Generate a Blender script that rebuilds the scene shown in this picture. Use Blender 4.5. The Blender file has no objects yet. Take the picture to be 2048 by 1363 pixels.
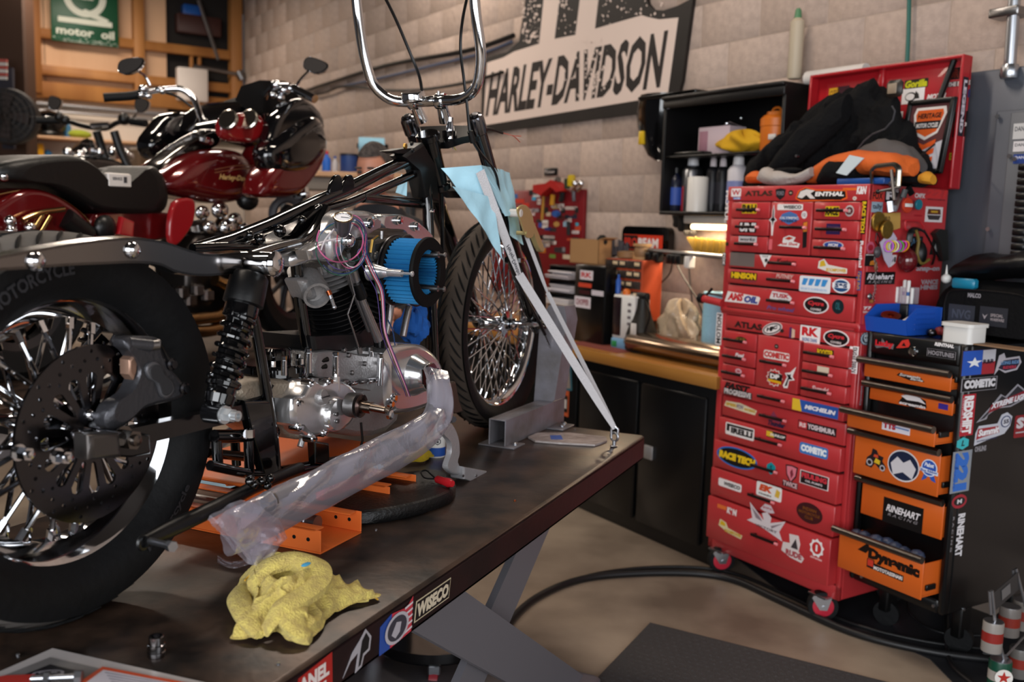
import bpy,math,random
from math import sin,cos,tan,pi,radians,sqrt,atan2
from mathutils import Vector,Matrix,Quaternion
random.seed(7)
V=Vector
scn=bpy.context.scene
col=scn.collection
# ------------------------------------------------------------------ camera
FPX=1900.0;PITCH=radians(7.2);ROLL=0.03;EYE=V((0,0,1.5))
_F=V((0,cos(PITCH),-sin(PITCH)));_U0=V((0,sin(PITCH),cos(PITCH)));_R0=V((1,0,0))
_R=_R0*cos(ROLL)+_U0*sin(ROLL);_U=_U0*cos(ROLL)-_R0*sin(ROLL)
cam_data=bpy.data.cameras.new('camera');cam=bpy.data.objects.new('camera',cam_data);col.objects.link(cam)
cam_data.sensor_width=36;cam_data.lens=FPX/2048*36;cam_data.clip_end=60;cam_data.clip_start=.05
m=Matrix((_R,_U,-_F)).transposed().to_4x4();m.translation=EYE;cam.matrix_world=m
cam_data.dof.use_dof=True;cam_data.dof.focus_distance=2.15;cam_data.dof.aperture_fstop=3.3
scn.camera=cam
# ------------------------------------------------------------------ light
scn.view_settings.view_transform='Standard';scn.view_settings.look='None'
scn.view_settings.exposure=0.0;scn.view_settings.gamma=1.0
scn.view_settings.use_curve_mapping=False
w=bpy.data.worlds.new('world');scn.world=w;w.use_nodes=True
bg=w.node_tree.nodes['Background'];bg.inputs[0].default_value=(.30,.29,.31,1);bg.inputs[1].default_value=.17
def area(name,loc,target,sx,sy,power,color):
    l=bpy.data.lights.new(name,'AREA');l.shape='RECTANGLE';l.size=sx;l.size_y=sy;l.energy=power;l.color=color
    o=bpy.data.objects.new(name,l);col.objects.link(o);o.location=loc
    o.rotation_euler=(V(target)-V(loc)).to_track_quat('-Z','Y').to_euler()
    return o
# daylight through the open garage doors behind and to the left of the camera, shop lights under the roof
area('door_daylight',(-1.8,-3.0,1.9),(-.2,3.4,.9),4.6,2.8,320,(.93,.96,1))
area('side_door_daylight',(3.0,-2.4,2.0),(.2,3.0,.9),3.6,2.6,105,(.93,.96,1))
for i,(x,y,e)in enumerate(((-1.6,1.6,22),(-.2,3.6,40),(-2.8,5.2,34),(-1.2,6.6,34),(-4.2,9.2,75))):
    area('shop_light',(x,y,3.95),(x,y,0),1.3,.16,e,(1,.86,.72))
# ------------------------------------------------------------------ photo pixel -> planes of the place
def ray(x,y):return _F+_R*((x-1024)/FPX)-_U*((y-681.5)/FPX)
def on_plane(x,y,P,n):
    d=ray(x,y);P=V(P);n=V(n);return EYE+d*((P-EYE).dot(n)/d.dot(n))
def on_z(x,y,z):
    d=ray(x,y);return EYE+d*((z-EYE.z)/d.z)
def at_y(x,y,Y):
    d=ray(x,y);return EYE+d*(Y/d.y)
def proj(P):
    v=V(P)-EYE;z=v.dot(_F);return 1024+FPX*v.dot(_R)/z,681.5-FPX*v.dot(_U)/z,z
class Frame:
    def __init__(s,o,ex,ey,ez=(0,0,1)):
        s.o,s.x,s.y,s.z=V(o),V(ex).normalized(),V(ey).normalized(),V(ez).normalized()
        s.left=s.x.cross(s.y).dot(s.z)<0
    def __call__(s,p):return s.o+s.x*p[0]+s.y*p[1]+s.z*p[2]
    def loc(s,P):
        d=V(P)-s.o;return V((d.dot(s.x),d.dot(s.y),d.dot(s.z)))
    def px(s,x,y,b):
        return s.loc(on_plane(x,y,s(V((0,b,0))),s.y))
    def pz(s,x,y,c):
        return s.loc(on_plane(x,y,s(V((0,0,c))),s.z))
    def pxx(s,x,y,a):
        return s.loc(on_plane(x,y,s(V((a,0,0))),s.x))
def heading(o,deg,right=True):
    a=radians(deg);f=V((sin(a),cos(a),0));r=V((cos(a),-sin(a),0))
    return Frame(o,f,r,(0,0,1))
def yawframe(o,a):
    return Frame(o,(cos(a),sin(a),0),(-sin(a),cos(a),0))
WORLD=Frame((0,0,0),(1,0,0),(0,1,0))
# ------------------------------------------------------------------ materials
_mats={}
def lin(c):
    if isinstance(c,str):
        c=[int(c[i:i+2],16)/255 for i in(0,2,4)]
    return tuple((x/12.92 if x<=.04045 else((x+.055)/1.055)**2.4)for x in c)
def mat(name,c='808080',rough=.5,metal=0.,bump=0.,scale=60,var=0.,c2=None,coat=0.,trans=0.,emit=0.,alpha=1.,ior=1.45,objvar=0.,stretch=None,spec=None,detail=4,sheen=0.):
    if name in _mats:return _mats[name]
    m=bpy.data.materials.new(name);m.use_nodes=True;nt=m.node_tree;N=nt.nodes;L=nt.links
    b=N['Principled BSDF'];C=lin(c)
    b.inputs['Base Color'].default_value=(*C,1);b.inputs['Roughness'].default_value=rough;b.inputs['Metallic'].default_value=metal
    b.inputs['Coat Weight'].default_value=coat;b.inputs['Coat Roughness'].default_value=.05
    b.inputs['Transmission Weight'].default_value=trans;b.inputs['IOR'].default_value=ior
    b.inputs['Sheen Weight'].default_value=sheen
    if spec is not None:b.inputs['Specular IOR Level'].default_value=spec
    if alpha<1:b.inputs['Alpha'].default_value=alpha
    if emit:b.inputs['Emission Color'].default_value=(*C,1);b.inputs['Emission Strength'].default_value=emit
    if bump or var or c2:
        tc=N.new('ShaderNodeTexCoord');mp=N.new('ShaderNodeMapping');L.new(tc.outputs['Object'],mp.inputs[0])
        if stretch:mp.inputs['Scale'].default_value=stretch
        n=N.new('ShaderNodeTexNoise');n.inputs['Scale'].default_value=scale;n.inputs['Detail'].default_value=detail;L.new(mp.outputs[0],n.inputs['Vector'])
        if bump:
            bp=N.new('ShaderNodeBump');bp.inputs['Strength'].default_value=bump;bp.inputs['Distance'].default_value=.01
            L.new(n.outputs[0],bp.inputs['Height']);L.new(bp.outputs[0],b.inputs['Normal'])
        if var or c2:
            n2=N.new('ShaderNodeTexNoise');n2.inputs['Scale'].default_value=scale*.25;n2.inputs['Detail'].default_value=6;L.new(mp.outputs[0],n2.inputs['Vector'])
            r=N.new('ShaderNodeValToRGB');L.new(n2.outputs[0],r.inputs[0])
            D=lin(c2)if c2 else tuple(x*(1-var)for x in C);E=C if c2 else tuple(min(1,x*(1+var*.6))for x in C)
            r.color_ramp.elements[0].color=(*D,1);r.color_ramp.elements[1].color=(*E,1)
            r.color_ramp.elements[0].position=.35;r.color_ramp.elements[1].position=.65
            out=r.outputs[0]
            if objvar:
                oi=N.new('ShaderNodeObjectInfo');hs=N.new('ShaderNodeHueSaturation');mr=N.new('ShaderNodeMapRange')
                mr.inputs[3].default_value=1-objvar;mr.inputs[4].default_value=1+objvar
                L.new(oi.outputs['Random'],mr.inputs[0]);L.new(mr.outputs[0],hs.inputs['Value']);L.new(out,hs.inputs['Color']);out=hs.outputs[0]
            L.new(out,b.inputs['Base Color'])
    _mats[name]=m
    return m
def K(c,rough=.45,**k):
    return mat('paint_'+c+('_%02d'%int(rough*100))+''.join('_%s%s'%(a,b)for a,b in sorted(k.items())),c,rough,**k)
chrome=mat('chrome','dcdde0',.06,1)
alu=mat('polished_aluminium','d2d2d4',.27,.8,bump=.04,scale=40)
castalu=mat('cast_aluminium','9c9a9a',.36,.6,bump=.2,scale=160)
steel=mat('brushed_steel','8e8c8c',.35,1,bump=.08,scale=80,stretch=(1,1,8))
gunmetal=mat('gunmetal','4a4a4e',.3,1)
zinc=mat('zinc','b9bcc2',.3,1)
gloss=mat('gloss_black','060607',.09,0,coat=.6)
satin=mat('satin_black','0a0a0b',.36,0,bump=.03,scale=120)
flatb=mat('flat_black','080809',.7,spec=.2)
rubber=mat('rubber','0a0b0d',.6,0,spec=.3,bump=.12,scale=60,var=.2)
rubgrey=mat('worn_rubber','4a4744',.75,0,bump=.15,scale=90,var=.25)
brass=mat('brass','b8914a',.3,1)
copper=mat('copper','a85a38',.3,1)
wht=mat('white_plastic','dcdad6',.4)
paper=mat('paper','cfc9c4',.7,var=.08,scale=30)
# ------------------------------------------------------------------ mesh building
class M:
    def __init__(s,T=None,mi=0):
        s.v=[];s.f=[];s.mi=[];s.sm=[];s.T=T or WORLD;s.m=mi
    def add(s,vs,fs,smooth=False):
        n=len(s.v);T=s.T
        s.v+=[T(p)for p in vs]
        if T.left:fs=[tuple(reversed(q))for q in fs]
        s.f+=[tuple(i+n for i in q)for q in fs];s.mi+=[s.m]*len(fs);s.sm+=[smooth]*len(fs)
        return s
    def mat(s,i):s.m=i;return s
    def box(s,a,b):
        x0,x1=sorted((a[0],b[0]));y0,y1=sorted((a[1],b[1]));z0,z1=sorted((a[2],b[2]))
        return s.add([(x,y,z)for z in(z0,z1)for y in(y0,y1)for x in(x0,x1)],
                     [(0,2,3,1),(4,5,7,6),(0,1,5,4),(2,6,7,3),(0,4,6,2),(1,3,7,5)])
    def bbox(s,a,b,r=.004):
        x0,x1=sorted((a[0],b[0]));y0,y1=sorted((a[1],b[1]));z0,z1=sorted((a[2],b[2]))
        r=min(r,(x1-x0)*.45,(y1-y0)*.45,(z1-z0)*.45)
        def ring(z,k):return[(x0+r+k,y0+k,z),(x1-r-k,y0+k,z),(x1-k,y0+r+k,z),(x1-k,y1-r-k,z),(x1-r-k,y1-k,z),(x0+r+k,y1-k,z),(x0+k,y1-r-k,z),(x0+k,y0+r+k,z)]
        vs=ring(z0,r)+ring(z0+r,0)+ring(z1-r,0)+ring(z1,r)
        fs=[tuple(range(7,-1,-1)),tuple(range(24,32))]
        for k in range(3):
            for i in range(8):fs.append((k*8+i,k*8+(i+1)%8,(k+1)*8+(i+1)%8,(k+1)*8+i))
        return s.add(vs,fs)
    def cyl(s,p0,p1,r0,r1=None,n=14,caps=True):
        r1=r0 if r1 is None else r1;p0=V(p0);p1=V(p1);a=(p1-p0).normalized();u=a.orthogonal().normalized();w=a.cross(u)
        c=[(u*cos(2*pi*i/n)+w*sin(2*pi*i/n))for i in range(n)]
        vs=[p0+d*r0 for d in c]+[p1+d*r1 for d in c]
        s.add(vs,[(i,(i+1)%n,n+(i+1)%n,n+i)for i in range(n)],True)
        if caps:s.add(vs,[tuple(range(n-1,-1,-1)),tuple(range(n,2*n))])
        return s
    def hexn(s,p0,p1,r):return s.cyl2(p0,p1,r,6)
    def cyl2(s,p0,p1,r,n):
        k=len(s.sm);s.cyl(p0,p1,r,n=n)
        for i in range(k,len(s.sm)):s.sm[i]=False
        return s
    def tube(s,pts,r,n=8,closed=False,flat=None,up=None):
        pts=[V(p)for p in pts];N=len(pts);rr=r if isinstance(r,(list,tuple))else[r]*N
        vs=[];u=V(up)if up else None
        for i in range(N):
            a=pts[(i+1)%N if closed else min(i+1,N-1)]-pts[(i-1)%N if closed else max(i-1,0)]
            if a.length<1e-9:a=V((0,0,1))
            a.normalize()
            if u is None:u=a.orthogonal().normalized()
            u=(u-a*u.dot(a))
            if u.length<1e-6:u=a.orthogonal()
            u.normalize();w=a.cross(u)
            for k in range(n):
                t=2*pi*k/n+(pi/n if n==4 else 0);fx,fy=flat or(1,1)
                vs.append(pts[i]+(u*cos(t)*fx+w*sin(t)*fy)*rr[i])
        fs=[(i*n+k,i*n+(k+1)%n,((i+1)%N)*n+(k+1)%n,((i+1)%N)*n+k)for i in range(N if closed else N-1)for k in range(n)]
        s.add(vs,fs,n>4)
        if not closed:s.add(vs,[tuple(range(n-1,-1,-1)),tuple(range((N-1)*n,N*n))])
        return s
    def lathe(s,prof,o,a,n=20,caps=True,smooth=True):
        o=V(o);a=V(a).normalized();u=a.orthogonal().normalized();w=a.cross(u);vs=[]
        for r,h in prof:vs+=[o+a*h+(u*cos(2*pi*i/n)+w*sin(2*pi*i/n))*r for i in range(n)]
        s.add(vs,[(k*n+i,k*n+(i+1)%n,(k+1)*n+(i+1)%n,(k+1)*n+i)for k in range(len(prof)-1)for i in range(n)],smooth)
        if caps:s.add(vs,[tuple(range(n-1,-1,-1)),tuple(range((len(prof)-1)*n,len(prof)*n))])
        return s
    def ball(s,c,r,n=12,k=8):
        c=V(c);r=r if isinstance(r,(tuple,list,V))else(r,r,r)
        vs=[(c[0]+r[0]*sin(pi*j/k)*cos(2*pi*i/n),c[1]+r[1]*sin(pi*j/k)*sin(2*pi*i/n),c[2]+r[2]*cos(pi*j/k))for j in range(k+1)for i in range(n)]
        return s.add(vs,[(j*n+i,(j+1)*n+i,(j+1)*n+(i+1)%n,j*n+(i+1)%n)for j in range(k)for i in range(n)],True)
    def torus(s,c,a,R,r,n=32,k=8,arc=None):
        c=V(c);a=V(a).normalized();u=a.orthogonal().normalized();w=a.cross(u)
        pts=[c+(u*cos(2*pi*i/n)+w*sin(2*pi*i/n))*R for i in range(n)]
        return s.tube(pts,r,k,closed=True)
    def prism(s,poly,o,ex,ey,d):
        o=V(o);ex=V(ex);ey=V(ey);d=V(d);n=len(poly)
        vs=[o+ex*x+ey*y for x,y in poly];vs+=[p+d for p in vs]
        return s.add(vs,[tuple(range(n-1,-1,-1)),tuple(range(n,2*n))]+[(i,(i+1)%n,n+(i+1)%n,n+i)for i in range(n)])
    def strip(s,A,B,off,smooth=False):
        A=[V(p)for p in A];B=[V(p)for p in B];off=V(off);n=len(A)
        vs=A+B+[p+off for p in A]+[p+off for p in B];fs=[]
        for i in range(n-1):
            fs+=[(i,i+1,n+i+1,n+i),(2*n+i,3*n+i,3*n+i+1,2*n+i+1),(i,2*n+i,2*n+i+1,i+1),(n+i,n+i+1,3*n+i+1,3*n+i)]
        fs+=[(0,n,3*n,2*n),(n-1,3*n-1,4*n-1,2*n-1)]
        return s.add(vs,fs,smooth)
    def sheet(s,fn,nu,nv,wrap=False):
        vs=[fn(i/(nu if wrap else nu-1),j/(nv-1))for j in range(nv)for i in range(nu)]
        return s.add(vs,[(j*nu+i,j*nu+(i+1)%nu,(j+1)*nu+(i+1)%nu,(j+1)*nu+i)for j in range(nv-1)for i in range(nu if wrap else nu-1)],True)
    def loft(s,rings,caps=True):
        n=len(rings[0]);vs=[p for r in rings for p in r]
        s.add(vs,[(j*n+i,j*n+(i+1)%n,(j+1)*n+(i+1)%n,(j+1)*n+i)for j in range(len(rings)-1)for i in range(n)],True)
        if caps:s.add(vs,[tuple(range(n-1,-1,-1)),tuple(range((len(rings)-1)*n,len(rings)*n))])
        return s
    def mesh(s,mats,origin=(0,0,0),angle=38,name='mesh'):
        o=V(origin);me=bpy.data.meshes.new(name)
        me.from_pydata([tuple(p-o)for p in s.v],[],s.f)
        for mm in(mats if isinstance(mats,(list,tuple))else[mats]):me.materials.append(mm)
        me.polygons.foreach_set('material_index',s.mi);me.polygons.foreach_set('use_smooth',s.sm)
        me.set_sharp_from_angle(angle=radians(angle));me.update()
        return me
    def build(s,name,mats,parent=None,origin=None,**k):
        if origin is None:origin=root_loc(parent)if parent else(0,0,0)
        me=s.mesh(mats,origin,name=name)
        o=bpy.data.objects.new(name,me);col.objects.link(o)
        if parent:o.parent=parent
        else:o.location=origin
        for a,b in k.items():o[a]=b
        return o
def root_loc(o):
    while o.parent:o=o.parent
    return o.location.copy()
def thing(name,loc,label,cat,group=None):
    o=bpy.data.objects.new(name,None);col.objects.link(o);o.location=loc;o.empty_display_size=.05
    o['label']=label;o['category']=cat
    if group:o['group']=group
    return o
def single(mb,name,mats,loc,label,cat,group=None):
    o=mb.build(name,mats,None,loc);o['label']=label;o['category']=cat
    if group:o['group']=group
    return o
def fillet(pts,r,k=5,closed=False):
    pts=[V(p)for p in pts];out=[];N=len(pts)
    for i,p in enumerate(pts):
        if not closed and i in(0,N-1):out.append(p);continue
        a=pts[i-1]-p;b=pts[(i+1)%N]-p;d=min(r,a.length*.48,b.length*.48)
        A=p+a.normalized()*d;B=p+b.normalized()*d
        for j in range(k+1):
            t=j/k;out.append(A*(1-t)**2+p*2*t*(1-t)+B*t*t)
    return out
def spline(pts,k=6,closed=False):
    P=[V(p)for p in pts];N=len(P);out=[]
    for i in range(N if closed else N-1):
        g=(lambda j:P[j%N])if closed else(lambda j:P[max(0,min(N-1,j))])
        a,b,c,d=g(i-1),g(i),g(i+1),g(i+2)
        for j in range(k):
            t=j/k;out.append(.5*((2*b)+(c-a)*t+(2*a-5*b+4*c-d)*t*t+(3*b-a-3*c+d)*t**3))
    if not closed:out.append(P[-1])
    return out
def ell(cx,cy,rx,ry,n=24,a0=0):return[(cx+rx*cos(2*pi*i/n+a0),cy+ry*sin(2*pi*i/n+a0))for i in range(n)]
def rrect(x0,y0,x1,y1,r,k=4):
    o=[]
    for cx,cy,a in((x1-r,y1-r,0),(x0+r,y1-r,90),(x0+r,y0+r,180),(x1-r,y0+r,270)):
        for i in range(k+1):t=radians(a+90*i/k);o.append((cx+r*cos(t),cy+r*sin(t)))
    return o
def star(cx,cy,R,r,n=5,a0=pi/2):
    return[(cx+(R if i%2==0 else r)*cos(a0+pi*i/n),cy+(R if i%2==0 else r)*sin(a0+pi*i/n))for i in range(2*n)]
# flat shapes with holes and lettering through a filled 2D curve
def curve_mesh(splines,ext=0.):
    c=bpy.data.curves.new('c','CURVE');c.dimensions='2D';c.fill_mode='BOTH';c.extrude=ext
    for P in splines:
        sp=c.splines.new('POLY');sp.points.add(len(P)-1)
        for i,p in enumerate(P):sp.points[i].co=(p[0],p[1],0,1)
        sp.use_cyclic_u=True
    return _eval(c)
def _eval(c):
    o=bpy.data.objects.new('c',c);col.objects.link(o);bpy.context.view_layer.update()
    dg=bpy.context.evaluated_depsgraph_get();me=bpy.data.meshes.new_from_object(o.evaluated_get(dg))
    vs=[tuple(v.co)for v in me.vertices];fs=[tuple(p.vertices)for p in me.polygons]
    bpy.data.objects.remove(o);bpy.data.meshes.remove(me);bpy.data.curves.remove(c)
    return vs,fs
_txt={}
def text_mesh(t,bold=0.,shear=0.,space=1.):
    k=(t,bold,shear,space)
    if k not in _txt:
        c=bpy.data.curves.new('t','FONT');c.body=t;c.size=1;c.offset=bold;c.shear=shear;c.space_character=space;c.resolution_u=2
        vs,fs=_eval(c)
        xs=[v[0]for v in vs]or[0];ys=[v[1]for v in vs]or[0]
        x0,x1,y0,y1=min(xs),max(xs),min(ys),max(ys)
        _txt[k]=([((v[0]-x0)/(x1-x0+1e-9),(v[1]-y0)/(y1-y0+1e-9))for v in vs],fs)
    return _txt[k]
# a sticker: layers of flat shapes and lettering in unit coordinates (0..1, 0..1), one mesh
def sticker(name,F,w,h,layers,parent,rot=0.,lift=.0006,loc=None,step=.00035,**kw):
    """F: frame whose x is right, y is up on the surface and z its outward normal; origin = sticker centre"""
    mb=M();mats=[];z=lift;cr,sr=cos(rot),sin(rot)
    def T(x,y,zz):
        a=(x-.5)*w;b=(y-.5)*h
        return F((a*cr-b*sr,a*sr+b*cr,zz))
    first=True
    for L in layers:
        kind,c=L[0],L[1]
        mm=c if not isinstance(c,str)else K(c,.4)
        if mm not in mats:mats.append(mm)
        mb.m=mats.index(mm)
        if kind=='t':
            t,x0,y0,x1,y1=L[2:7];bold=L[7]if len(L)>7 else .02;sh=L[8]if len(L)>8 else 0.
            vs,fs=text_mesh(t,bold,sh)
            arc=L[9]if len(L)>9 else 0.
            mb.add([T(x0+(x1-x0)*p[0],y0+(y1-y0)*p[1]+arc*(1-(2*p[0]-1)**2),z)for p in vs],fs)
        else:
            P=L[2]
            n=len(P)
            top=[T(p[0],p[1],z)for p in P];bot=[T(p[0],p[1],0.0)for p in P]
            mb.add(top,[tuple(range(n))])
            if first:mb.add(top+bot,[(i,(i+1)%n,n+(i+1)%n,n+i)for i in range(n)]);first=False
        z+=step
    return mb.build(name,mats,parent,origin=loc,**kw)
R1=[(0,0),(1,0),(1,1),(0,1)]
def RR(a=.08,b=.16):
    o=[]
    for cx,cy,q in((1-a,1-b,0),(a,1-b,90),(a,b,180),(1-a,b,270)):
        for i in range(4):t=radians(q+30*i);o.append((cx+a*cos(t),cy+b*sin(t)))
    return o
E1=ell(.5,.5,.5,.5,28)
def inset(P,k):return[(.5+(x-.5)*(1-k),.5+(y-.5)*(1-k*1.6))for x,y in P]
# ================================================================== THE ROOM
WA=radians(33.2);WD=V((-sin(WA),cos(WA),0));WN=V((-cos(WA),-sin(WA),0));UP=V((0,0,1))
W=Frame(WN*-3.6,-WD,UP,WN)
BK=Frame(WN*-3.6+WD*11.5,-WN,UP,-WD)
def struct(mb,name,mats,parent=None,loc=(0,0,0)):
    o=mb.build(name,mats,parent,None if parent else loc)
    if not parent:o['kind']='structure'
    return o
concrete=mat('concrete_floor','a0907f',.45,bump=.1,scale=7,c2='6a5c50',detail=10)
blockm=mat('block_paint','b29e92',.8,bump=.25,scale=110,var=.10,objvar=.13)
mortar=mat('mortar','a89689',.85,bump=.3,scale=120)
pine=mat('pine_timber','b27a40',.6,bump=.08,scale=9,c2='8a5626',stretch=(1,1,.12))
ply=mat('plywood','cfa682',.6,bump=.05,scale=7,c2='b88c66',stretch=(1,1,.2))
struct(M().box((-9,-4,-.06),(6,15,0)),'floor',concrete)
struct(M().box((-9,-4,4.5),(6,15,4.6)),'ceiling',mat('ceiling_dark','2c2622',.9))
mb=M(W);mb.box((-11.5,0,-.18),(3.2,4.5,-.002));wall_r=struct(mb,'wall_right',mortar)
BH,BW=.2155,.4045
cand=[]
for k in range(-7,14):
    for i in range(-29,8):
        u0=-4.387+i*BW+(0 if k%2 else BW*.5);v0=1.567+(k-0)*BH-0
        if u0>3.1-BW or u0<-11.5 or v0<0 or v0+BH>4.5:continue
        if u0+BW>0 and u0+BW>3.2:continue
        x,y,z=proj(W((u0+BW/2,v0+BH/2,0)))
        vis=z>0 and-60<x<2150 and-70<y<600
        cand.append((not vis,z if z>0 else 99,u0,v0))
cand.sort()
blk=M().bbox((.003,.003,-.03),(BW-.003,BH-.003,.0),.0015)
T0=Matrix((W.x,W.y,W.z)).transposed().to_4x4()
stuff=M(W)
me=blk.mesh(blockm,name='block')
for n,(nv,z,u0,v0)in enumerate(cand):
    if n<290 and not nv:
        o=bpy.data.objects.new('block',me);col.objects.link(o);o.parent=wall_r
        t=T0.copy();t.translation=W((u0,v0,0));o.matrix_basis=t
    else:stuff.bbox((u0+.003,v0+.003,-.03),(u0+BW-.003,v0+BH-.003,.0),.0015)
o=stuff.build('far_blocks',blockm,wall_r);o['kind']='stuff'
# back wall: plywood sheathing behind a pine frame, an open storage bay by the corner
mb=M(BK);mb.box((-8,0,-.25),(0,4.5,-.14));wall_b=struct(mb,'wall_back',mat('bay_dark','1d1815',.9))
for a,b in((-8,-3.35),(-3.35,-2.13),(-2.13,-1.13),(-1.13,-.86)):
    struct(M(BK).box((a+.004,2.62,-.10),(b-.004,4.4,-.085)),'plywood_panel',ply,wall_b)
for u in(-7.2,-5.6,-4.0):struct(M(BK).bbox((u,2.55,-.085),(u+.14,4.4,.06)),'stud',pine,wall_b)
struct(M(BK).bbox((-2.32,2.7,-.085),(-2.18,4.4,.06)),'stud',pine,wall_b)
struct(M(BK).bbox((-1.24,2.72,-.085),(-1.13,4.4,.05)),'stud',pine,wall_b)
struct(M(BK).bbox((-.16,2.72,-.085),(-.03,4.4,.06)),'stud',pine,wall_b)
for a,b,v,h in((-8,-.16,3.28,.10),(-2.18,-.16,2.9,.10),(-8,-2.32,2.9,.10),(-8,-.03,2.66,.17)):
    struct(M(BK).bbox((a,v,-.08),(b,v+h,.03)),'rail',pine,wall_b)
for u in(-.62,-.53):struct(M(BK).bbox((u,3.0,-.06),(u+.035,3.28,0)),'rail',pine,wall_b)
struct(M(BK).box((-8,0,-.05),(0,2.6,-.01)),'wainscot_board',mat('cream_board','c9bcae',.6,var=.06,scale=5),wall_b)
# pegboard at the left
mb=M(BK);mb.box((-4.2,1.3,0),(-2.35,2.45,.02));pb=struct(mb,'pegboard_panel',mat('peg_cream','cfc6b8',.6),wall_b)
mb=M(BK)
for i in range(36):
    for j in range(22):mb.cyl((-4.15+i*.05,1.35+j*.05,.02),(-4.15+i*.05,1.35+j*.05,.0215),.007,n=6)
o=mb.build('peg_holes',flatb,pb);o['kind']='stuff'
# things in the storage bay
def bkbox(name,a,b,n0,n1,m_,label,cat,group=None):
    base=BK(((a[0]+b[0])/2,min(a[1],b[1]),(n0+n1)/2))
    return single(M(BK).bbox((a[0],a[1],n0),(b[0],b[1],n1),.01),name,m_,base,label,cat,group)
def B2(x,y,n=0.):p=BK.pz(x,y,n);return(p.x,p.y)
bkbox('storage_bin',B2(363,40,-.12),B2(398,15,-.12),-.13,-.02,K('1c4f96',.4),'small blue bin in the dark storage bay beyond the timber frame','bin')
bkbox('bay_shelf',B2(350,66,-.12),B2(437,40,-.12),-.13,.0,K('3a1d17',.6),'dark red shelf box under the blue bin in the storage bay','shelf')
t=M(BK);t.tube([(*B2(395,0,.0),.03),(*B2(435,120,.0),.03)],.02,6)
single(t,'metal_strut',steel,BK((-.5,3.0,.03)),'grey diagonal metal strut leaning in the storage bay','strut')
t=M(BK);t.tube([(*B2(385,132,.05),.08),(*B2(480,150,.05),.08)],.022,8);t.cyl((*B2(476,142,.08),.08),(*B2(484,158,.08),.08),.05,n=10)
single(t,'galvanised_pipe',steel,BK((-.4,2.95,.08)),'short galvanised pipe lying across the timber rail by the corner','pipe')
bkbox('junction_box',B2(353,200,.06),B2(412,141,.06),.035,.14,K('d8cdc4',.5),'white square control box mounted on the timber rail','box')
# horizontal and vertical service pipes
t=thing('service_pipe',BK((-2.3,2.58,.03)),'grey service pipe run along the top of the cream back wall','pipe')
M(BK).tube([(-2.33,1.6,.03),(-2.33,2.52,.03),(-2.25,2.59,.03),(-.1,2.58,.03)],.025,8).build('pipe',mat('grey_pipe','8c8a8c',.4,.5),t)
M(BK).tube([(-2.33,2.52,.06),(-.1,2.51,.06)],.014,6).build('thin_pipe',mat('grey_pipe','8c8a8c',.4,.5),t)
# green oil sign
g=mat('sign_green','0e4a2e',.45,var=.15,scale=4)
a=B2(103,80,.06);b=B2(238,92,.06);w_=b[0]-a[0];top=B2(103,-75,.06)[1]
SG=Frame(BK(((a[0]+b[0])/2,(a[1]+top)/2,.062)),BK.x,BK.y,BK.z);h_=top-a[1]
sg=thing('oil_sign',BK(((a[0]+b[0])/2,a[1],.06)),'green square motor oil sign with a big white Q on the timber frame','sign')
M(SG).bbox((-w_/2,-h_/2,-.02),(w_/2,h_/2,.0),.01).build('sign_board',g,sg)
cr='c8cabb'
mbq=M(SG);mbq.torus((0,h_*.12,.003),(0,0,1),w_*.27,w_*.05,28,4)
sv=mbq.v;zc=SG(V((0,0,.003)))
mbq.v=[p-SG.z*((p-zc).dot(SG.z)*.9)for p in sv]
mbq.prism([(-.1*w_,.0),(.0,.07*w_),(.36*w_,-.06*w_),(.30*w_,-.11*w_)],(0,-h_*.10,.001),(1,0,0),(0,1,0),(0,0,.004))
mbq.box((-w_*.40,-h_*.245,.001),(w_*.40,-h_*.175,.006))
mbq.build('q_mark',K(cr,.5),sg)
sticker('lettering',Frame(SG((0,-h_*.35,.001)),SG.x,SG.y,SG.z),w_*.86,h_*.11,[('t',cr,'motor  oil',0,0,1,1,.03)],sg)
sticker('lettering',Frame(SG((0,h_*.11,.001)),SG.x,SG.y,SG.z),w_*.26,h_*.06,[('t',cr,'State',0,0,1,1,.03)],sg)
sticker('lettering',Frame(SG((0,h_*.17,.001)),SG.x,SG.y,SG.z),w_*.30,h_*.045,[('t',cr,'Quaker',0,0,1,1,.03)],sg)
rnd=random.Random(3);mbw=M(SG)
for i in range(70):
    x=rnd.uniform(-.48,.48)*w_;y=-h_*.5+abs(rnd.gauss(0,.03))*h_+.006;r=rnd.uniform(.004,.018)
    mbw.prism([(x+r*cos(q)*rnd.uniform(.5,1.6),y+r*.5*sin(q))for q in(0,1.2,2.3,3.3,4.4,5.3)],(0,0,.0005),(1,0,0),(0,1,0),(0,0,.001))
o=mbw.build('chipped_paint',K('8f9a8c',.6),sg);o['kind']='stuff'
# left edge: dark post with hanging cloths and a wall fan
F3=lambda x,y,Y:at_y(x,y,Y)
pst=single(M().bbox(F3(-40,500,9.4)+V((0,0,-2.)),F3(46,-40,9.2),.02),'timber_post',mat('dark_timber','3d2617',.7),F3(0,500,9.3),'dark stained timber post at the left edge','post')
t=M()
t.prism([(0,0),(.14,.02),(.13,.75),(.02,.75)],F3(-6,130,8.9),(1,0,0),(0,0,-1),(0,.03,0))
for i in range(6):t.mat(1+(i%2)).box(F3(-8,118+i*7,8.88),F3(14,124+i*7,8.87))
single(t,'hanging_cloth',[K('2c2a33',.8),K('b5564c',.8),K('d6cfc8',.8)],F3(0,200,8.9),'dark cloth with red and white stripes hanging at the far left edge','cloth')
fan=thing('wall_fan',F3(22,240,8.6),'dark round shop fan on the far left wall','fan')
c=F3(14,232,8.6)
t=M();n_=V((.1,-1,0))
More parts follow.
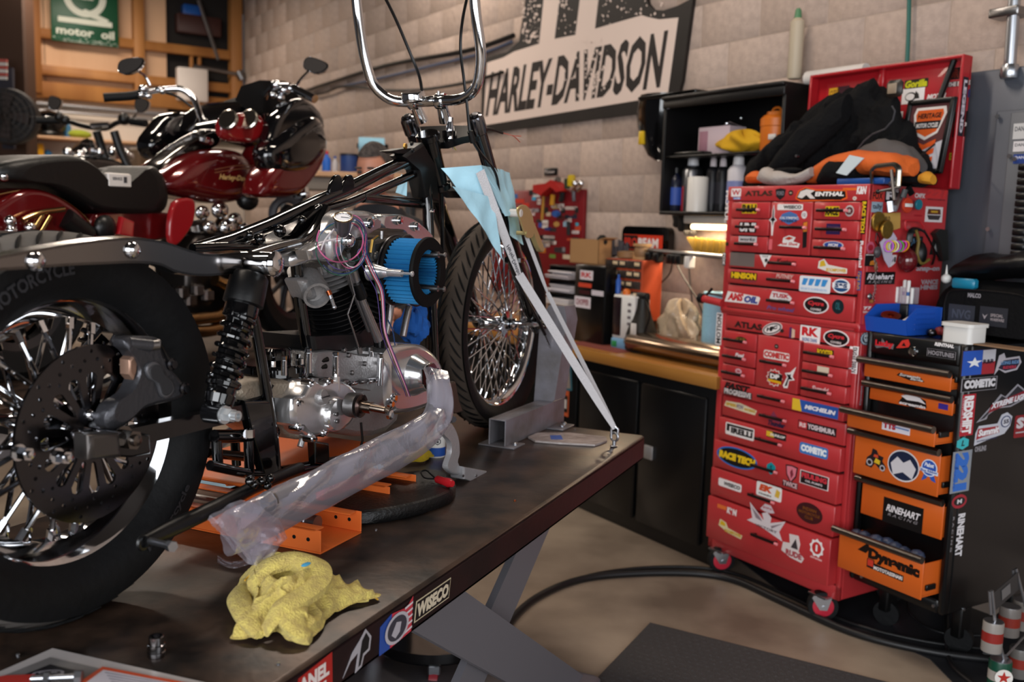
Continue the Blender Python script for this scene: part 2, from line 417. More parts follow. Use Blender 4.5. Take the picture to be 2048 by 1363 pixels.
for R_ in(.04,.09,.14,.19,.235):t.torus(c+n_*.05*(1-R_),n_,R_,.004,24,5)
for i in range(16):a=2*pi*i/16;t.tube([c+n_*.06,c+V((cos(a)*.24,0,sin(a)*.24))],.003,4)
t.build('guard',K('2a2422',.5),fan)
t=M();t.lathe([(.24,.0),(.25,.05),(.24,.12),(.1,.16)],c-n_*.02,-n_,24);t.build('housing',K('1e1a19',.5),fan)
for k in range(4):
    t=M();a=k*pi/2;u_=V((cos(a),0,sin(a)));v_=V((-sin(a),0,cos(a)))
    t.prism([(.03,-.02),(.19,-.07),(.21,.03),(.03,.03)],c+n_*.015,u_,v_,n_*.006);t.build('blade',K('3a3230',.4),fan)
# shelf on the back wall with goods (seen over the far bikes)
sh=thing('wall_shelf',BK((-1.6,2.28,.15)),'long timber shelf on the cream back wall behind the motorcycles','shelf')
sz=BK.pz(100,272,.3).y
M(BK).bbox((-2.6,sz-.03,0),(-1.05,sz,.34),.005).build('board',ply,sh)
for u in(-2.5,-1.8,-1.15):M(BK).prism([(0,0),(.28,0),(0,-.22)],(u,sz-.03,.01),(0,0,1),(0,1,0),(.02,0,0)).build('bracket',steel,sh)
s2=BK.pz(100,312,.3).y
M(BK).bbox((-2.6,s2-.03,0),(-1.05,s2,.34),.005).build('board',ply,sh)
def bkitem(name,x0,y0,x1,y1,c,label,cat,n=.2,kind='box',base=None,group=None):
    p=BK.pz(x0,y1,n);q=BK.pz(x1,y0,n);z0=p.y if base is None else base;w2=abs(q.x-p.x)
    mb=M(BK);cx=(p.x+q.x)/2
    if kind=='box':mb.bbox((p.x,z0,n-w2*.35),(q.x,q.y,n+w2*.3),.01)
    else:mb.lathe([(w2*.46,0),(w2*.5,.01),(w2*.5,(q.y-z0)*.7),(w2*.22,(q.y-z0)*.82),(w2*.22,q.y-z0)],(cx,z0,n),(0,1,0),14)
    return single(mb,name,K(c,.4),BK((cx,z0,n)),label,cat,group)
hm=thing('helmet',BK((*B2(97,262,.2),.2)),'black open motorcycle helmet on the back wall shelf','helmet')
p=BK.pz(98,250,.2);M(BK).ball((p.x,sz+.13,.2),(.18,.15,.14),16,10).build('shell',gloss,hm)
M(BK).torus((p.x,sz+.03,.2),(0,1,0),.13,.02,20,6).build('rim_trim',satin,hm)
bkitem('round_tin',128,242,142,270,'3d6f93','round blue and white tin next to the helmet','tin',kind='lathe',base=sz)
single(M(BK).ball((BK.pz(158,262,.2).x,sz+.045,.2),(.13,.05,.08),14,8),'green_cloth',mat('lime_cloth','8f9a2c',.9,bump=.5,scale=30),BK((BK.pz(158,262,.2).x,sz,.2)),'crumpled lime green cloth on the back wall shelf','cloth')
bkitem('yellow_box',50,288,86,312,'d8a416','yellow cardboard box with a white label on the lower back shelf','box',base=s2)
bkitem('blue_tape',88,300,104,312,'2a6fa8','small blue tub beside the yellow box','tub',kind='lathe',base=s2)
for i,(x0,x1,c)in enumerate(((232,243,'5c3d33'),(246,254,'c4b5a8'),(258,266,'26241f'),(270,278,'9a8f86'),(281,288,'2b2f26'),(293,303,'b08a1c'))):
    bkitem('shelf_bottle',x0,296,x1,336,c,'small %s bottle, number of the row at the right end of the back shelf'%c,'bottle',kind='lathe',base=s2-.0)
nm=('brown','cream','black','grey','dark green','yellow')
k=0
for o in list(col.objects):
    if o.name.startswith('shelf_bottle'):
        o['label']='%s bottle in the row on the lower back wall shelf'%nm[k];o['group']='bottles on the back shelf';k+=1
# far supply shelf right of the fairing (blue roll, bottles)
D_=7.6;zt=at_y(650,345,D_).z
fs=thing('supply_counter',at_y(680,350,D_)*1,'steel supply counter with wooden top behind the frame','counter')
x0=at_y(570,345,D_).x;x1=at_y(830,345,D_).x
M().bbox((x0,D_-.25,zt-.04),(x1,D_+.3,zt),.005).build('counter_top',ply,fs)
M().bbox((x0,D_-.2,zt-.14),(x1,D_+.28,zt-.045),.005).build('apron',K('8d8378',.5),fs)
for x in(x0+.03,x1-.03):
    for y in(D_-.18,D_+.25):M().box((x-.02,y-.02,0),(x+.02,y+.02,zt-.14)).build('leg',satin,fs)
M().bbox((x0+.02,D_-.1,.9),(x1-.02,D_+.2,1.2),.01).build('lower_shelf',mat('shelf_grey','3d3430',.7),fs)
def sup(name,xa,ya,xb,col_,label,cat,kind='b',cap=None):
    p=at_y(xa,345,D_);q=at_y(xb,ya,D_);r=(q.x-p.x)/2;h=q.z-zt
    t=thing(name,V(((p.x+q.x)/2,D_,zt)),label,cat)
    prof=[(r*.96,0),(r,.008),(r,h*.62),(r*.4,h*.8),(r*.36,h*.88)]if kind=='b' else[(r*.96,0),(r,.008),(r,h*.92)]
    M().lathe(prof,t.location,UP,16).build('body',K(col_,.4),t)
    M().lathe([(r*.45,h*.86),(r*.45,h)]if kind=='b' else[(r*1.05,h*.9),(r*1.05,h)],t.location,UP,14).build('cap',K(cap or 'c9c9c9',.4),t)
sup('spray_bottle',644,302,662,'1f5fc0','blue bottle with a red and white label on the far counter','bottle',cap='c22f2f')
sup('cleaner_bottle',664,312,676,'b7b4b8','white bottle beside the blue bottle on the far counter','bottle',cap='2f55a0')
sup('wipe_tub',680,308,716,'24407c','round blue tub of wipes on the far counter','tub','t','20222c')
p=at_y(718,292,D_);q=at_y(768,292,D_);rt=thing('shop_towel_roll',V(((p.x+q.x)/2,D_,zt)),'light blue roll of shop towels lying on a holder behind the frame','towel roll')
c=(p+q)/2;M().lathe([(.025,0),(.068,0),(.068,.2),(.025,.2)],c-V((.1,0,0)),(1,.15,0),24).build('roll',mat('towel_blue','8fc0d8',.85,bump=.3,scale=90),rt)
M().lathe([(.02,-.015),(.02,.23)],c-V((.1,0,0)),(1,.15,0),12).build('core',flatb,rt)
M().bbox((c.x-.05,D_-.04,zt),(c.x+.07,D_+.04,c.z-.06),.01).build('holder',satin,rt)
# ------------------------------------------------------------------ the big black and cream sign on the block wall
def ws(x,y,n=.03):return W.pz(960+x/4.267,y/4.267,n)
sg=thing('shop_sign',W((ws(800,900).x,ws(800,1000).y,.0)),'large cream and black motorcycle shop sign with worn lettering on block wall','sign')
outer=[(0,1140),(12,800),(20,500),(230,440),(330,350),(385,0),(400,-130),(1395,-160),(1430,30),(1475,82),(1560,88),(1680,50),(1815,-20),(1720,690),(1650,930)]
M(W).prism([ws(*p)[:2]for p in outer],(0,0,.006),(1,0,0),(0,1,0),(0,0,.022)).build('sign_board',mat('sign_black','15100f',.5,var=.3,scale=20),sg)
cream=mat('sign_cream','d9c5ba',.5,var=.03,scale=5)
crm=[(28,1070),(60,535),(200,490),(290,440),(505,372),(555,-125),(693,-128),(635,332),(815,297),(868,-135),(1025,-140),(980,246),(1380,130),(1430,145),(1530,166),(1692,150),(1600,815)]
M(W).prism([ws(*p)[:2]for p in crm],(0,0,.0282),(1,0,0),(0,1,0),(0,0,.0022)).build('cream_field',cream,sg)
def quad_text(mb,t,P,n,bold=.03,space=1.):
    vs,fs=text_mesh(t,bold,0,space)
    def f(p):
        x,y=p;a=P[0]*(1-x)+P[1]*x;b=P[2]*(1-x)+P[3]*x;c=a*(1-y)+b*y;return(c.x,c.y,n)
    mb.add([f(p)for p in vs],fs)
mb=M(W);P=[V(ws(*p)[:2])for p in((45,1000),(1535,752),(100,612),(1610,248))]
quad_text(mb,'HARLEY-DAVIDSON',P,.0312,.035)
mb.build('lettering',K('1a1312',.55),sg)
mb=M(W);rnd=random.Random(5)
for i in range(330):
    z_=rnd.random()
    if z_<.42:x=rnd.gauss(960,70);y=rnd.uniform(330,850)
    elif z_<.72:x=rnd.uniform(385,540);y=rnd.uniform(0,400)
    elif z_<.86:x=rnd.uniform(650,850);y=rnd.uniform(0,300)
    else:x=rnd.uniform(1050,1640);y=rnd.uniform(0,240)
    if z_>.42 and 545<x<640:continue
    r=rnd.uniform(2,11)
    mb.prism([ws(x+r*cos(q)*rnd.uniform(.4,1.3),y+r*sin(q)*rnd.uniform(.6,2),.0)[:2]for q in(6,5,4,3,2,1)],(0,0,.0314 if z_<.42 else .0283),(1,0,0),(0,1,0),(0,0,.0004))
o=mb.build('worn_specks',cream,sg);o['kind']='stuff'
# cables and pipes over the block wall
def wpt(x,y,n=.04):p=W.pz(x,y,n);return(p.x,p.y,n)
def wcable(name,pts,r,m_,label,cat='cable',n=.04):
    mb=M(W);mb.tube(spline([wpt(x,y,n)for x,y in pts],5),r,8);p=W(V(wpt(*pts[0],n)))
    return single(mb,name,m_,p,label,cat)
z6=lambda x,y:(650+x/2.84,y/2.84)
wcable('black_cable',[(560,192),(610,182),z6(0,480),z6(350,372),z6(800,290),z6(1070,202)],.018,satin,'thick black cable strung along the block wall behind the handlebars')
wcable('blue_pipe',[z6(90,492),z6(350,435),z6(600,375),z6(900,300),z6(1060,236)],.012,K('56607a',.4,metal=.3),'thin blue grey air pipe along the block wall under the black cable','pipe',.03)
wcable('sagging_cable',[(520,200),(610,192),z6(0,525),z6(110,490),z6(350,512),z6(560,508),z6(800,470),z6(930,435),z6(1010,410)],.012,satin,'thin black cable sagging across the block wall behind the risers',n=.05)
wcable('green_conduit',[(1819,-40),(1817,60),(1814,128),(1812,160)],.009,K('2c6258',.4),'slim green conduit running down the block wall above the red lid','conduit',.03)
cd=thing('steel_conduit',W(V(wpt(2020,155,.1))),'galvanised steel conduit entering the top of the grey electrical panel','conduit')
M(W).tube([wpt(2033,-60,.1),wpt(2018,155,.1)],.022,12).build('pipe',zinc,cd)
M(W).lathe([(.03,0),(.034,.01),(.034,.035),(.028,.05)],wpt(2018,157,.1),(0,1,0),12).build('locknut',zinc,cd)
M(W).bbox(wpt(2002,44,.04),(wpt(2062,30,.04)[0],wpt(2002,26,.04)[1],.13),.004).build('strap',steel,cd)
t=thing('grease_tube',W(V(wpt(1588,155,.1))),'cream tube with a green cap standing against the block wall','tube')
p=V(wpt(1588,158,.08));h_=wpt(1590,45,.08)[1]-p.y
M(W).lathe([(.028,0),(.032,.01),(.032,h_),(.014,h_+.02),(.014,h_+.03)],p,(0,1,0),16).build('body',K('b3a58f',.5),t)
M(W).lathe([(.018,h_+.01),(.014,h_+.05),(.008,h_+.06)],p,(0,1,0),12).build('cap',K('4c7a55',.5),t)
# wall plate
t=thing('wall_plate',W(V(wpt(1100,351,.01))),'small black wall plate with pale lettering above the red tool panel','plate')
a=wpt(1087,351,.012);b=wpt(1113,335,.012)
M(W).bbox((a[0],a[1],0),(b[0],b[1],.012)).build('plate',satin,t)
sticker('lettering',Frame(W(((a[0]+b[0])/2,(a[1]+b[1])/2,.013)),W.x,W.y,W.z),(b[0]-a[0])*.8,(b[1]-a[1])*.4,[('t','b9b0ae','Pioneer',0,0,1,1,.02)],t)
# ------------------------------------------------------------------ electrical panel
ep=thing('electrical_panel',W((-1.7,1.0,0)),'grey steel electrical panel with black breakers at the right edge','electrical panel')
grey=mat('panel_grey','565a63',.45,.2,var=.06,scale=6)
M(W).bbox((-2.36,.9,0),(-.9,2.12,.085),.006).build('enclosure',grey,ep)
a=wpt(1990,222,.15)
M(W).bbox((a[0],.95,.085),(-.95,a[1],.142),.004).build('cover',grey,ep)
M(W).bbox((a[0]+.06,1.0,.142),(-1.0,a[1]-.01,.148),.004).build('door',mat('panel_grey2','63666c',.45,.2),ep)
c0=wpt(2036,330,.15)
bm_=M().bbox((0,0,0),(.05,.022,.02),.003).mesh([satin],name='breaker')
for k in range(16):
    for j in range(2):
        o=bpy.data.objects.new('breaker',bm_);col.objects.link(o);o.parent=ep
        t_=T0.copy();t_.translation=W((c0[0]+.01+j*.06,c0[1]-.02-k*.026,.148))-ep.location;o.matrix_basis=t_
for x,y in((1996,233),(1977,458),(2020,312),(2031,318)):
    p=wpt(x,y,.15);M(W).cyl(p,(p[0],p[1],.157),.008,n=10).build('screw',zinc,ep)
for y0,y1,c in((245,278,'c4c2c0'),(281,303,'d4cfcf'),(307,327,'2b3f7c')):
    p=wpt(2036,y1,.15);q=wpt(2060,y0,.15)
    sticker('warning_label',Frame(W(((p[0]+q[0])/2+.02,(p[1]+q[1])/2,.149)),W.x,W.y,W.z),.12,q[1]-p[1],[('p',c,R1),('t','4c4c50' if c[0]!='2' else 'd0d0e0','DANGER',.05,.5,.6,.8)],ep)
# ------------------------------------------------------------------ black wall cabinet with its goods
CU0,CU1,CZ0,CZ1,CN=-3.765,-2.967,1.573,2.15,.25
cab=thing('wall_cabinet',W((-3.4,CZ0,.12)),'black open-fronted wall cabinet full of bottles and rags','cabinet')
blk=mat('cabinet_black','0b0a0b',.45,var=.2,scale=12)
T_=.018;SHZ=1.853
M(W).bbox((CU0,CZ0,0),(CU0+T_,CZ1,CN)).build('side_panel',blk,cab)
M(W).bbox((CU1-T_,CZ0,0),(CU1,CZ1,CN)).build('side_panel',blk,cab)
M(W).bbox((CU0,CZ1-T_,0),(CU1,CZ1,CN+.02)).build('top_panel',blk,cab)
M(W).bbox((CU0,CZ0-T_,0),(CU1,CZ0,CN)).build('bottom_panel',blk,cab)
M(W).bbox((CU0,SHZ-.012,0),(CU1,SHZ,CN-.01)).build('shelf',blk,cab)
M(W).bbox((CU0,CZ0,.002),(CU1,CZ1,.012)).build('back_panel',blk,cab)
M(W).bbox((CU0,CZ1-.06,CN-.01),(CU1,CZ1-T_,CN+.01)).build('front_rail',blk,cab)
p=wpt(1338,213,.25);M(W).cyl((p[0],p[1],CN),(p[0],p[1],CN+.006),.012,n=12).build('round_sticker',K('b9b2c4',.5),cab)
def cq(x,y,n=.13):p=W.pz(x,y,n);return p
def can(name,x0,x1,ytop,zb,c,label,cat='bottle',n=.13,capc='cfcfd2',kind='spray',lc=None,group=None,m_=None):
    p=cq(x0,ytop,n);q=cq(x1,ytop,n);r=(q.x-p.x)/2;cx=(p.x+q.x)/2;h=p.y-zb
    t=thing(name,W((cx,zb,n)),label,cat,group);o_=(cx,zb,n);y_=(0,1,0)
    if kind=='spray':
        M(W).lathe([(r*.95,0),(r,.006),(r,h*.74),(r*.8,h*.8),(r*.5,h*.84)],o_,y_,16).build('body',m_ or K(c,.35),t)
        M(W).lathe([(r*.55,h*.84),(r*.5,h*.97),(r*.3,h)],o_,y_,12).build('cap',K(capc,.4),t)
    elif kind=='bottle':
        M(W).lathe([(r*.9,0),(r,.008),(r,h*.68),(r*.85,h*.76),(r*.38,h*.86),(r*.36,h*.9)],o_,y_,16).build('body',m_ or K(c,.25),t)
        M(W).lathe([(r*.42,h*.88),(r*.4,h)],o_,y_,12).build('cap',K(capc,.4),t)
    else:
        M(W).lathe([(r,0),(r,h*.96),(r*.9,h)],o_,y_,18).build('body',m_ or K(c,.35),t)
    if lc:M(W).lathe([(r*1.02,h*.15),(r*1.02,h*.55)],o_,y_,16,caps=False).build('label_band',K(lc,.5),t)
    return t
can('oil_bottle',1343,1364,336,CZ0,'171a2c','dark bottle with a blue label at the left of the lower shelf',capc='1a1a1a',kind='bottle',lc='2b4a9c',n=.15)
can('red_marker',1366,1374,358,CZ0,'8c2430','thin red tube squeezed between bottles on the lower shelf','tube',kind='bottle',n=.17)
can('aerosol_can',1373,1402,314,CZ0,'b0b0b4','silver aerosol can with a pointed top on the lower shelf',m_=zinc)
t=can('grease_squeeze_tube',1382,1412,354,CZ0,'d8d5cf','white squeeze tube standing in front of the silver can','tube',n=.2,kind='plain')
can('cleaner_bottle',1419,1437,316,CZ0,'18181c','tall black bottle with a white cap, left one of the pair',capc='d4c9cc',lc='22222a')
can('cleaner_bottle',1438,1457,316,CZ0,'18181c','tall black bottle with a white cap, right one of the pair',capc='d4c9cc',lc='22222a')
can('spray_can',1463,1494,312,CZ0,'c9c6cc','white spray can with a blue and red band on the lower shelf',capc='e2e0e0',lc='7c86b8',n=.16)
can('small_spray_can',1499,1519,322,CZ0,'3c6ca8','blue spray can with a red cap at the right of the lower shelf',capc='c23a34',lc='cfcfd4')
can('white_pot',1338,1350,284,SHZ,'d5d0cc','tiny white pot on the upper shelf at the left','pot',kind='plain',n=.16)
# upper shelf
bx=thing('glove_box',W((cq(1425,290).x,SHZ,.12)),'pale pink cardboard box behind the yellow rag','box')
a=cq(1398,290,.16);b=cq(1462,250,.16);M(W).bbox((a.x,SHZ,.05),(b.x,b.y,.17)).build('carton',K('c2aeb4',.6),bx)
M(W).bbox((a.x+.01,SHZ+.02,.17),(a.x+.07,b.y-.02,.171),.0004).build('printed_panel',K('9a6f7c',.6),bx)
a=cq(1432,297,.2);b=cq(1522,252,.2);cx,w2,hh=(a.x+b.x)/2,(b.x-a.x)/2,b.y-SHZ
def fn(u,v):
    th=2*pi*u;ph=pi*v;r=1+.16*sin(3*th+2*v*5)+.12*sin(7*th+v*9)
    return(cx+w2*r*sin(ph)*cos(th),SHZ+hh*.5*(1+.95*cos(ph))*(.85+.15*sin(5*th)),.17+.055*r*sin(ph)*sin(th))
single(M(W).sheet(fn,40,22,True),'yellow_rag',mat('yellow_rag','c99a17',.9,bump=.4,scale=40),W((cx,SHZ,.17)),'bunched yellow rag on the upper cabinet shelf','rag')
a=cq(1520,297,.17);b=cq(1571,228,.17);r=(b.x-a.x)/2;cx=(a.x+b.x)/2;h=b.y-SHZ
jug=thing('orange_jug',W((cx,SHZ,.15)),'orange plastic jug with a screw lid on the upper cabinet shelf','jug');om=K('c86a1e',.4)
M(W).lathe([(r*.92,0),(r*.98,.01),(r*.98,h*.68),(r*1.02,h*.7),(r*1.02,h*.9),(r*.8,h*1.0)],(cx,SHZ,.15),(0,1,0),20).build('body',om,jug)
M(W).lathe([(r*.7,h*.97),(r*.62,h*1.1),(r*.3,h*1.13)],(cx,SHZ,.15),(0,1,0),14).build('lid',om,jug)
M(W).tube(fillet([(cx-r*.5,SHZ+h*1.0,.15),(cx-r*.3,SHZ+h*1.22,.15),(cx+r*.3,SHZ+h*1.22,.15),(cx+r*.5,SHZ+h*1.0,.15)],.02),.006,6).build('handle',om,jug)
M(W).bbox((cx+.02,SHZ+.05,.15+r*.9),(cx+r*.9,SHZ+h*.45,.15+r*1.02),.002).build('paper_label',paper,jug)
t=single(M(W).bbox((cq(1376,300).x,SHZ,.14),(cq(1436,300).x,SHZ+.018,.23),.006),'flat_case',satin,W((cq(1400,300).x,SHZ,.18)),'flat black plastic case on the upper shelf edge','case')
t=M(W)
t.tube([(cq(1430,245).x,SHZ+.12,.08),(cq(1445,235).x,SHZ+.17,.08),(cq(1470,240).x,SHZ+.14,.08)],.006,6);t.ball((cq(1440,238).x,SHZ+.16,.08),.017,10,6);t.ball((cq(1468,232).x,SHZ+.18,.08),.01,8,5)
t.tube([(cq(1447,245).x,SHZ,.07),(cq(1447,245).x,SHZ+.16,.08)],.005,6)
single(t,'chrome_fitting',chrome,W((cq(1447,245).x,SHZ,.07)),'small chrome lever fitting behind the pink carton','fitting')
# on top of the cabinet
single(M(W).bbox((cq(1312,185).x,CZ1,.03),(cq(1430,185).x,CZ1+.02,.26),.008),'black_tray',satin,W((cq(1370,180).x,CZ1,.14)),'flat black tray lying on top of the wall cabinet','tray')
mb=M(W);mb.tube([(cq(1615,160,.05).x,CZ1+.035,.05),(cq(1712,160,.05).x+.05,CZ1+.035,.05)],.033,12)
single(mb,'paper_tube',paper,W((cq(1660,160,.05).x,CZ1,.05)),'white rolled paper lying behind the red lid','roll')
# fairing shell hung left of the cabinet
fr=thing('headlight_shell',W((cq(1300,320,.1).x,1.78,.1)),'glossy black headlight shell hung at the left end of the cabinet','motorcycle fairing')
L=[(1283,192,.3),(1274,225,.3),(1276,255,.3),(1288,290,.3),(1302,312,.3),(1322,322,.3)]
Rr=[(1332,196,.22),(1330,225,.22),(1330,255,.22),(1330,290,.22),(1330,312,.22),(1330,324,.22)]
rings=[]
for(x,y,n),(x2,y2,n2)in zip(L,Rr):
    a=W.pz(x,y,.2);b=W.pz(x2,y2,.24);ring=[]
    for k in range(12):
        t_=2*pi*k/12;ring.append(((a.x+b.x)/2-(b.x-a.x)/2*cos(t_)-.02,a.y,.16+.09*sin(t_)))
    rings.append(ring)
M(W).loft(rings).build('shell',gloss,fr)
M(W).bbox((cq(1280,262,.25).x,1.92,.2),(cq(1290,240,.25).x,1.99,.262),.004).build('decal',K('c8a418',.4),fr)
# tube lamp under the cabinet
lamp=thing('tube_lamp',W((-3.2,CZ0-.05,.1)),'bright warm tube lamp fixed under the black wall cabinet','lamp')
a=wpt(1386,437,.12);b=wpt(1462,437,.12)
M(W).tube([(a[0],CZ0-.075,.12),(b[0]+.05,CZ0-.075,.12)],.014,10).build('tube',mat('lamp_glow','ffdcae',.5,emit=6),lamp)
M(W).bbox((a[0]-.03,CZ0-.058,.09),(b[0]+.08,CZ0-.019,.16),.004).build('housing',K('cfc8bd',.5),lamp)
l=bpy.data.lights.new('lamp_light','AREA');l.shape='RECTANGLE';l.size=.4;l.size_y=.05;l.energy=5;l.color=(1,.8,.55)
lo=bpy.data.objects.new('lamp_light',l);col.objects.link(lo);lo.location=W(((a[0]+b[0])/2,CZ0-.095,.12));lo.rotation_euler=(0,0,radians(-56.8))
# gloves and wires dangling below
t=M(W)
for k,(x,y)in enumerate(((1352,452),(1362,462),(1374,470),(1388,468),(1398,452))):
    t.tube(spline([wpt(1350+k*9,420,.08+.01*k),wpt((x+1350+k*9)/2+3,440,.1),wpt(x,y,.09)],4),[.022]*4+[.02]*4+[.012],8)
single(t,'work_glove',mat('glove_black','17130f',.85,bump=.4,scale=60),W(V(wpt(1370,440,.08))),'dark leather work glove hanging under the cabinet beside the lamp','glove')
yt=thing('yellow_tray',W(V(wpt(1415,500,.1))),'yellow ribbed plastic tray on the wall right under the tube lamp','tray')
ym=K('7e6222',.6)
a=wpt(1378,474,.1);b=wpt(1452,500,.1)
M(W).prism([(a[0],a[1]),(b[0]+.05,wpt(1452,482,.1)[1]),(b[0]+.05,wpt(1452,510,.1)[1]),(wpt(1392,500,.1)[0],wpt(1392,500,.1)[1])],(0,0,.02),(1,0,0),(0,1,0),(0,0,.1)).build('body',ym,yt)
for k in range(5):q=wpt(1392+k*12,488+k*1.5,.12);M(W).bbox((q[0]-.004,q[1]-.05,.12),(q[0]+.004,q[1]+.04,.128)).build('rib',K('8a6a1c',.5),yt)
# ------------------------------------------------------------------ PROBEAM sign and wall rail
pbm=thing('lamp_sign',W(V(wpt(1290,498,.1))),'black rounded sign with an orange panel with large red and white capitals','sign')
a=W.pz(1247,497,.08);b=W.pz(1336,458,.08)
M(W).prism([(x,y)for x,y in rrect(a.x-.03,a.y-.03,b.x,b.y+.01,.035)],(0,0,.03),(1,0,0),(0,1,0),(0,0,.04)).build('backing',gloss,pbm)
sticker('front_panel',Frame(W(((a.x+b.x)/2-.03,(a.y+b.y)/2-.02,.071)),W.x,W.y,W.z),(b.x-a.x)*.9,(b.y-a.y)*.72,[('p','c8371f',R1),('p','100c0c',[(0,.05),(.37,.05),(.37,.95),(0,.95)]),('t','c23023','PRO',.02,.2,.36,.8,.04),('t','e4dedd','BEAM',.39,.2,.9,.8,.05)],pbm)
rl=thing('clamp_rail',W(V(wpt(1370,510,.2))),'grey steel rail with black clamps above the bench','rail')
M(W).tube([wpt(1297,500,.25),wpt(1460,515,.25)],.012,8).build('rail',steel,rl)
for x in(1302,1318,1345,1352,1362):q=wpt(x,501+(x-1297)*.09+10,.25);M(W).bbox((q[0]-.02,q[1]-.03,.235),(q[0]+.02,q[1]+.02,.28),.005).build('clamp',satin,rl)
q=wpt(1380,520,.25);M(W).bbox((q[0]-.015,q[1]-.04,.23),(q[0]+.02,q[1]+.02,.28),.005).build('socket_block',wht,rl)
wcable('black_lead',[(1350,520),(1362,545),(1380,575),(1395,600),(1410,640)],.004,satin,'black lead hanging from the rail down to the bench',n=.2)
wcable('second_lead',[(1345,522),(1340,545),(1326,562),(1315,570)],.004,satin,'short curved black lead hanging to the drill',n=.22)
wcable('third_lead',[(1377,525),(1380,560),(1388,640)],.005,K('4a4240',.6),'grey brown lead hanging straight behind the plastic bag',n=.12)
# ------------------------------------------------------------------ red tool panel on the wall
rp=thing('tool_board',W(V(wpt(1100,480,.01))),'red metal tool board covered in stickers at the back of the bench','tool panel')
redp=mat('panel_red','76141a',.4,var=.08,scale=6)
PZ1=wpt(1160,378,.04)[1]
M(W).bbox((-5.75,1.0,.0),(-4.70,PZ1,.03),.006).build('panel',redp,rp)
rnd=random.Random(11)
spx=[('d8d4cf',1033,432,14,9),('3a6aa8',1030,392,10,9),('cfd2d4',1073,390,14,9),('1c1c22',1066,385,16,11),('c33a2a',1040,402,16,9),('3c9ac0',1068,397,8,8),('d8cfc8',1078,403,7,12),('c23428',1052,410,12,9),('d9c8c8',1065,425,9,12),('c7ad7a',1111,413,13,8),('2f5fae',1112,427,18,14),('ddd8d4',1124,414,8,14),('1d1b1c',1092,420,9,12),('d4ccc4',1142,416,24,6),('20263c',1143,434,22,6),('e0dbd6',1090,448,12,17),('2c4c9c',1081,450,8,10),('b58c4a',1113,448,12,11),('8fb2c8',1130,448,7,10),('3ca0b8',1154,449,6,8),('ded8d8',1151,464,14,6),('1a1718',1094,476,30,12),('d9d2cd',1098,474,22,6),('d8d2cf',1095,484,34,7),('d7832a',1085,500,12,10),('66883a',1105,512,12,8),('3d3d44',1125,500,12,12)]
rq_=random.Random(31);spx+=[(rq_.choice(('d4ccc8','1c1a1e','2c3c78','c8b8a0','8f8a90','b8442c','4a1014','30282c')),rq_.uniform(1040,1158),rq_.uniform(395,520),rq_.uniform(6,16),rq_.uniform(5,11))for _ in range(46)]
for i,(c,x,y,w_,h_)in enumerate(spx):
    q=W.pz(x,y,.031);dx=(W.pz(x+w_/2,y,.031).x-W.pz(x-w_/2,y,.031).x);dy=h_/330
    lay=[('p',c,E1 if i in(10,17)else R1)]
    if c[0]in 'de':lay.append(('t','7a2420','RACING',.1,.3,.9,.7,.02))
    sticker('sticker',Frame(W((q.x,q.y,.031)),W.x,W.y,W.z),dx,dy,lay,rp)
def hung(name,pts,rr,m_,label,cat='tool',n=.06,mb=None):
    mb=mb or M(W);mb.tube([wpt(x,y,n)for x,y in pts],rr,8)
    return single(mb,name,m_,W(V(wpt(*pts[-1],n))),label,cat)
gun=thing('air_gun',W(V(wpt(1100,385,.08))),'red plastic heat gun hung on top of the red tool panel','heat gun')
M(W).prism([tuple(W.pz(x,y,.08)[:2])for x,y in((1073,384),(1073,370),(1098,367),(1108,360),(1118,364),(1128,382),(1120,384),(1108,374),(1095,384),(1087,392),(1082,388))],(0,0,.05),(1,0,0),(0,1,0),(0,0,.06)).build('body',K('a8201e',.35),gun)
M(W).cyl(wpt(1112,362,.08),wpt(1117,358,.08),.02,n=10).build('nozzle',steel,gun)
hung('yellow_screwdriver',[(1143,350),(1143,356),(1141,372)],[.022,.026,.02],K('c4a414',.35),'thick yellow screwdriver handle sticking up from the red panel','screwdriver')
hung('black_screwdriver',[(1134,357),(1134,377)],.018,K('23301c',.5),'black and green screwdriver handle left of the yellow one','screwdriver')
for x,lb in((1151,'chrome ratchet head shining beside the yellow screwdriver'),(1163,'chrome ratchet head at the right corner of the red panel')):
    mb=M(W);mb.ball(wpt(x,367,.07),.022,12,8);hung('ratchet',[(x,369),(x-2,376),(x-9,382)],.009,chrome,lb,'ratchet',.07,mb)
hung('yellow_rod',[(1106,389),(1104,410)],.016,K('c48a1c',.4),'short yellow handle on the upper middle of the red panel')
hung('yellow_long_rod',[(1087,392),(1086,412),(1084,440)],.009,K('b8862c',.4),'long thin yellow rod hanging on the red panel')
hung('chisel',[(1147,382),(1147,392),(1148,402)],.011,K('8c8f98',.3,metal=.8),'short steel chisel hung under the ratchets','chisel')
hung('hanging_pliers',[(1125,384),(1123,398),(1121,402)],.016,K('1d1a1a',.5),'black pliers handles hanging by the blue round sticker','pliers')
hung('dark_file',[(1137,443),(1137,470)],.013,K('1f1a1c',.5),'dark file hanging near the right edge of the red panel','file')
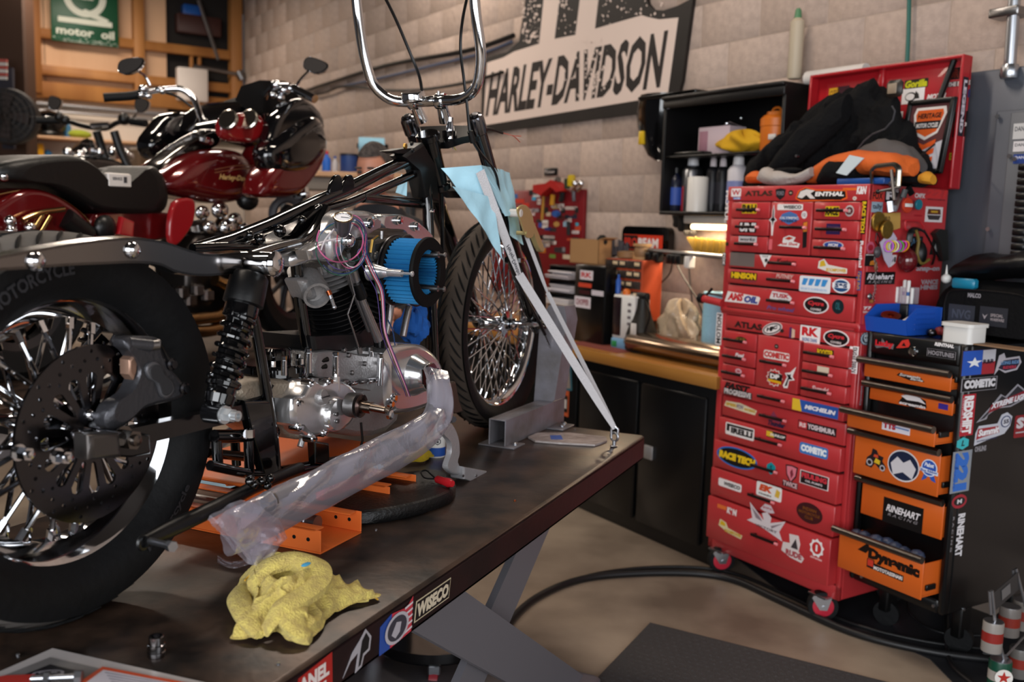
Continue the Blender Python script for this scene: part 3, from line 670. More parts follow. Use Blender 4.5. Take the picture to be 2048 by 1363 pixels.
# ------------------------------------------------------------------ workbench
BT=.86;BN=.63;BU0,BU1=-6.3,-2.895
wb=thing('workbench',W((-3.9,0,.3)),'long black workbench with a maple butcher block top against block wall','workbench')
wood=mat('butcher_block','b9823f',.33,bump=.03,scale=14,c2='a0692c',objvar=.12,stretch=(.3,.3,1),coat=.15)
NP=15
for k in range(NP):M(W).bbox((BU0,BT-.055,.02+k*BN/NP),(BU1,BT,.02+(k+1)*BN/NP-.0012),.001).build('wood_strip',wood,wb)
black=mat('cabinet_black_gloss','0a0a0b',.28,var=.3,scale=5)
M(W).bbox((BU0,.0,.03),(BU1-.03,BT-.056,BN-.03),.004).build('carcass',black,wb)
for a,b in((1155,1270),(1277,1408)):
    pa,pb_=W.pz(a,800,BN),W.pz(b,800,BN);z1=W.pz((a+b)/2,765 if a>1200 else 745,BN-.02).y
    M(W).bbox((pa.x,.07,BN-.03),(pb_.x,.75,BN-.012),.006).build('door',black,wb)
M(W).bbox((-6.2,.07,BN-.03),(W.pz(1148,800,BN).x,.75,BN-.012),.006).build('door',black,wb)
p=W.pz(1298,905,BN-.01)
M(W).bbox((p.x-.03,p.y-.03,BN-.012),(p.x+.03,p.y+.035,BN+.0),.003).build('lock_plate',K('a9a7a8',.4,metal=.6),wb)
p=W.pz(1127,750,BN-.01);sticker('decal',Frame(W((p.x,p.y,BN-.0115)),W.x,W.y,W.z),.16,.2,[('p','2f5f6c',[(.1,0),(1,.15),(.9,.8),(.5,1),(.2,.8),(0,.3)]),('p','8f8078',[(.2,.1),(.9,.2),(.8,.75),(.5,.9),(.25,.7),(.1,.3)])],wb)
p=W.pz(1127,805,BN-.01);sticker('decal',Frame(W((p.x,p.y,BN-.0115)),W.x,W.y,W.z),.09,.14,[('p','c2552c',R1),('p','1b1614',[(.1,.15),(.9,.15),(.9,.8),(.1,.8)]),('p','c9c1ba',[(.2,.3),(.8,.3),(.8,.65),(.2,.65)])],wb)
def wb_at(x,y):p=on_z(x,y,BT);return W.loc(p)
def bench_box(name,x,y,w_,d_,h_,m_,label,cat,r=.004,z0=BT):
    p=wb_at(x,y);base=W((p.x+w_/2,z0,p.z-d_/2))
    t=thing(name,base,label,cat);return t,(p.x,z0,p.z-d_),(p.x+w_,z0+h_,p.z)
# rack of papers
t,a,b=bench_box('paper_rack',1098,625,.3,.3,.42,satin,'black letter rack stuffed with papers at the back of the bench','rack')
zt_=W.pz(1120,532,.4).y;ph_=zt_-BT;a=(W.pz(1098,560,.40).x,BT,.12);b=(W.pz(1152,560,.40).x,zt_,.40)
for k in range(6):M(W).bbox((a[0],BT+ph_*k/5-.004,a[2]),(b[0],BT+ph_*k/5+.004 if k else BT+.008,b[2]),.002).build('tray',satin,t)
for x in(a[0],b[0]-.008):M(W).bbox((x,BT,a[2]),(x+.008,zt_,b[2]),.002).build('side_panel',satin,t)
rnd=random.Random(9)
for k in range(5):
    for j in range(4):
        c=('c9c2cc','d8a83c','cfc8c4','d6d2d8','b8b0b4')[k]if j<2 else 'cfc9cb'
        z=BT+ph_*k/5+.01+j*.011;M(W).bbox((a[0]+.012+rnd.uniform(0,.02),z,a[2]+.02),(b[0]-.014,z+.008,b[2]+rnd.uniform(.0,.05)),.002).build('paper_stack',K(c,.7),t)
# black steel box with stickers
t,a,b=bench_box('black_toolbox',1142,640,.0,.0,.0,satin,'black steel box with small stickers standing on the bench','box')
a=(W.pz(1146,638,.48).x,BT,.40);b=(W.pz(1207,638,.48).x,W.pz(1180,530,.48).y,.48);t.location=W(((a[0]+b[0])/2,BT,.35))
M(W).bbox(a,b,.006).build('body',black,t)
for c,x,y,w_,h_,tx,tc in(('d8cdd2',1173,550,26,20,'RK','c22a2c'),('c9442c',1170,570,26,9,'',''),('3a1216',1169,584,22,8,'',''),('d9d0d6',1165,604,32,24,'CHOPPER','8c3a44'),('cfc7cf',1195,586,24,11,'','')):
    q=W.pz(x,y,.481);dx=w_/2;w2=W.pz(x+dx,y,.481).x-W.pz(x-dx,y,.481).x
    lay=[('p',c,R1)]+([('t',tc,tx,.1,.25,.9,.8,.03)]if tx else[])
    sticker('sticker',Frame(W((q.x,q.y,.481)),W.x,W.y,W.z),w2,h_/400,lay,t)
# cardboard box on the rack
cb=mat('cardboard','a37a4f',.8,var=.06,scale=12)
z0=b[1];a2=(W.pz(1139,530,.40).x,z0,.31);b2=(W.pz(1196,530,.40).x,W.pz(1165,478,.40).y,.40)
t=thing('cardboard_box',W(((a2[0]+b2[0])/2,z0,.3)),'open brown cardboard box on top of the black steel box','box')
for q0,q1 in(((a2[0],z0,.395),(b2[0],b2[1],.40)),((a2[0],z0,.31),(b2[0],b2[1],.315)),((a2[0],z0,.31),(a2[0]+.005,b2[1],.4)),((b2[0]-.005,z0,.31),(b2[0],b2[1],.4)),((a2[0],z0,.31),(b2[0],z0+.005,.4))):M(W).box(q0,q1).build('panel',cb,t)
M(W).prism([(0,0),(.09,0),(.09,.06),(0,.05)],(b2[0],b2[1],.31),(0,0,1),(1,.2,0),(0,.004,0)).build('flap',cb,t)
single(M(W).ball((b2[0]-.03,b2[1]-.01,.355),(.035,.04,.03),10,8),'black_pouch',mat('glove_black','17130f'),W((b2[0]-.02,b2[1]-.04,.3)),'black pouch poking out of the cardboard box','pouch')
# orange small-parts cabinet
a=(W.pz(1206,640,.36).x,BT+.14,.22);b=(W.pz(1280,640,.36).x,W.pz(1240,518,.36).y,.36)
orange=mat('parts_orange','a8401c',.6,var=.06,scale=8)
t=thing('parts_cabinet',W(((a[0]+b[0])/2,a[1],.24)),'orange small-parts cabinet with rows of clear drawers','parts cabinet')
M(W).bbox(a,b,.004).build('body',orange,t)
M(W).bbox((a[0]+.01,BT,.24),(b[0]-.01,a[1],.34),.004).build('stand',satin,t)
nr,nc=6,5;hh=(b[1]-a[1])/nr;ww=(b[0]-a[0]-.01)/nc
for i in range(nr):
    for j in range(nc):
        x=a[0]+.005+j*ww;y=a[1]+i*hh
        d=M(W).bbox((x+.003,y+.008,.355),(x+ww-.003,y+hh-.004,.368),.002).build('drawer',K('3a332f',.25),t)
        if(i*5+j)%3!=1:M(W).bbox((x+.01,y+hh*.45,.368),(x+ww-.01,y+hh*.78,.37),.0005).build('name_tag',K('d4bc98',.6),d)
top=b[1]
sp=thing('wire_spool',W((W.pz(1284,512,.25).x,top,.25)),'tan wooden wire spool on the orange parts cabinet','spool')
M(W).lathe([(.05,0),(.05,.012),(.036,.014),(.036,.07),(.05,.072),(.05,.085)],(W.pz(1284,512,.25).x,top,.25),(0,1,0),18).build('spool',K('a98458',.6),sp)
M(W).lathe([(.037,.015),(.043,.03),(.043,.055),(.037,.07)],(W.pz(1284,512,.25).x,top,.25),(0,1,0),18,caps=False).build('wire',K('8a6b4a',.5),sp)
single(M(W).lathe([(.03,0),(.06,.005),(.06,.035),(.03,.04)],(W.pz(1256,512,.22).x,top,.22),(0,1,0),16),'tape_roll',K('8d6c48',.6),W((W.pz(1256,512,.22).x,top,.22)),'brown tape roll lying left of the spool','tape roll')
mb=M(W);rnd=random.Random(2)
for k in range(9):
    x=W.pz(1215+k*4,500,.2).x;mb.tube(spline([(x,top,.15+.02*(k%3)),(x+.03,top+.05+.05*rnd.random(),.2),(x+.06,top+.01,.22)],4),.008,6)
single(mb,'cable_heap',mat('cable_dark','2a2630',.6),W((W.pz(1235,510,.2).x,top,.2)),'heap of dark cables on the orange parts cabinet','cables')
# battery charger
a=(W.pz(1224,650,.47).x,BT,.36);b=(W.pz(1266,650,.47).x,W.pz(1245,590,.47).y,.47)
t=thing('battery_charger',W(((a[0]+b[0])/2,BT,.42)),'black and white battery charger with a blue base on the bench','charger')
M(W).bbox((a[0],BT+.055,a[2]),b,.006).build('body',wht,t)
M(W).bbox((a[0]+.008,BT+.07,.47),(a[0]+(b[0]-a[0])*.42,b[1]-.012,.473),.001).build('dark_display',K('23181c',.2),t)
M(W).bbox((a[0],BT,a[2]),(b[0],BT+.055,.475),.005).build('base',K('6f9cc0',.5),t)
M(W).bbox((a[0]+.01,BT+.01,.475),(a[0]+.05,BT+.04,.4765),.0005).build('green_label',K('2c8a4c',.5),t)
for k in range(4):M(W).bbox((b[0]-.045,b[1]-.05-k*.033,.47),(b[0]-.02,b[1]-.035-k*.033,.473),.001).build('button',K('6c6468',.5),t)
# black box, small bottles left of the charger
single(M(W).bbox((W.pz(1200,640,.36).x,BT,.3),(W.pz(1222,640,.36).x,BT+.16,.42),.01),'spray_head_tub',K('4a4442',.4),W((W.pz(1212,640,.36).x,BT,.36)),'dark grey tub with clear lid left of the charger','tub')
p=W.pz(1236,590,.42);mb=M(W).lathe([(.014,0),(.014,.07),(.006,.08),(.006,.1)],(p.x,b[1],.42),(0,1,0),12)
single(mb,'blue_glue_bottle',K('2c58ac',.35),W((p.x,b[1],.42)),'tiny blue bottle standing on the battery charger','bottle')
mb=M(W).lathe([(.02,0),(.02,.02),(.008,.03)],(W.pz(1253,590,.42).x,b[1],.42),(0,1,0),12)
single(mb,'orange_stopper',K('cf6a22',.4),W((W.pz(1253,590,.42).x,b[1],.42)),'small orange stopper lying on the battery charger','stopper')
# black drill / spray pump
p=W.pz(1285,632,.42)
t=thing('spray_pump',W((p.x,BT,.42)),'black pump sprayer wrapped in a dark bag on the bench','sprayer')
M(W).lathe([(.075,0),(.085,.02),(.08,.09),(.055,.16),(.035,.22),(.03,.27)],(p.x,BT,.42),(0,1,0),18).build('body',mat('bag_black','17140f',.5,bump=.5,scale=18),t)
M(W).bbox((p.x-.045,BT+.26,.40),(p.x+.04,BT+.3,.44),.01).build('pump_head',satin,t)
M(W).tube(spline([(p.x+.03,BT+.27,.44),(p.x+.09,BT+.2,.45),(p.x+.07,BT+.1,.46),(p.x+.1,BT+.03,.46)],5),.006,6).build('hose',satin,t)
M(W).bbox((p.x+.01,BT+.09,.5),(p.x+.05,BT+.15,.505),.001).build('white_label',paper,t)
# clear plastic bag
cx=W.pz(1352,640,.3).x
def fn(u,v):
    th=2*pi*u;ph=pi*v;k=1+.16*sin(3*th+4*ph)+.12*sin(7*th-3*ph)+.08*sin(13*th+9*ph);z=(1+cos(ph))/2
    return(cx+.125*k*sin(ph)**.6*cos(th)*(1-.25*z),BT+.27*z*(.9+.12*sin(5*th+2))+.003,.27+.08*k*sin(ph)**.6*sin(th))
single(M(W).sheet(fn,64,24,True),'plastic_bag',mat('tan_bag','b9a58c',.25,bump=.7,scale=12,var=.2),W((cx,BT,.27)),'crumpled tan plastic bag standing at the back of the bench','bag')
# muffler
pa=W.loc(on_z(1262,652,BT));y_=BT+.055
mf=thing('muffler',W((-3.3,BT,.42)),'brushed steel exhaust muffler lying along the bench','muffler')
rings=[]
x0=W.pz(1250,640,.5).x;x1=BU1+.05
for s_,k in((0,.45),(.02,.8),(.06,1),(.9,1),(.97,.9),(1,.5)):
    rings.append([(x0+(x1-x0)*s_,y_+.052*k*sin(q*2*pi/20),.45+.085*k*cos(q*2*pi/20))for q in range(20)])
M(W).loft(rings).build('shell',mat('muffler_steel','a08a76',.22,1,bump=.03,scale=30),mf)
M(W).tube([(x0+.035,y_+.053,.45+.0),(x0+.04,y_,.45+.086)],.004,6).build('seam',steel,mf)
# red mat
single(M(W).bbox((W.pz(1160,650,.5).x,BT,.36),(W.pz(1262,650,.5).x,BT+.004,.585),.001),'red_mat',K('7c3a30',.8),W((W.pz(1210,650,.5).x,BT,.47)),'thin dull red mat on the wooden bench top','mat')
# blue shop towel roll standing at the end of the bench
p=wb_at(1414,716)
t=thing('blue_towel_roll',W((p.x,BT,p.z-.03)),'tall light blue roll of shop towels standing at the bench end','towel roll');zt=W.pz(1418,584,p.z).y
M(W).lathe([(.02,zt-BT),(.062,zt-BT),(.062,0),(.02,0)],(p.x,BT,p.z-.04),(0,1,0),28,caps=False).build('paper',mat('towel_blue','8fc0d8'),t)
M(W).lathe([(.019,0),(.019,zt-BT-.002)],(p.x,BT,p.z-.04),(0,1,0),14).build('core',K('9a8468',.8),t)
mb=M(W);a=wpt(1424,577,.62);b=wpt(1407,597,.62);mb.tube([a,b],.006,8);mb.tube([wpt(1417,586,.62),wpt(1452,593,.62)],.005,8)
single(mb,'t_handle_key',gunmetal,W(V(wpt(1430,590,.62))),'grey T-handle key hooked on the chest over the blue towels','tool')
# ================================================================== RED TOOL CHEST
ca=radians(32.5)
C=Frame((.898,4.069,0),(sin(ca),-cos(ca),0),UP,(-cos(ca),-sin(ca),0))
CW=.705;CD=.468
CSIDE=Frame(C((CW,0,0)),-C.z,UP,C.x)
red=mat('chest_red','b43235',.34,coat=.15,var=.04,scale=3)
red2=mat('chest_red_side','a81c24',.34,coat=.3,var=.05,scale=3)
dark=mat('gap_shade','180606',.8)
chest=thing('roll_cabinet',C((CW/2,0,-.25)),'tall red rolling tool cabinet with stickered drawers and red casters','tool cabinet')
top=thing('top_chest',C((CW/2,1.14,-.25)),'red top tool chest with its stickered lid open','tool chest')
# carcasses: frame strips round a near-black sheet that paints shade between the drawers
def carcass(par,z0,z1):
    M(C).bbox((0,z0,-CD),(CW,z1,-.012),.004).build('body',red,par)
    M(C).bbox((0,z0,-.012),(.028,z1,.004),.002).build('corner_post',red,par)
    M(C).bbox((CW-.02,z0,-.012),(CW,z1,.004),.002).build('corner_post',red,par)
    M(C).box((.028,z0+.03,-.0119),(CW-.02,z1-.06,-.010)).build('drawer_gap_shade',dark,par)
carcass(chest,.10,1.14);carcass(top,1.145,1.67)
M(C).bbox((.0,.10,-.012),(CW,.155,.004),.002).build('bottom_rail',red,chest)
M(C).bbox((.0,1.085+.05,-.012),(CW,1.145,.006),.002).build('top_rail',red,chest)
M(C).bbox((0,1.61,-.012),(CW,1.67,.006),.003).build('front_rail',red,top)
M(C).bbox((0,1.145,-.012),(CW,1.163,.012),.002).build('bottom_rail',red,top)
M(C).bbox((CW-.02,1.13,-.3),(CW+.004,1.16,.01),.003).build('side_lip',red2,top)
hmat=mat('handle_dark','2a1c1c',.3,.6);hglint=K('e8888e',.25)  # pink end colour paints the red reflection on each drawer handle
def drawer(par,u0,u1,z1,z0,pr,hpx=None,hlen=.14,hz=None):
    d=M(C).bbox((u0,z0,-.010),(u1,z1,pr),.003).build('drawer',red,par)
    if hpx is not None:
        hu=u0+(u1-u0)*hpx;hv=hz if hz else z0+(z1-z0)*.52
        mb=M(C);mb.bbox((hu-hlen/2,hv-.006,pr+.016),(hu+hlen/2,hv+.006,pr+.026),.003)
        for k in(-1,1):mb.box((hu+k*hlen*.42-.004,hv-.004,pr-.001),(hu+k*hlen*.42+.004,hv+.004,pr+.018))
        mb.m=1;mb.cyl((hu+hlen/2-.001,hv,pr+.021),(hu+hlen/2+.012,hv,pr+.021),.006,n=8)
        mb.build('handle',[hmat,hglint],d)
    d['pr']=pr
    return d
D={}
rows=((1.605,1.540),(1.536,1.470),(1.465,1.402))
for i,(a,b)in enumerate(rows):
    D['UL%d'%i]=drawer(top,.040,.250,a,b,.02,.5,.115)
    D['UR%d'%i]=drawer(top,.472,.680,a,b,.02,.45,.13)
D['UM']=drawer(top,.258,.464,1.605,1.402,.02,.62,.12)
for i,(a,b)in enumerate(((1.394,1.335),(1.327,1.269),(1.260,1.166))):
    D['UW%d'%i]=drawer(top,.038,.682,a,b,.02 if i<2 else .014,.47,.13)
D['LT']=drawer(chest,.030,.69,1.13,1.075,.006)
for i,(a,b)in enumerate(((1.067,.997),(.992,.930),(.924,.861))):
    D['LL%d'%i]=drawer(chest,.048,.232,a,b,.03,.42,.12)
    D['LR%d'%i]=drawer(chest,.474,.686,a,b,.03,.4,.13)
D['LM']=drawer(chest,.240,.458,1.07,.859,.03,.45,.125)
for i,(a,b,p_)in enumerate(((.854,.794,.03),(.786,.700,.012),(.693,.601,.03),(.591,.476,.035),(.469,.351,.04),(.343,.160,.05))):
    D['LW%d'%i]=drawer(chest,.046 if i<3 else .03,.684,a,b,p_,.46 if i!=5 else .52,.13)
# stickers -----------------------------------------------------------
def put(par,Fr,x,y,w_,h_,lay,rot=0.,n=0.,loc=None,name='sticker'):
    q=Fr.pz(x,y,n);a=Fr.pz(x-w_/2,y,n);b=Fr.pz(x+w_/2,y,n);c=Fr.pz(x,y-h_/2,n);d=Fr.pz(x,y+h_/2,n)
    return sticker(name,Frame(Fr((q.x,q.y,n)),Fr.x,Fr.y,Fr.z),abs(b.x-a.x),abs(c.y-d.y),lay,par,rot)
def lay(bg,tc,tx,shape=None,edge=None,sh=0.,b=.03,box=(.08,.2,.92,.82),sub=None,subc=None):
    S=shape or R1;L=[('p',edge or bg,S)]
    if edge:L.append(('p',bg,inset(S,.12)))
    x0,y0,x1,y1=box
    if sub:
        L.append(('t',tc,tx,x0,y0+(y1-y0)*.38,x1,y1,b,sh));L.append(('t',subc or tc,sub,x0+.05,y0,x1-.05,y0+(y1-y0)*.26,b*.5,sh))
    elif tx:L.append(('t',tc,tx,x0,y0,x1,y1,b,sh))
    return L
def z3(x,y):return 1400+x/4.008,360+y/4.008
def z4(x,y):return 1400+x/4.26,640+y/4.26
def z5(x,y):return 1400+x/3.786,900+y/3.786
SC={3:(z3,4.008),4:(z4,4.26),5:(z5,3.786)}
def ST(key,z,x,y,w_,h_,L,rot=0.):
    fn,k=SC[z];X,Y=fn(x,y)
    if key in D:par=D[key];n=par['pr']
    else:par={'top':top,'chest':chest}[key];n=.006
    return put(par,C,X,Y,w_/k,h_/k,L,rot,n)
def words(tc,tx,b=.03,sh=0.,out=None):
    L=[]
    if out:L.append(('p',out,[(0,.05),(.04,0),(.97,0),(1,.1),(1,.95),(.95,1),(.03,1),(0,.9)]))
    L.append(('t',tc,tx,.03,.08,.97,.92,b,sh));return L
# top rail of the top chest
ST('top',3,290,100,78,66,lay('e4dcdc','b8282c','W',RR()));ST('top',3,296,146,56,16,lay('3f7ec2','dfe6ee','oil',R1))
ST('top',3,470,106,236,52,words('3a2a22','ATLAS',.05))
ST('top',3,645,112,84,96,[('p','1c1a1e',[(0,.9),(.1,.3),(.5,0),(.9,.3),(1,.9),(.5,1)]),('t','7d7a82','FORD',.15,.4,.85,.75,.03)])
ST('top',3,728,102,38,44,[('p','2a2420',E1),('p','b8a48c',inset(E1,.45))])
ST('top',3,970,112,420,118,[('p','e05a22',[(0,.2),(.05,.75),(.2,1),(.4,.82),(.97,.78),(1,.2),(.9,.05),(.1,0)]),('p','1a1414',[(.03,.25),(.08,.7),(.2,.92),(.4,.72),(.95,.68),(.97,.28),(.88,.14),(.12,.1)]),('p','dcd4d0',[(.05,.3),(.1,.7),(.22,.85),(.38,.75),(.3,.55),(.4,.2),(.3,.2),(.22,.45),(.14,.22)]),('t','f0ebe8','ENTHAL',.39,.36,.93,.66,.05,.1),('t','1c1210','CHAINWHEELS',.42,.1,.9,.24,.03)])
ST('top',3,1296,80,84,78,words('ece6e6','K&N',.05,.15));ST('top',3,1200,72,110,20,lay('e06a28','e06a28',''))
ST('top',3,1240,146,32,32,[('p','d0c0b8',E1),('p','8a7c74',inset(E1,.5))])
# corner posts
def postst(z,x,y,w_,h_,L,par=None,n=.004):fn,k=SC[z];X,Y=fn(x,y);return put(par or top,C,X,Y,w_/k,h_/k,L,0,n)
def vert(tc,tx,bg=None,b=.03,flip=1):
    return(tc,tx,bg,b,flip)
def vsticker(par,Fr,x,y,w_,h_,tc,tx,bg=None,b=.03,up=False,n=.004):
    q=Fr.pz(x,y,n);a=Fr.pz(x-w_/2,y,n);bb=Fr.pz(x+w_/2,y,n);c=Fr.pz(x,y-h_/2,n);d=Fr.pz(x,y+h_/2,n)
    W_=abs(c.y-d.y);H_=abs(bb.x-a.x);L=([('p',bg,R1)]if bg else[])+[('t',tc,tx,.04,.14,.96,.86,b)]
    return sticker('sticker',Frame(Fr((q.x,q.y,n)),Fr.x,Fr.y,Fr.z),W_,H_,L,par,pi/2 if up else-pi/2)
vsticker(top,C,1454,413,9,70,'e8e0de','MOTUL',None,.04)
vsticker(top,C,1450,468,5,28,'e6a8b4','LUCAS',None)
M(C).cyl((.013,1.43,.004),(.013,1.43,.008),.008,n=10).build('round_sticker',K('2a2a14',.5),top)
vsticker(top,C,1448,518,7,26,'ece4e2','FOX','241c20')
vsticker(top,C,1727,434,11,68,'e0c020','RACE TECH','1a1614',.05)
vsticker(top,C,1722,508,9,58,'ece6e6','Renthal',None,.04)
vsticker(top,C,1717,561,10,39,'c08a3c','OHLINS','2c4c90',.03)
vsticker(chest,C,1438,657,12,64,'26201e','MOTION','e4dede',.03,True)
vsticker(chest,C,1707,719,18,55,'1c1616','Kreed Works','ece8e8',.02,True)
sk=put(top,C,1714,428,6,14,lay('4a3a3e','4a3a3e',''),0,.004)
# drawers of the top chest
ST('UL0',3,395,228,120,78,words('1c1814','B&H',.05,0,'d8b41c'));ST('UL1',3,382,378,140,84,words('f0eaea','UNI',.06,.2,'241818'))
ST('UL2',3,382,474,144,46,lay('cfc8ca','3c3438','works',R1,sh=.3))
ST('UM',3,585,320,62,250,[('p','e8e2e2',[(.5,1),(.36,.8),(.36,.6),(0,.5),(.3,.42),(.42,0),(.58,0),(.66,.42),(1,.5),(.66,.6),(.66,.8)]),('p','161218',[(.5,.94),(.43,.78),(.43,.6),(.15,.5),(.4,.46),(.5,.3),(.6,.46),(.85,.5),(.6,.6),(.58,.78)])])
ST('UM',3,722,216,204,48,lay('e6e0de','1e1a1c','WISECO',RR(.03,.1),b=.05,box=(.24,.2,.95,.8)))
ST('UM',3,715,304,164,108,[('p','4a6ea8',[(0,.4),(.5,0),(1,.4),(.85,.8),(.5,1),(.15,.8)]),('t','d8d4d8','OLYMPIC',.04,.42,.96,.6,.03),('t','1c2a4a','STEELS',.1,.2,.9,.36,.03)])
ST('UM',3,836,278,46,62,[('p','dcd4d6',E1),('t','5a4a50','12',.25,.3,.75,.7,.02)])
ST('UM',3,840,438,40,220,[('p','1c181a',[(.2,0),(1,.05),(.9,1),(.0,.95)]),('p','d87c2c',[(.15,.6),(.9,.62),(.88,.98),(.1,.94)])])
ST('UM',3,712,490,176,96,[('p','e8e2e0',[(0,.1),(.2,.35),(.25,.8),(.5,1),(.8,.85),(.7,.5),(1,.35),(.95,0)]),('p','c03a22',[(.3,.7),(.5,.9),(.7,.78),(.5,.6)]),('t','c22c28','Hot Shot',.06,.16,.92,.42,.03,.2)])
ST('UM',3,565,515,26,84,lay('d8646c','e8b0b4',''))
ST('UR0',3,1060,250,112,80,words('1e1a12','RACE',.05,.1,'d8b81c'));ST('UR0',3,1198,246,72,92,[('p','bcb0ae',E1),('p','5c2c30',inset(E1,.2)),('p','c4b8b4',star(.5,.5,.25,.1))])
ST('UR1',3,1068,392,112,86,lay('2a1c4c','5a3a5c','TOKICO',R1));ST('UR2',3,1068,520,164,62,[('p','c8c4cc',E1),('p','2c4c9c',inset(E1,.12)),('t','e0dce0','MCM',.25,.3,.75,.72,.05,.2)])
ST('UW0',3,338,636,196,106,lay('6e625e','5c504c',''));ST('UW0',3,522,648,98,98,[('p','e8e2e2',[(.5,0),(1,1),(0,1)]),('p','201c1e',[(.55,.35),(.75,.6),(.6,.75),(.45,.6)]),('t','2a2426','TAV',.25,.8,.75,.95,.02)])
ST('UW0',3,690,656,170,64,words('5c1c1c','Kustom',.04,.3));ST('UW0',3,1062,690,236,112,[('p','e2dcd4',[(0,.3),(.02,.8),(.2,1),(.35,.6),(1,.4),(1,.05),(.5,0)]),('p','d8b030',[(.06,.4),(.08,.8),(.2,.9),(.28,.5)]),('t','d8a820','BOOMPOWER',.3,.12,.98,.36,.04)])
ST('UW1',3,350,766,212,60,words('e0b81c','HINSON',.07,0,'241a14'));ST('UW1',3,395,812,120,22,words('6a4048','Racing',.03,.3))
ST('UW1',3,680,772,150,40,words('d8b0a8','PUTNEY',.04,.2));ST('UW1',3,920,836,250,128,[('p','e2e4ea',RR(.05,.1))]+[('p','3c8ed0',[(.08+.21*k,.42),(.2+.21*k,.42),(.29+.21*k,.85),(.12+.21*k,.85)])for k in range(4)]+[('t','8ab0d8','SPORTS SUSPENSION',.06,.12,.9,.26,.01)])
ST('UW1',3,1132,848,142,116,[('p','e4e6ea',E1),('p','244c7c',inset(E1,.12)),('p','e8e8ec',[(.0,.36),(1,.36),(1,.7),(0,.7)]),('t','1f3c66','S&S',.14,.38,.86,.68,.06)])
ST('UW2',3,338,944,284,96,[('p','e6dedc',[(.0,.05),(.08,.95),(.97,.75),(1,.6),(.95,.1)]),('t','c4242a','AMS',.08,.2,.54,.86,.06,.25),('t','2a3c8c','OIL',.56,.16,.94,.74,.06,.2)])
ST('UW2',3,642,936,188,96,[('p','e6dede',[(.05,.3),(.15,.95),(.8,.85),(1,.5),(.9,.05),(.3,.1)]),('t','b82c34','TUSK',.16,.42,.88,.78,.05,.1),('t','4a4046','racing',.45,.2,.85,.34,.02)])
ST('UW2',3,645,1030,240,40,words('6a4c80','Pro wheel',.04,.3));ST('UW2',3,930,1002,204,136,[('p','e4dcdc',E1),('p','1c1416',inset(E1,.1)),('t','c83038','Cycra',.18,.42,.82,.74,.05,.2),('t','dcd0d0','COVERS',.3,.18,.72,.32,.03)])
ST('UW2',3,1106,1014,96,118,[('p','14242a',E1),('t','2c6a72','OIL',.3,.3,.7,.8,.02)])
# lower cabinet
ST('LT',4,410,46,252,66,words('2c1e1c','ATLAS',.05));ST('LT',4,616,72,172,100,[('p','e4dedc',E1),('p','1e1a1c',inset(E1,.08)),('p','e6e0de',inset(E1,.2)),('t','1e1a1c','HJC',.2,.3,.8,.7,.08,.2)],.3)
ST('LT',4,698,90,34,34,[('p','2a2220',E1)]);ST('LT',4,786,106,50,92,[('p','5a2c5c',[(0,0),(.45,0),(.4,1),(0,.95)]),('p','d0b49c',[(.45,0),(1,.1),(.95,.8),(.42,.9)])])
ST('LT',4,938,122,172,146,lay('ece8e8','c8242c','RK',R1,b=.06,sub='RACING CHAINS',subc='4c6a9c',box=(.08,.08,.92,.92)))
ST('LT',4,1160,154,222,142,[('p','e6dede',E1),('p','1a1416',inset(E1,.1)),('t','c83038','Cycra',.18,.42,.82,.74,.05,.2),('t','dcd0d0','COVERS',.3,.18,.72,.32,.03)])
ST('LL0',4,350,168,96,56,lay('3a2a18','8a6a2c','K&R',E1));ST('LL1',4,338,298,82,38,words('ece4e4','Fuel',.05,.2));ST('LL2',4,328,434,54,46,[('p','e0b0b8',E1),('p','b84a5a',inset(E1,.4))])
ST('LM',4,652,302,232,78,[('p','b8262a',RR(.06,.2)),('p','e4dad6',inset(RR(.06,.2),.05)),('t','c03030','COMETIC',.04,.18,.96,.86,.07)])
ST('LM',4,652,222,36,40,[('p','2a2624',E1),('p','b8a89c',inset(E1,.5))])
ST('LM',4,634,490,138,150,[('p','e0d4cc',star(.5,.5,.52,.42,12)),('p','c02a28',star(.5,.5,.46,.36,12)),('p','1e1816',[(.12,.35),(.95,.2),(1,.75),(.2,.8)]),('t','ece6e2','DP',.24,.44,.82,.72,.07),('p','e0a81c',[(.12,.26),(.95,.2),(.95,.36),(.12,.4)])])
ST('LM',4,762,486,104,200,[('p','e8e2e0',[(.1,0),(.4,.02),(.5,.35),(.95,.42),(.75,.55),(1,1),(.55,.72),(.1,.65),(.3,.5),(.0,.1)]),('p','181416',[(.15,.08),(.35,.12),(.45,.4),(.8,.44),(.6,.53),(.62,.66),(.5,.6),(.25,.62),(.4,.48)])])
ST('LR0',4,1066,276,146,60,words('e0b41c','BOOSTER',.05,0,'2c2416'));ST('LR1',4,1048,428,100,64,lay('e0ccb4','c8a83c',''));ST('LR2',4,1022,588,160,56,words('e4b4b4','Suzuki',.05,.3))
ST('LW0',4,316,572,240,70,words('241a1a','FASST',.07,.3));ST('LW0',4,320,622,244,56,words('ddd4d4','PROGRESSIVE',.03,0,'221a1c'))
ST('LW0',4,978,752,396,100,[('p','2c54a4',R1),('p','e0b830',[(0,0),(.22,0),(.16,1),(0,1)]),('t','e8e4ea','MICHELIN',.28,.3,.95,.68,.06,.2)])
ST('LW1',4,344,744,280,76,[('p','ddd0b0',[(0,.3),(.05,.9),(.5,1),(1,.6),(.95,.05),(.5,.15)]),('t','c49a20','SPEED',.05,.4,.4,.75,.06),('t','8a7a8c','POW',.4,.3,.6,.85,.05),('t','c49a20','WORKS',.62,.3,.96,.6,.06)])
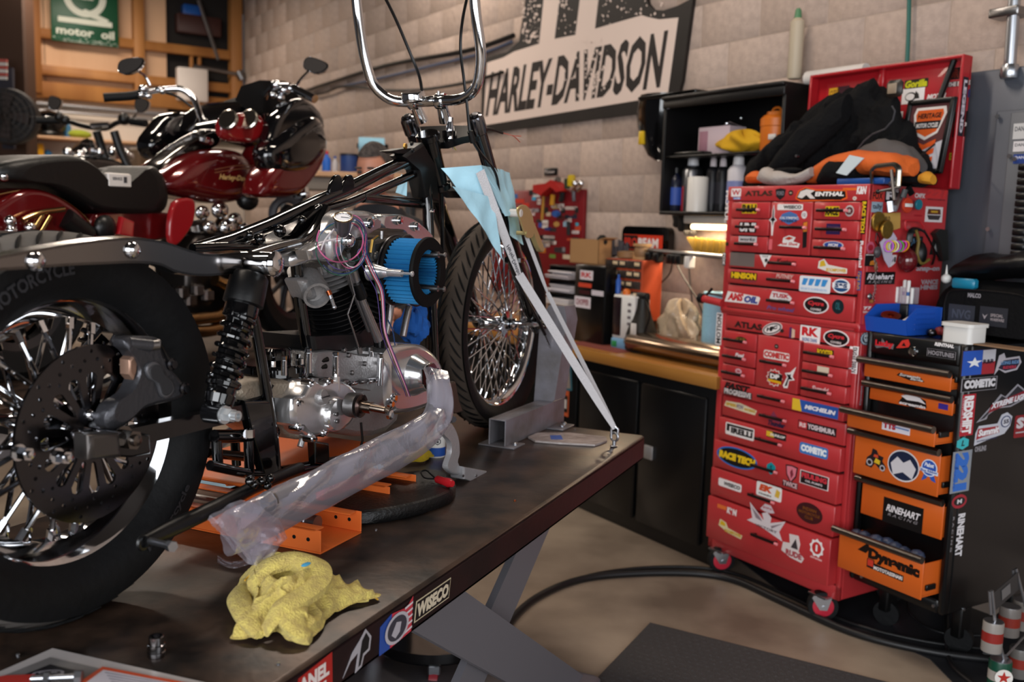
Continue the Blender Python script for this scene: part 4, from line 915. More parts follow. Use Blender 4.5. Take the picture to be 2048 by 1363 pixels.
ST('LW1',4,654,850,160,140,[('p','8a3a54',[(.3,1),(.5,.7),(.85,.6),(.7,.35),(.3,.4),(.1,.55)]),('t','26203c','Thunder',.04,.08,.98,.42,.06,.3)])
ST('LW1',4,996,920,332,74,[('p','2c1a1e',R1),('p','c83a40',[(.02,.1),(.24,.1),(.24,.9),(.02,.9)]),('t','e0c8c8','RS',.04,.24,.22,.76,.05),('t','d8c8cc','YOSHIMURA',.26,.2,.97,.82,.05)])
ST('LW2',4,338,946,246,104,[('p','e6e0de',RR(.04,.1)),('p','1e181a',[(.04,.3),(.04,.9),(.97,.9),(.97,.72),(.14,.72),(.14,.3)]),('t','1c1618','IRELLI',.2,.2,.95,.68,.06)])
ST('LW2',4,650,982,170,58,[('p','201a1c',R1),('p','dcb02c',[(0,.1),(.4,.1),(.3,.9),(0,.9)]),('t','e0dcd8','DUNLOP',.2,.3,.95,.7,.05,.2)])
ST('LW2',4,968,1110,246,96,[('p','3c74b8',RR(.08,.2)),('t','e8ecf2','COMETIC',.05,.2,.95,.84,.08)])
ST('LW3',4,312,1172,350,172,[('p','2c6cbc',E1),('p','161416',inset(E1,.09)),('t','e8c020','RACE TECH',.06,.3,.96,.68,.09,.1)])
ST('LW3',4,606,1262,80,108,[('p','148c98',[(.5,0),(1,.3),(.95,.75),(.5,1),(.05,.75),(0,.3)]),('t','1a3c48','S',.38,.25,.62,.75,.03)])
ST('LW3',5,692,180,96,140,[('p','2a1a1e',[(.5,0),(.9,.4),(1,.95),(.5,1),(0,.95),(.1,.4)]),('p','d87888',[(.5,.1),(.82,.45),(.9,.88),(.5,.93),(.1,.88),(.18,.45)]),('p','7c2838',[(.5,.25),(.68,.5),(.55,.8),(.4,.6)])]);ST('LW3',5,682,258,116,46,words('d8b0b4','TWICE',.04,0,'2a181c'))
ST('LW3',5,864,226,222,104,[('p','e4d8d8',R1),('p','1a1214',inset(R1,.06)),('t','c83440','FEULING',.06,.46,.94,.86,.06),('t','d8ccd0','OIL PUMPS',.2,.2,.8,.36,.03)])
ST('LW4',5,226,262,176,60,lay('e8e2e2','1e1a1c','WISECO',RR(.05,.2),b=.05,sh=.2,box=(.25,.25,.95,.75)))
ST('LW4',5,522,312,194,108,[('p','eae6e4',RR(.06,.12)),('t','d04a20','EK',.1,.4,.66,.88,.08,.2),('t','2a2422','CHAIN',.1,.14,.6,.26,.05),('p','d8b040',[(.74,.3),(.9,.25),(.95,.7),(.8,.85)])])
ST('LW4',5,828,476,202,156,[('p','3c1418',E1),('t','7a4418','INDIAN',.24,.6,.76,.76,.03),('t','7a4418','MOTORCYCLE',.1,.4,.9,.54,.03),('t','7a4418','CLUB',.34,.2,.66,.34,.03)])
wing=lambda:[('p','d8ccd0',[(0,1),(.1,.45),(-.05,.3),(.35,.25),(.95,0),(.85,.3),(1,.75),(.6,.5),(.62,.7),(.5,.85),(.36,.75),(.42,.5)]),('p','8c7c84',[(.06,.85),(.2,.5),(.38,.45),(.3,.6)]),('p','8c7c84',[(.94,.65),(.62,.4),(.65,.32)]),('t','4a3a40','VICTORY',.2,.2,.8,.3,.02)]
ST('LW5',5,505,540,280,210,wing());ST('LW4',5,512,440,110,60,[('p','d4c4ca',[(0,.2),(.3,1),(.7,1),(1,.2),(.7,0),(.3,0)]),('t','b03c48','pure',.2,.35,.8,.65,.03)])
ST('LW5',5,205,446,150,70,[('p','e07034',[(0,.3),(.45,.35),(.48,.75),(0,.75)]),('t','e8dcdc','K&N',.5,.1,1,.8,.08,.1)])
ST('LW5',5,230,600,184,104,[('p','d8cca0',[(0,.5),(.05,1),(.3,.9),(.4,.55),(1,.4),(.95,.1),(.4,.2)]),('p','d8b020',[(.05,.6),(.1,.92),(.26,.84),(.3,.6)]),('t','c89c20','BOOMPOWER',.28,.2,.96,.44,.04)])
ST('LW5',5,705,730,176,196,[('p','d8ccca',[(0,.2),(.05,.55),(.35,.6),(.3,.95),(.7,1),(.8,.7),(.75,.4),(1,.2),(.9,0),(.4,.05)]),('p','3c3438',[(.4,.45),(.6,.85),(.72,.45)]),('t','a8444c','RUDE',.2,.1,.9,.34,.06)])
ST('LW5',5,884,740,110,140,[('p','ece6e6',star(.5,.5,.52,.42,9)),('p','c02a2c',ell(.5,.5,.33,.33)),('t','eee8e8','1',.44,.32,.56,.68,.1)]);ST('LW5',5,880,816,100,24,words('e8b4b4','chromax',.04))
# folding side handles, caster wheels
lh=M(C);lh.tube([(-.09,1.19,.03),(.01,1.178,.012)],.017,10)
lh.build('side_handle',red,top);M(C).lathe([(.0,-.004),(.022,0),(.022,.02),(.012,.02)],(-.105,1.192,.034),C((1,0,0))-C((0,0,0))and(1,-.1,-.15),12).build('handle_grip',rubber,top)
for(u,n,big)in((.07,-.01,0),(.63,.0,1),(.09,-.40,0),(.64,-.40,1)):
    R_=.058;c=V((u,R_,n));ax=V((.75,0,.66))if big else V((.9,0,.44));ax.normalize()
    cs=thing('tmp',(0,0,0),'x','x')if False else None
    wl_=M(C).lathe([(R_*.72,-.02),(R_*.97,-.02),(R_,-.012),(R_,.012),(R_*.97,.02),(R_*.72,.02)],c,ax,26).build('caster',rubber,chest)
    M(C).lathe([(.01,-.0215),(R_*.6,-.0215),(R_*.72,-.0195),(R_*.72,.0195),(R_*.6,.0215),(.01,.0215)],c,ax,22).build('caster_hub',K('b8283a',.35),wl_)
    side=ax.cross(V((0,1,0)))
    mbf=M(C)
    for k in(-1,1):
        o_=c+ax*(.026*k)
        mbf.prism([(-.014,-.012),(.014,-.012),(.045,.034),(.04,.044),(-.03,.044)],o_,side,(0,1,0),ax*.003*k)
    mbf.bbox(c+V((-.045,.040,-.04)),c+V((.045,.047,.04)),.004);mbf.cyl(c-ax*.032,c+ax*.032,.007,n=10)
    mbf.build('caster_fork',zinc,wl_)
    if not big:pass
# hinged lid
LF=Frame(C((.022,1.672,-.478)),C.x,V((0,0,1))*.5+C.z*-.012,C.z)
LU=Frame(LF.o,LF.x,LF.y,LF.x.cross(LF.y))
lid=M(LU).bbox((-.01,0,-.012),(CW+.01,.5,0),.003).build('lid',red2,top)
M(LU).bbox((-.01,.488,0),(CW+.01,.5,.05),.003).build('lid_lip',red2,lid);M(LU).bbox((CW,0,0),(CW+.012,.5,.05),.003).build('lid_lip',red2,lid);M(LU).bbox((-.012,0,0),(0,.5,.05),.003).build('lid_lip',red2,lid)
M(LU).bbox((.32,.40,0),(.345,.5,.02),.003).build('lid_rib',red2,lid)
def LS(x,y,w_,h_,L,rot=0.):return put(lid,LU,1250+x/2.566,100+y/2.566,w_/2.566,h_/2.566,L,rot,.0005)
LS(1072,225,50,60,lay('d8a41c','8a5a1c','OTL',R1));LS(1120,215,60,60,lay('3c1420','9a4a5c',''))
LS(1495,172,120,46,words('c4c01c','Gorilla',.05,.2,'2a2618'));LS(1715,118,112,60,words('5c1c14','DROP',.05,0,'1c1414'));LS(1715,172,120,26,words('d8ccc8','THE BLADE',.04,0,'2a1618'))
LS(1478,235,114,78,lay('e6e0de','2a2626','',R1)+[('p','2a2626',ell(.4,.45,.25,.3)),('p','e6e0de',ell(.38,.45,.2,.22)),('p','2a2626',[(.55,.3),(.8,.3),(.75,.6),(.62,.8),(.58,.55)])])
LS(1600,238,110,36,words('e4dad8','MOTUL',.05,.3));LS(1740,225,60,40,lay('242c5c','d0c8d0',''));LS(1395,340,60,46,lay('e0d8d4','3a2a2a','K&P'))
LS(1720,380,70,130,[('p','14100f',R1),('p','d8741c',[(.1,.2),(.5,.3),(.6,.9),(.8,.6),(.7,.2)]),('t','e0d8d4','13',.7,.4,.98,.55,.02)]);LS(1690,545,50,36,lay('c4b020','2a2410','DRAG'))
q=LU.pz(1250+1785/2.566,100+280/2.566,.051)
sticker('sticker',Frame(LU((CW+.0125,q.y,.025)),LU.z*-1,LU.y,LU.x),.22,.034,[('p','2a2028',R1),('t','cfc4cc','LEGEND',.05,.2,.95,.8,.05)],lid,-pi/2)
# lid struts
for u,m_ in((CW-.03,satin),(.04,satin)):
    mb=M(C);mb.tube([(u,1.66,-.1),(u+.0,1.9,-.50)],.004,6);mb.build('lid_strut',m_,top)
M(LU).tube([(CW-.05,.5,.01),(CW-.10,.30,.03),(CW-.08,.26,.035)],.012,8).build('grab_handle',satin,lid)
# ------------------------------------------------------------------ stickers on the chest side
def z9(x,y):return 1700+x/3.787,360+y/3.787
def CSD(x,y,w_,h_,L,rot=0.,par=None):X,Y=z9(x,y);return put(par or top,CSIDE,X,Y,w_/3.787,h_/3.787,L,rot,.0003)
CSD(655,112,168,84,[('t','c43232','221',0,.2,1,1,.06,.2),('t','4a1a20','SPROCKETS',.1,0,.9,.12,.02)])
CSD(635,260,130,116,[('p','d8d0d0',R1),('p','5c2c1c',[(.1,.5),(.9,.5),(.85,.85),(.15,.85)]),('p','3c3436',[(.2,.15),(.8,.15),(.9,.45),(.1,.45)]),('p','c49a2c',[(.3,.62),(.7,.62),(.7,.74),(.3,.74)])])
CSD(210,120,90,90,lay('c43a2c','1c1414','FOX',[(0,0),(1,.1),(.9,1),(.1,.9)]));CSD(205,205,84,80,lay('8fa4b4','2c3440','tally',R1))
CSD(320,120,110,100,lay('141214','cfc8cc','R',R1));CSD(530,118,84,44,words('cfc4c4','CMPX',.04,.1))
CSD(155,510,60,90,[('p','c8607a',E1),('p','a82434',inset(E1,.3))]);CSD(150,605,76,94,[('p','141212',R1),('p','d8842c',[(.5,.1),(.95,.1),(.9,.5),(.55,.4)]),('p','d8d0cc',[(.05,.88),(.9,.88),(.9,.96),(.05,.96)])])
CSD(310,612,84,92,[('p','d8d2d6',[(0,1),(1,1),(.9,.35),(.5,0),(.1,.35)]),('t','1c1a22','401',.1,.4,.9,.85,.08)])
CSD(228,742,226,96,lay('100e0f','e0d8dc','Rinehart',R1,sh=.3,sub='R A C I N G',subc='9a9296',box=(.06,.12,.95,.86)))
CSD(590,672,190,60,words('b9b0b8','Snap-on',.05,.1));CSD(600,790,130,76,[('t','b8b0b8','VANCE',0,.52,1,1,.05),('t','b8b0b8','HINES',0,0,1,.46,.05)])
CSD(132,968,66,28,words('e0d8d8','77',.05));CSD(132,996,70,20,words('d0c4c4','lidlocks',.03));CSD(500,470,100,90,lay('1a1a1c','5a7a98','AK',R1))
CSD(650,500,90,130,lay('20201e','b8b4b4','',[(0,0),(.8,0),(1,1),(.2,1)])+[('p','a8a6a6',[(.3,.1),(.7,.12),(.8,.7),(.45,.7)])]);CSD(515,268,60,14,lay('9c1c24','9c1c24',''))
CSD(122,1200,92,100,[('p','23303c',ell(.5,.5,.5,.5)),('p','a8b4c0',star(.5,.5,.48,.42,14)),('p','28323c',ell(.5,.52,.34,.36)),('p','cfd6dc',[(.28,.55),(.32,.78),(.5,.85),(.68,.78),(.72,.55),(.6,.25),(.4,.25)]),('p','28323c',ell(.41,.58,.07,.07,10)),('p','28323c',ell(.59,.58,.07,.07,10))],0,chest)
def CSL(x,y,w_,h_,L):return put(chest,CSIDE,x,y,w_,h_,L,0,.0003)
CSL(1728,730,11,46,[('p','b04a5c',E1),('p','8a1c2c',inset(E1,.25))]);vsticker(chest,CSIDE,1722,790,6,42,'a8a8b4','Dynojet',None,.03,True,.0003)
CSL(1717,848,7,16,[('p','3ca0a8',E1)]);vsticker(chest,CSIDE,1711,904,9,68,'4a2c44','bagsbagsbags',None,.04,True,.0003)
# ================================================================== BLACK CART WITH ORANGE DRAWERS
ka=radians(30.5)
KF=Frame(V((1.508,3.128,0)),(sin(ka),-cos(ka),0),UP,(-cos(ka),-sin(ka),0));KS=Frame(KF.o,-KF.z,UP,KF.x)
KT=1.136;KW=.402;KD=.56;zz=lambda z:1.5-(1.5-z)*.945
cart=thing('tool_cart',KF((-KW/2,0,-KD/2)),'black rolling tool cart with six orange drawers, some pulled open','tool cart')
kb=mat('cart_black','070708',.36,coat=.1);ko=mat('cart_orange','d2601e',.4,var=.05,scale=5)
M(KF).bbox((-KW,zz(.12),-KD),(0,KT,-.03),.006).build('body',kb,cart)
M(KF).bbox((-.026,zz(.12),-.031),(0,KT,0),.006).build('corner_post',kb,cart);M(KF).bbox((-KW,zz(.12),-.031),(-KW+.02,KT,0),.006).build('corner_post',kb,cart)
M(KF).bbox((-KW+.02,zz(1.035),-.031),(-.026,KT,.0),.004).build('top_panel',kb,cart);M(KF).bbox((-KW+.02,zz(.12),-.031),(-.026,zz(.17),-.002),.004).build('bottom_rail',kb,cart)
KDR=[]
rail=mat('rail_steel','7c7670',.28,1,bump=.04,scale=60,stretch=(1,1,8))
for(zh,zb,pr,u0)in((1.022,.946,.03,-.40),(.930,.858,.008,-.385),(.828,.752,.09,-.41),(.742,.565,.05,-.40),(.552,.400,.008,-.385),(.352,.188,.09,-.405)):
    d=M(KF);zh,zb,u0=zz(zh),zz(zb),u0*.945
    u1=-.026
    d.bbox((u0,zb,pr-.006),(u1,zh-.012,pr),.002);d.box((u0+.004,zb+.01,-.3),(u0+.008,zh-.03,pr-.005));d.box((u1-.008,zb+.01,-.3),(u1-.004,zh-.03,pr-.005));d.box((u0+.004,zb+.006,-.3),(u1-.004,zb+.012,pr-.005))
    d=d.build('drawer',ko,cart);KDR.append((d,pr))
    M(KF).tube([(u0-.02,zh-.012,pr+.012),(u1+.002,zh-.012,pr+.012)],.013,12).build('handle_rail',rail,d)
    M(KF).bbox((u1-.003,zb+.03,pr-.07),(u1+.006,zb+.05,pr-.02),.002).build('slide',satin,d)
mb=M(KF)
rnd=random.Random(4)
for i in range(9):mb.ball((-.35+.034*i,zz(.325)+rnd.uniform(-.01,.01),.045+rnd.uniform(-.015,.015)),(.028,.022,.022),8,6)
o=mb.build('drawer_contents',mat('clutter_blue','2e3850',.4,bump=.8,scale=30),KDR[5][0]);o['kind']='stuff'
def z66(x,y):return 1680+x/4.543,640+y/4.543
def z77(x,y):return 1680+x/2.943,900+y/2.943
def KP(par,z,x,y,w_,h_,L,n,rot=0.,Fr=None):
    X,Y=(z66 if z==6 else z77)(x,y);k=4.543 if z==6 else 2.943
    return put(par,Fr or KF,X,Y,w_/k,h_/k,L,rot,n)
KP(cart,6,405,215,176,96,[('p','6a6468',[(0,.2),(.3,.3),(.35,1),(.6,.5),(1,.6),(.95,.1),(.5,.2),(.1,0)]),('t','c8242e','Lucky',.02,.1,.96,.8,.06)],.0005)
KP(cart,6,575,214,124,96,[('p','c8342c',[(0,0),(.4,.8),(.85,1),(1,.55),(.9,.25),(.5,.1)]),('p','140c0c',[(.4,.3),(.55,.65),(.72,.3)])],.0005)
KP(cart,6,948,226,190,40,words('e8e4e4','RENTHAL',.06,.2),.0005);KP(cart,6,920,306,264,72,[('p','8a868a',R1),('p','0f0e10',inset(R1,.035)),('t','8f8b90','HOGTUNES',.05,.2,.95,.8,.04)],.0005)
q=KF.pz(*z66(670,284),0.);M(KF).lathe([(.018,0),(.016,.006),(.01,.008)],(q.x,q.y,.001),(0,0,1),16).build('lock',chrome,cart)
KP(KDR[0][0],6,640,520,260,64,[('p','1e1512',[(.0,.5),(.1,.9),(.85,.7),(1,.2),(.5,.05)]),('t','cfc6c2','Screamin',.1,.5,.85,.9,.04,.3),('t','cfc6c2','Eagle',.5,.1,.95,.5,.04,.3)],.0305)
KP(KDR[1][0],6,660,735,262,120,[('p','171114',[(0,.2),(.2,.9),(.6,1),(.95,.7),(1,.2),(.5,0)]),('p','e2dcdc',[(.08,.75),(.4,.98),(.75,.85),(.97,.45),(.7,.55),(.3,.5)]),('t','d8d2d2','screamin',.04,.1,.96,.34,.05)],.009)
KP(KDR[1][0],6,938,785,88,52,lay('3c2c8c','9c6a8c',''),.009)
KP(KDR[2][0],6,508,978,258,82,[('p','ded8e0',R1),('t','b02434','TTS',.04,.2,.5,.9,.08),('p','6a86b4',[(.45,.5),(.97,.45),(.97,.62),(.45,.66)])],.0905)
d,n=KDR[3];n+=.0005
KP(d,6,328,1265,190,190,[('p','241a1e',[(0,.1),(.05,.5),(.25,.7),(.3,1),(.5,.95),(.6,.75),(.85,.7),(.8,.5),(1,.25),(.9,0),(.7,.1),(.45,.3),(.3,.05)]),('p','b9b2b8',ell(.2,.3,.15,.17,14)),('p','241a1e',ell(.2,.3,.1,.11,12)),('p','b9b2b8',ell(.84,.18,.13,.15,14)),('p','241a1e',ell(.84,.18,.08,.09,12)),('p','d8b428',[(.42,.35),(.7,.3),(.72,.5),(.5,.58)]),('p','c8482c',[(.38,.62),(.62,.6),(.6,.75),(.42,.75)])],n)
KP(d,7,373,92,190,188,[('p','d8d4d6',E1),('p','1c2540',inset(E1,.06)),('p','cfcbd0',[(.2,.15),(.1,.5),(.3,.75),(.5,.6),(.7,.75),(.9,.5),(.8,.15),(.5,.3)])],n)
KP(d,7,525,120,110,136,[('p','2c56b0',[(.25,.35),(.12,.0),(.35,.12),(.5,.3),(.65,.1),(.9,.05),(.75,.4)]),('p','d8e0ee',ell(.5,.62,.44,.38,20)),('p','2c56b0',ell(.5,.62,.38,.33,20)),('p','dfe6f2',[(0,.42),(1,.36),(1,.52),(0,.58)]),('t','e8ecf4','Pabst',.24,.66,.76,.84,.04,.2),('t','2c4c9c','Blue Ribbon',.05,.42,.95,.54,.03)],n)
d,n=KDR[4];KP(d,7,368,380,240,150,lay('0f0d0e','e6e0e2','RINEHART',R1,sh=.3,sub='R A C I N G',subc='8a8488',box=(.08,.3,.94,.75)),n+.0005)
d,n=KDR[5]
KP(d,7,282,640,376,140,[('t','1a100c','Dynamic',.18,.1,1,.7,.08),('p','1a100c',[(0,.4),(.16,.85),(.2,.62),(.14,.38)])],n+.0005,-.02)
KP(d,7,264,702,222,60,[('p','1a1012',[(0,.1),(1,.0),(1,.6),(.2,.7),(.2,1),(0,1)]),('p','c43828',[(.02,.3),(.18,.3),(.18,.95),(.02,.95)]),('t','e6dcd8','MOTOTASSINARI',.2,.12,.98,.5,.04)],n+.0005)
# right side of the cart
def KR(z,x,y,w_,h_,L,rot=0.):return KP(cart,z,x,y,w_,h_,L,.0003,rot,KS)
KR(6,1260,382,300,226,[('p','4a2c34',R1),('p','2c58b8',[(.01,.01),(.6,.01),(.6,.98),(.01,.98)]),('p','c4c4cc',[(.6,.5),(.99,.5),(.99,.98),(.6,.98)]),('p','a42c34',[(.6,.01),(.99,.01),(.99,.5),(.6,.5)]),('p','eef0f4',star(.37,.5,.0,.0)and[(.36+(x-.36)*1.1,y)for x,y in star(.36,.5,.22,.09)]),('t','1c1a2c','R&R',.62,.42,.96,.6,.04)])
KR(6,1530,390,236,190,[('p','b9b4bc',[(0,0),(.12,.9),(.3,1),(.38,.75),(.9,.8),(1,.5),(.85,.15),(.4,.05),(.15,.25)]),('p','2c2438',[(.12,.3),(.3,.65),(.88,.7),(.92,.45),(.8,.22),(.4,.15)]),('t','6a94c0','LONG RIDE',.2,.45,.9,.62,.04),('t','b8384c','RIDERS',.3,.24,.8,.38,.04)])
KR(6,1265,580,320,120,[('p','8d8a90',R1),('p','121114',inset(R1,.05)),('t','d8d6da','COMETIC',.07,.22,.95,.88,.08)],-.0)
vs=None
vsticker(cart,KS,1680+1160/4.543,640+860/4.543,120/4.543,372/4.543,'f0ecee','REDSHIFT','b02030',.06,False,.0003)
vsticker(cart,KS,1680+1112/4.543,640+860/4.543,22/4.543,330/4.543,'d8b0b8','CUSTOM CYCLES',None,.03,False,.0009)
KR(6,1500,730,500,240,[('p','9a98a0',[(0,0),(.25,.45),(.42,.8),(.5,.65),(.72,1),(.85,.7),(1,.8),(1,.4),(.6,.2),(.35,.3),(.2,.15),(.18,.02)]),('p','2a2a30',[(.06,.06),(.3,.45),(.44,.72),(.52,.58),(.72,.92),(.84,.64),(.98,.7),(.98,.46),(.6,.26),(.3,.36),(.14,.08)]),('p','8a2430',[(.2,.22),(.98,.5),(.98,.7),(.25,.5)]),('t','e0dee4','XTREME LIGHTS',.24,.34,1,.56,.06,.3)],.12)
KR(6,1395,980,330,240,[('p','c4c6d0',[(0,0),(.02,.45),(.1,.7),(.6,.65),(.7,.95),(.85,1),(1,.8),(.95,.45),(.8,.2),(.5,.15)]),('p','a42c38',[(.04,.2),(.08,.6),(.62,.55),(.66,.3),(.2,.25)]),('p','2c3c6c',ell(.82,.66,.14,.22,18)),('p','d0d2da',ell(.82,.66,.11,.18,18)),('t','ece8ec','Summit',.08,.3,.64,.56,.06,.2),('t','3c3a4c','55',.75,.58,.9,.74,.05),('t','2c3460','RACING EQUIPMENT',.06,.1,.6,.16,.02)],.05)
KR(6,1655,960,140,200,[('p','8a1c24',RR(.08,.08)),('t','d0ccd0','S',.1,.4,.6,.9,.06),('p','b4b0b4',[(.1,.2),(.9,.2),(.9,.26),(.1,.26)])])
KR(6,1115,1118,104,112,[('p','38b8c0',[(.5,0),(1,.25),(1,.75),(.5,1),(0,.75),(0,.25)]),('t','143a40','L',.36,.28,.66,.74,.05,.2)]);KR(6,1275,1165,110,60,words('8f8d92','OHLINS',.05,0,'1c1b1f'))
vsticker(cart,KS,1680+712/2.943,900+125/2.943,110/2.943,240/2.943,'2c6cc8','221','8a9098',.09,False,.0003);vsticker(cart,KS,1680+676/2.943,900+125/2.943,16/2.943,220/2.943,'2c5cae','SPROCKETS',None,.05,False,.0009)
KR(7,702,300,86,80,[('p','a42434',E1),('p','1c1a1e',inset(E1,.25)),('t','d8d4d8','M',.34,.34,.66,.66,.04)])
vsticker(cart,KS,1680+706/2.943,900+498/2.943,56/2.943,270/2.943,'dedce0','RINEHART',None,.05,False,.0003);vsticker(cart,KS,1680+660/2.943,900+495/2.943,12/2.943,220/2.943,'8f8d92','R A C I N G',None,.03,False,.0003)
for x,y,Fr in((127,743,KF),(550,915,KF),(728,935,KS)):
    q=Fr.pz(*z77(x,y),0);M(Fr).cyl((q.x,q.y,-.002),(q.x,q.y,.003),.006,n=8).build('rivet',zinc,cart)
for u,n in((-.34,-.16),(-.06,-.20),(-.34,-.5),(-.06,-.5)):
    w_=M(KF).lathe([(.01,-.014),(.048,-.014),(.05,0),(.048,.014),(.01,.014)],(u,.05,n),(.4,0,1),20).build('caster',rubber,cart)
    M(KF).bbox((u-.02,.06,n-.03),(u+.02,.197,n+.03),.004).build('caster_fork',satin,w_)
# ================================================================== THINGS ON THE CHEST
from mathutils import noise as MN
def heap(Fr,st,nz=.02,fr=14.,seg=26,sub=4,seed=0.,fold=0.):
    """stations (u, vbot, vtop, ncentre, nhalf) -> crumpled solid"""
    S=spline([V(s[:3])for s in st],sub);Q=spline([V((s[3],s[4],0))for s in st],sub);rings=[]
    for p,q in zip(S,Q):
        ring=[]
        for k in range(seg):
            t=2*pi*k/seg;c,s_=cos(t),sin(t);sq=1-.0*abs(c)
            v=(p.y+p.z)/2+(p.z-p.y)/2*s_;n=q.x+q.y*c
            w_=MN.noise(V((p.x*fr+seed,v*fr,n*fr)))*nz+MN.noise(V((p.x*fr*2.6,v*fr*2.6+seed,n*fr*2.6)))*nz*.5
            if fold:w_+=fold*abs(MN.noise(V((p.x*5+seed,v*5,n*5))))-fold*.3
            if s_<-.6:w_*=.1
            ring.append((p.x+w_*.4,v+w_*s_,n+w_*c))
        rings.append(ring)
    return M(Fr).loft(rings)
CZ=1.672
def cpx(x,y,n):return C.pz(x,y,n)
blkcloth=mat('black_cloth','09090b',.9,bump=.6,scale=60,spec=.25)
jt=thing('black_jacket',C((.35,CZ,-.3)),'black jacket heaped against the open red lid on the tool chest','jacket')
def stn(pts,n,nh,vb=None):return[(cpx(x,y,n_ if(n_:=n)is None else n).x,CZ if vb is None else vb,cpx(x,y,n).y,n,nh)for x,y in pts]
st=[(cpx(1507,352,-.26).x,CZ,CZ+.05,-.26,.08),(cpx(1530,335,-.28).x,CZ,cpx(1530,318,-.28).y,-.28,.13),(cpx(1575,300,-.3).x,CZ,cpx(1575,272,-.3).y,-.3,.14),(cpx(1615,300,-.32).x,CZ,cpx(1615,226,-.32).y,-.32,.13),(cpx(1670,300,-.34).x,CZ,cpx(1670,182,-.34).y,-.34,.115),(cpx(1720,300,-.35).x,CZ,cpx(1720,166,-.35).y,-.35,.10),(cpx(1762,300,-.35).x,CZ,cpx(1762,182,-.35).y,-.35,.10),(cpx(1795,300,-.34).x,CZ,cpx(1795,222,-.34).y,-.34,.10),(cpx(1822,300,-.33).x,CZ,cpx(1822,290,-.33).y,-.33,.1),(cpx(1845,300,-.3).x,CZ,cpx(1845,335,-.3).y,-.3,.08)]
heap(C,st,.055,10,40,7,1.,.08).build('body',blkcloth,jt)
heap(C,[(.10,1.70,1.76,-.14,.03),(.16,1.72,1.83,-.15,.05),(.24,1.78,1.93,-.17,.05),(.32,1.86,2.0,-.21,.045),(.38,1.93,2.03,-.24,.03)],.02,12,20,4,5.).build('sleeve',blkcloth,jt)
M(C).tube([cpx(x,y,-.2)for x,y in((1710,305),(1728,282),(1745,268),(1770,258),(1786,240),(1790,222),(1784,212))],.0035,6).build('zip',K('55555a',.4,metal=.6),jt)
q=cpx(1788,178,-.28)
mb=M(C);mb.bbox((q.x-.035,q.y-.03,-.30),(q.x+.035,q.y+.035,-.27),.012);b_=mb.build('buckle',K('221d18',.4),jt)
M(C).bbox((q.x-.02,q.y-.018,-.27),(q.x+.02,q.y+.02,-.266),.002).build('buckle_plate',K('8f7f6c',.5),b_)
q=cpx(1597,312,-.13);M(C).cyl((q.x,q.y,-.13),(q.x,q.y,-.115),.006,n=8).build('stud',zinc,jt)
# grey jacket and orange vest in front
gj=thing('orange_jacket',C((.48,CZ,-.14)),'orange, grey and black work jacket folded on the front of the tool chest','jacket')
def hs(pts,n,nh,nz=.02,fr=11,seed=0.,seg=22):return heap(C,[(cpx(x,yt,n).x,max(CZ,cpx(x,yb,n).y)if yb else CZ,cpx(x,yt,n).y,n,h)for x,yb,yt,h in pts],nz,fr,seg,5,seed)
hs([(1722,330,300,.03),(1745,330,283,.06),(1780,335,280,.07),(1815,340,292,.07),(1842,350,318,.05)],-.2,.06,.02,12,3.).build('grey_lining',mat('grey_cloth','55504f',.9,bump=.3,scale=60),gj)
hs([(1618,366,358,.02),(1640,366,330,.05),(1680,360,308,.07),(1730,350,302,.08),(1780,352,304,.08),(1815,352,312,.07),(1828,352,326,.03)],-.11,.06,.016,12,7.).build('orange_body',mat('orange_cloth','d0601f',.75,bump=.35,scale=50),gj)
hs([(1640,368,352,.02),(1668,368,318,.06),(1700,366,316,.07),(1725,360,330,.04)],-.085,.06,.01,12,9.).build('black_panel',blkcloth,gj)
qs=[cpx(x,y,-.02)for x,y in((1676,346),(1697,351),(1732,316),(1703,310))]
M(C).prism([(q.x,q.y)for q in qs],(0,0,-.012),(1,0,0),(0,1,0),(0,0,.004)).build('reflective_patch',K('c9d4d8',.35),gj)
hs([(1760,366,350,.04),(1800,366,342,.05),(1840,368,345,.05),(1868,370,352,.03)],-.17,.05,.014,12,2.).build('black_hem',blkcloth,gj)
hs([(1843,366,347,.02),(1855,368,343,.03),(1868,372,350,.02)],-.13,.03,.008,12,2.,14).build('yellow_hem',mat('amber_cloth','c98a20',.8),gj)
hs([(1498,366,350,.02),(1512,366,342,.04),(1530,366,344,.03)],-.1,.03,.008,12,8.,14).build('orange_cuff',mat('orange_cloth'),gj)
cp=thing('grey_cap',C((.26,CZ,-.05)),'light grey knit cap lying on the front edge of the chest top','cap')
hs([(1521,362,350,.02),(1535,368,336,.04),(1565,372,342,.05),(1600,366,346,.045),(1625,352,334,.02)],-.045,.04,.010,14,4.,20).build('crown',mat('pale_cloth','a9a09a',.9,bump=.4,scale=80),cp)
q=cpx(1570,340,-.03);M(C).ball((q.x,q.y,-.045),(.075,.012,.03),14,6).build('dark_lining',blkcloth,cp)
a=cpx(1676,368,-.03);b=cpx(1772,355,-.03)
single(M(C).bbox((a.x,CZ,-.07),(b.x,b.y,-.02),.003),'blue_case',K('1c4c92',.4),C(((a.x+b.x)/2,CZ,-.04)),'flat blue plastic case under the orange jacket','case')
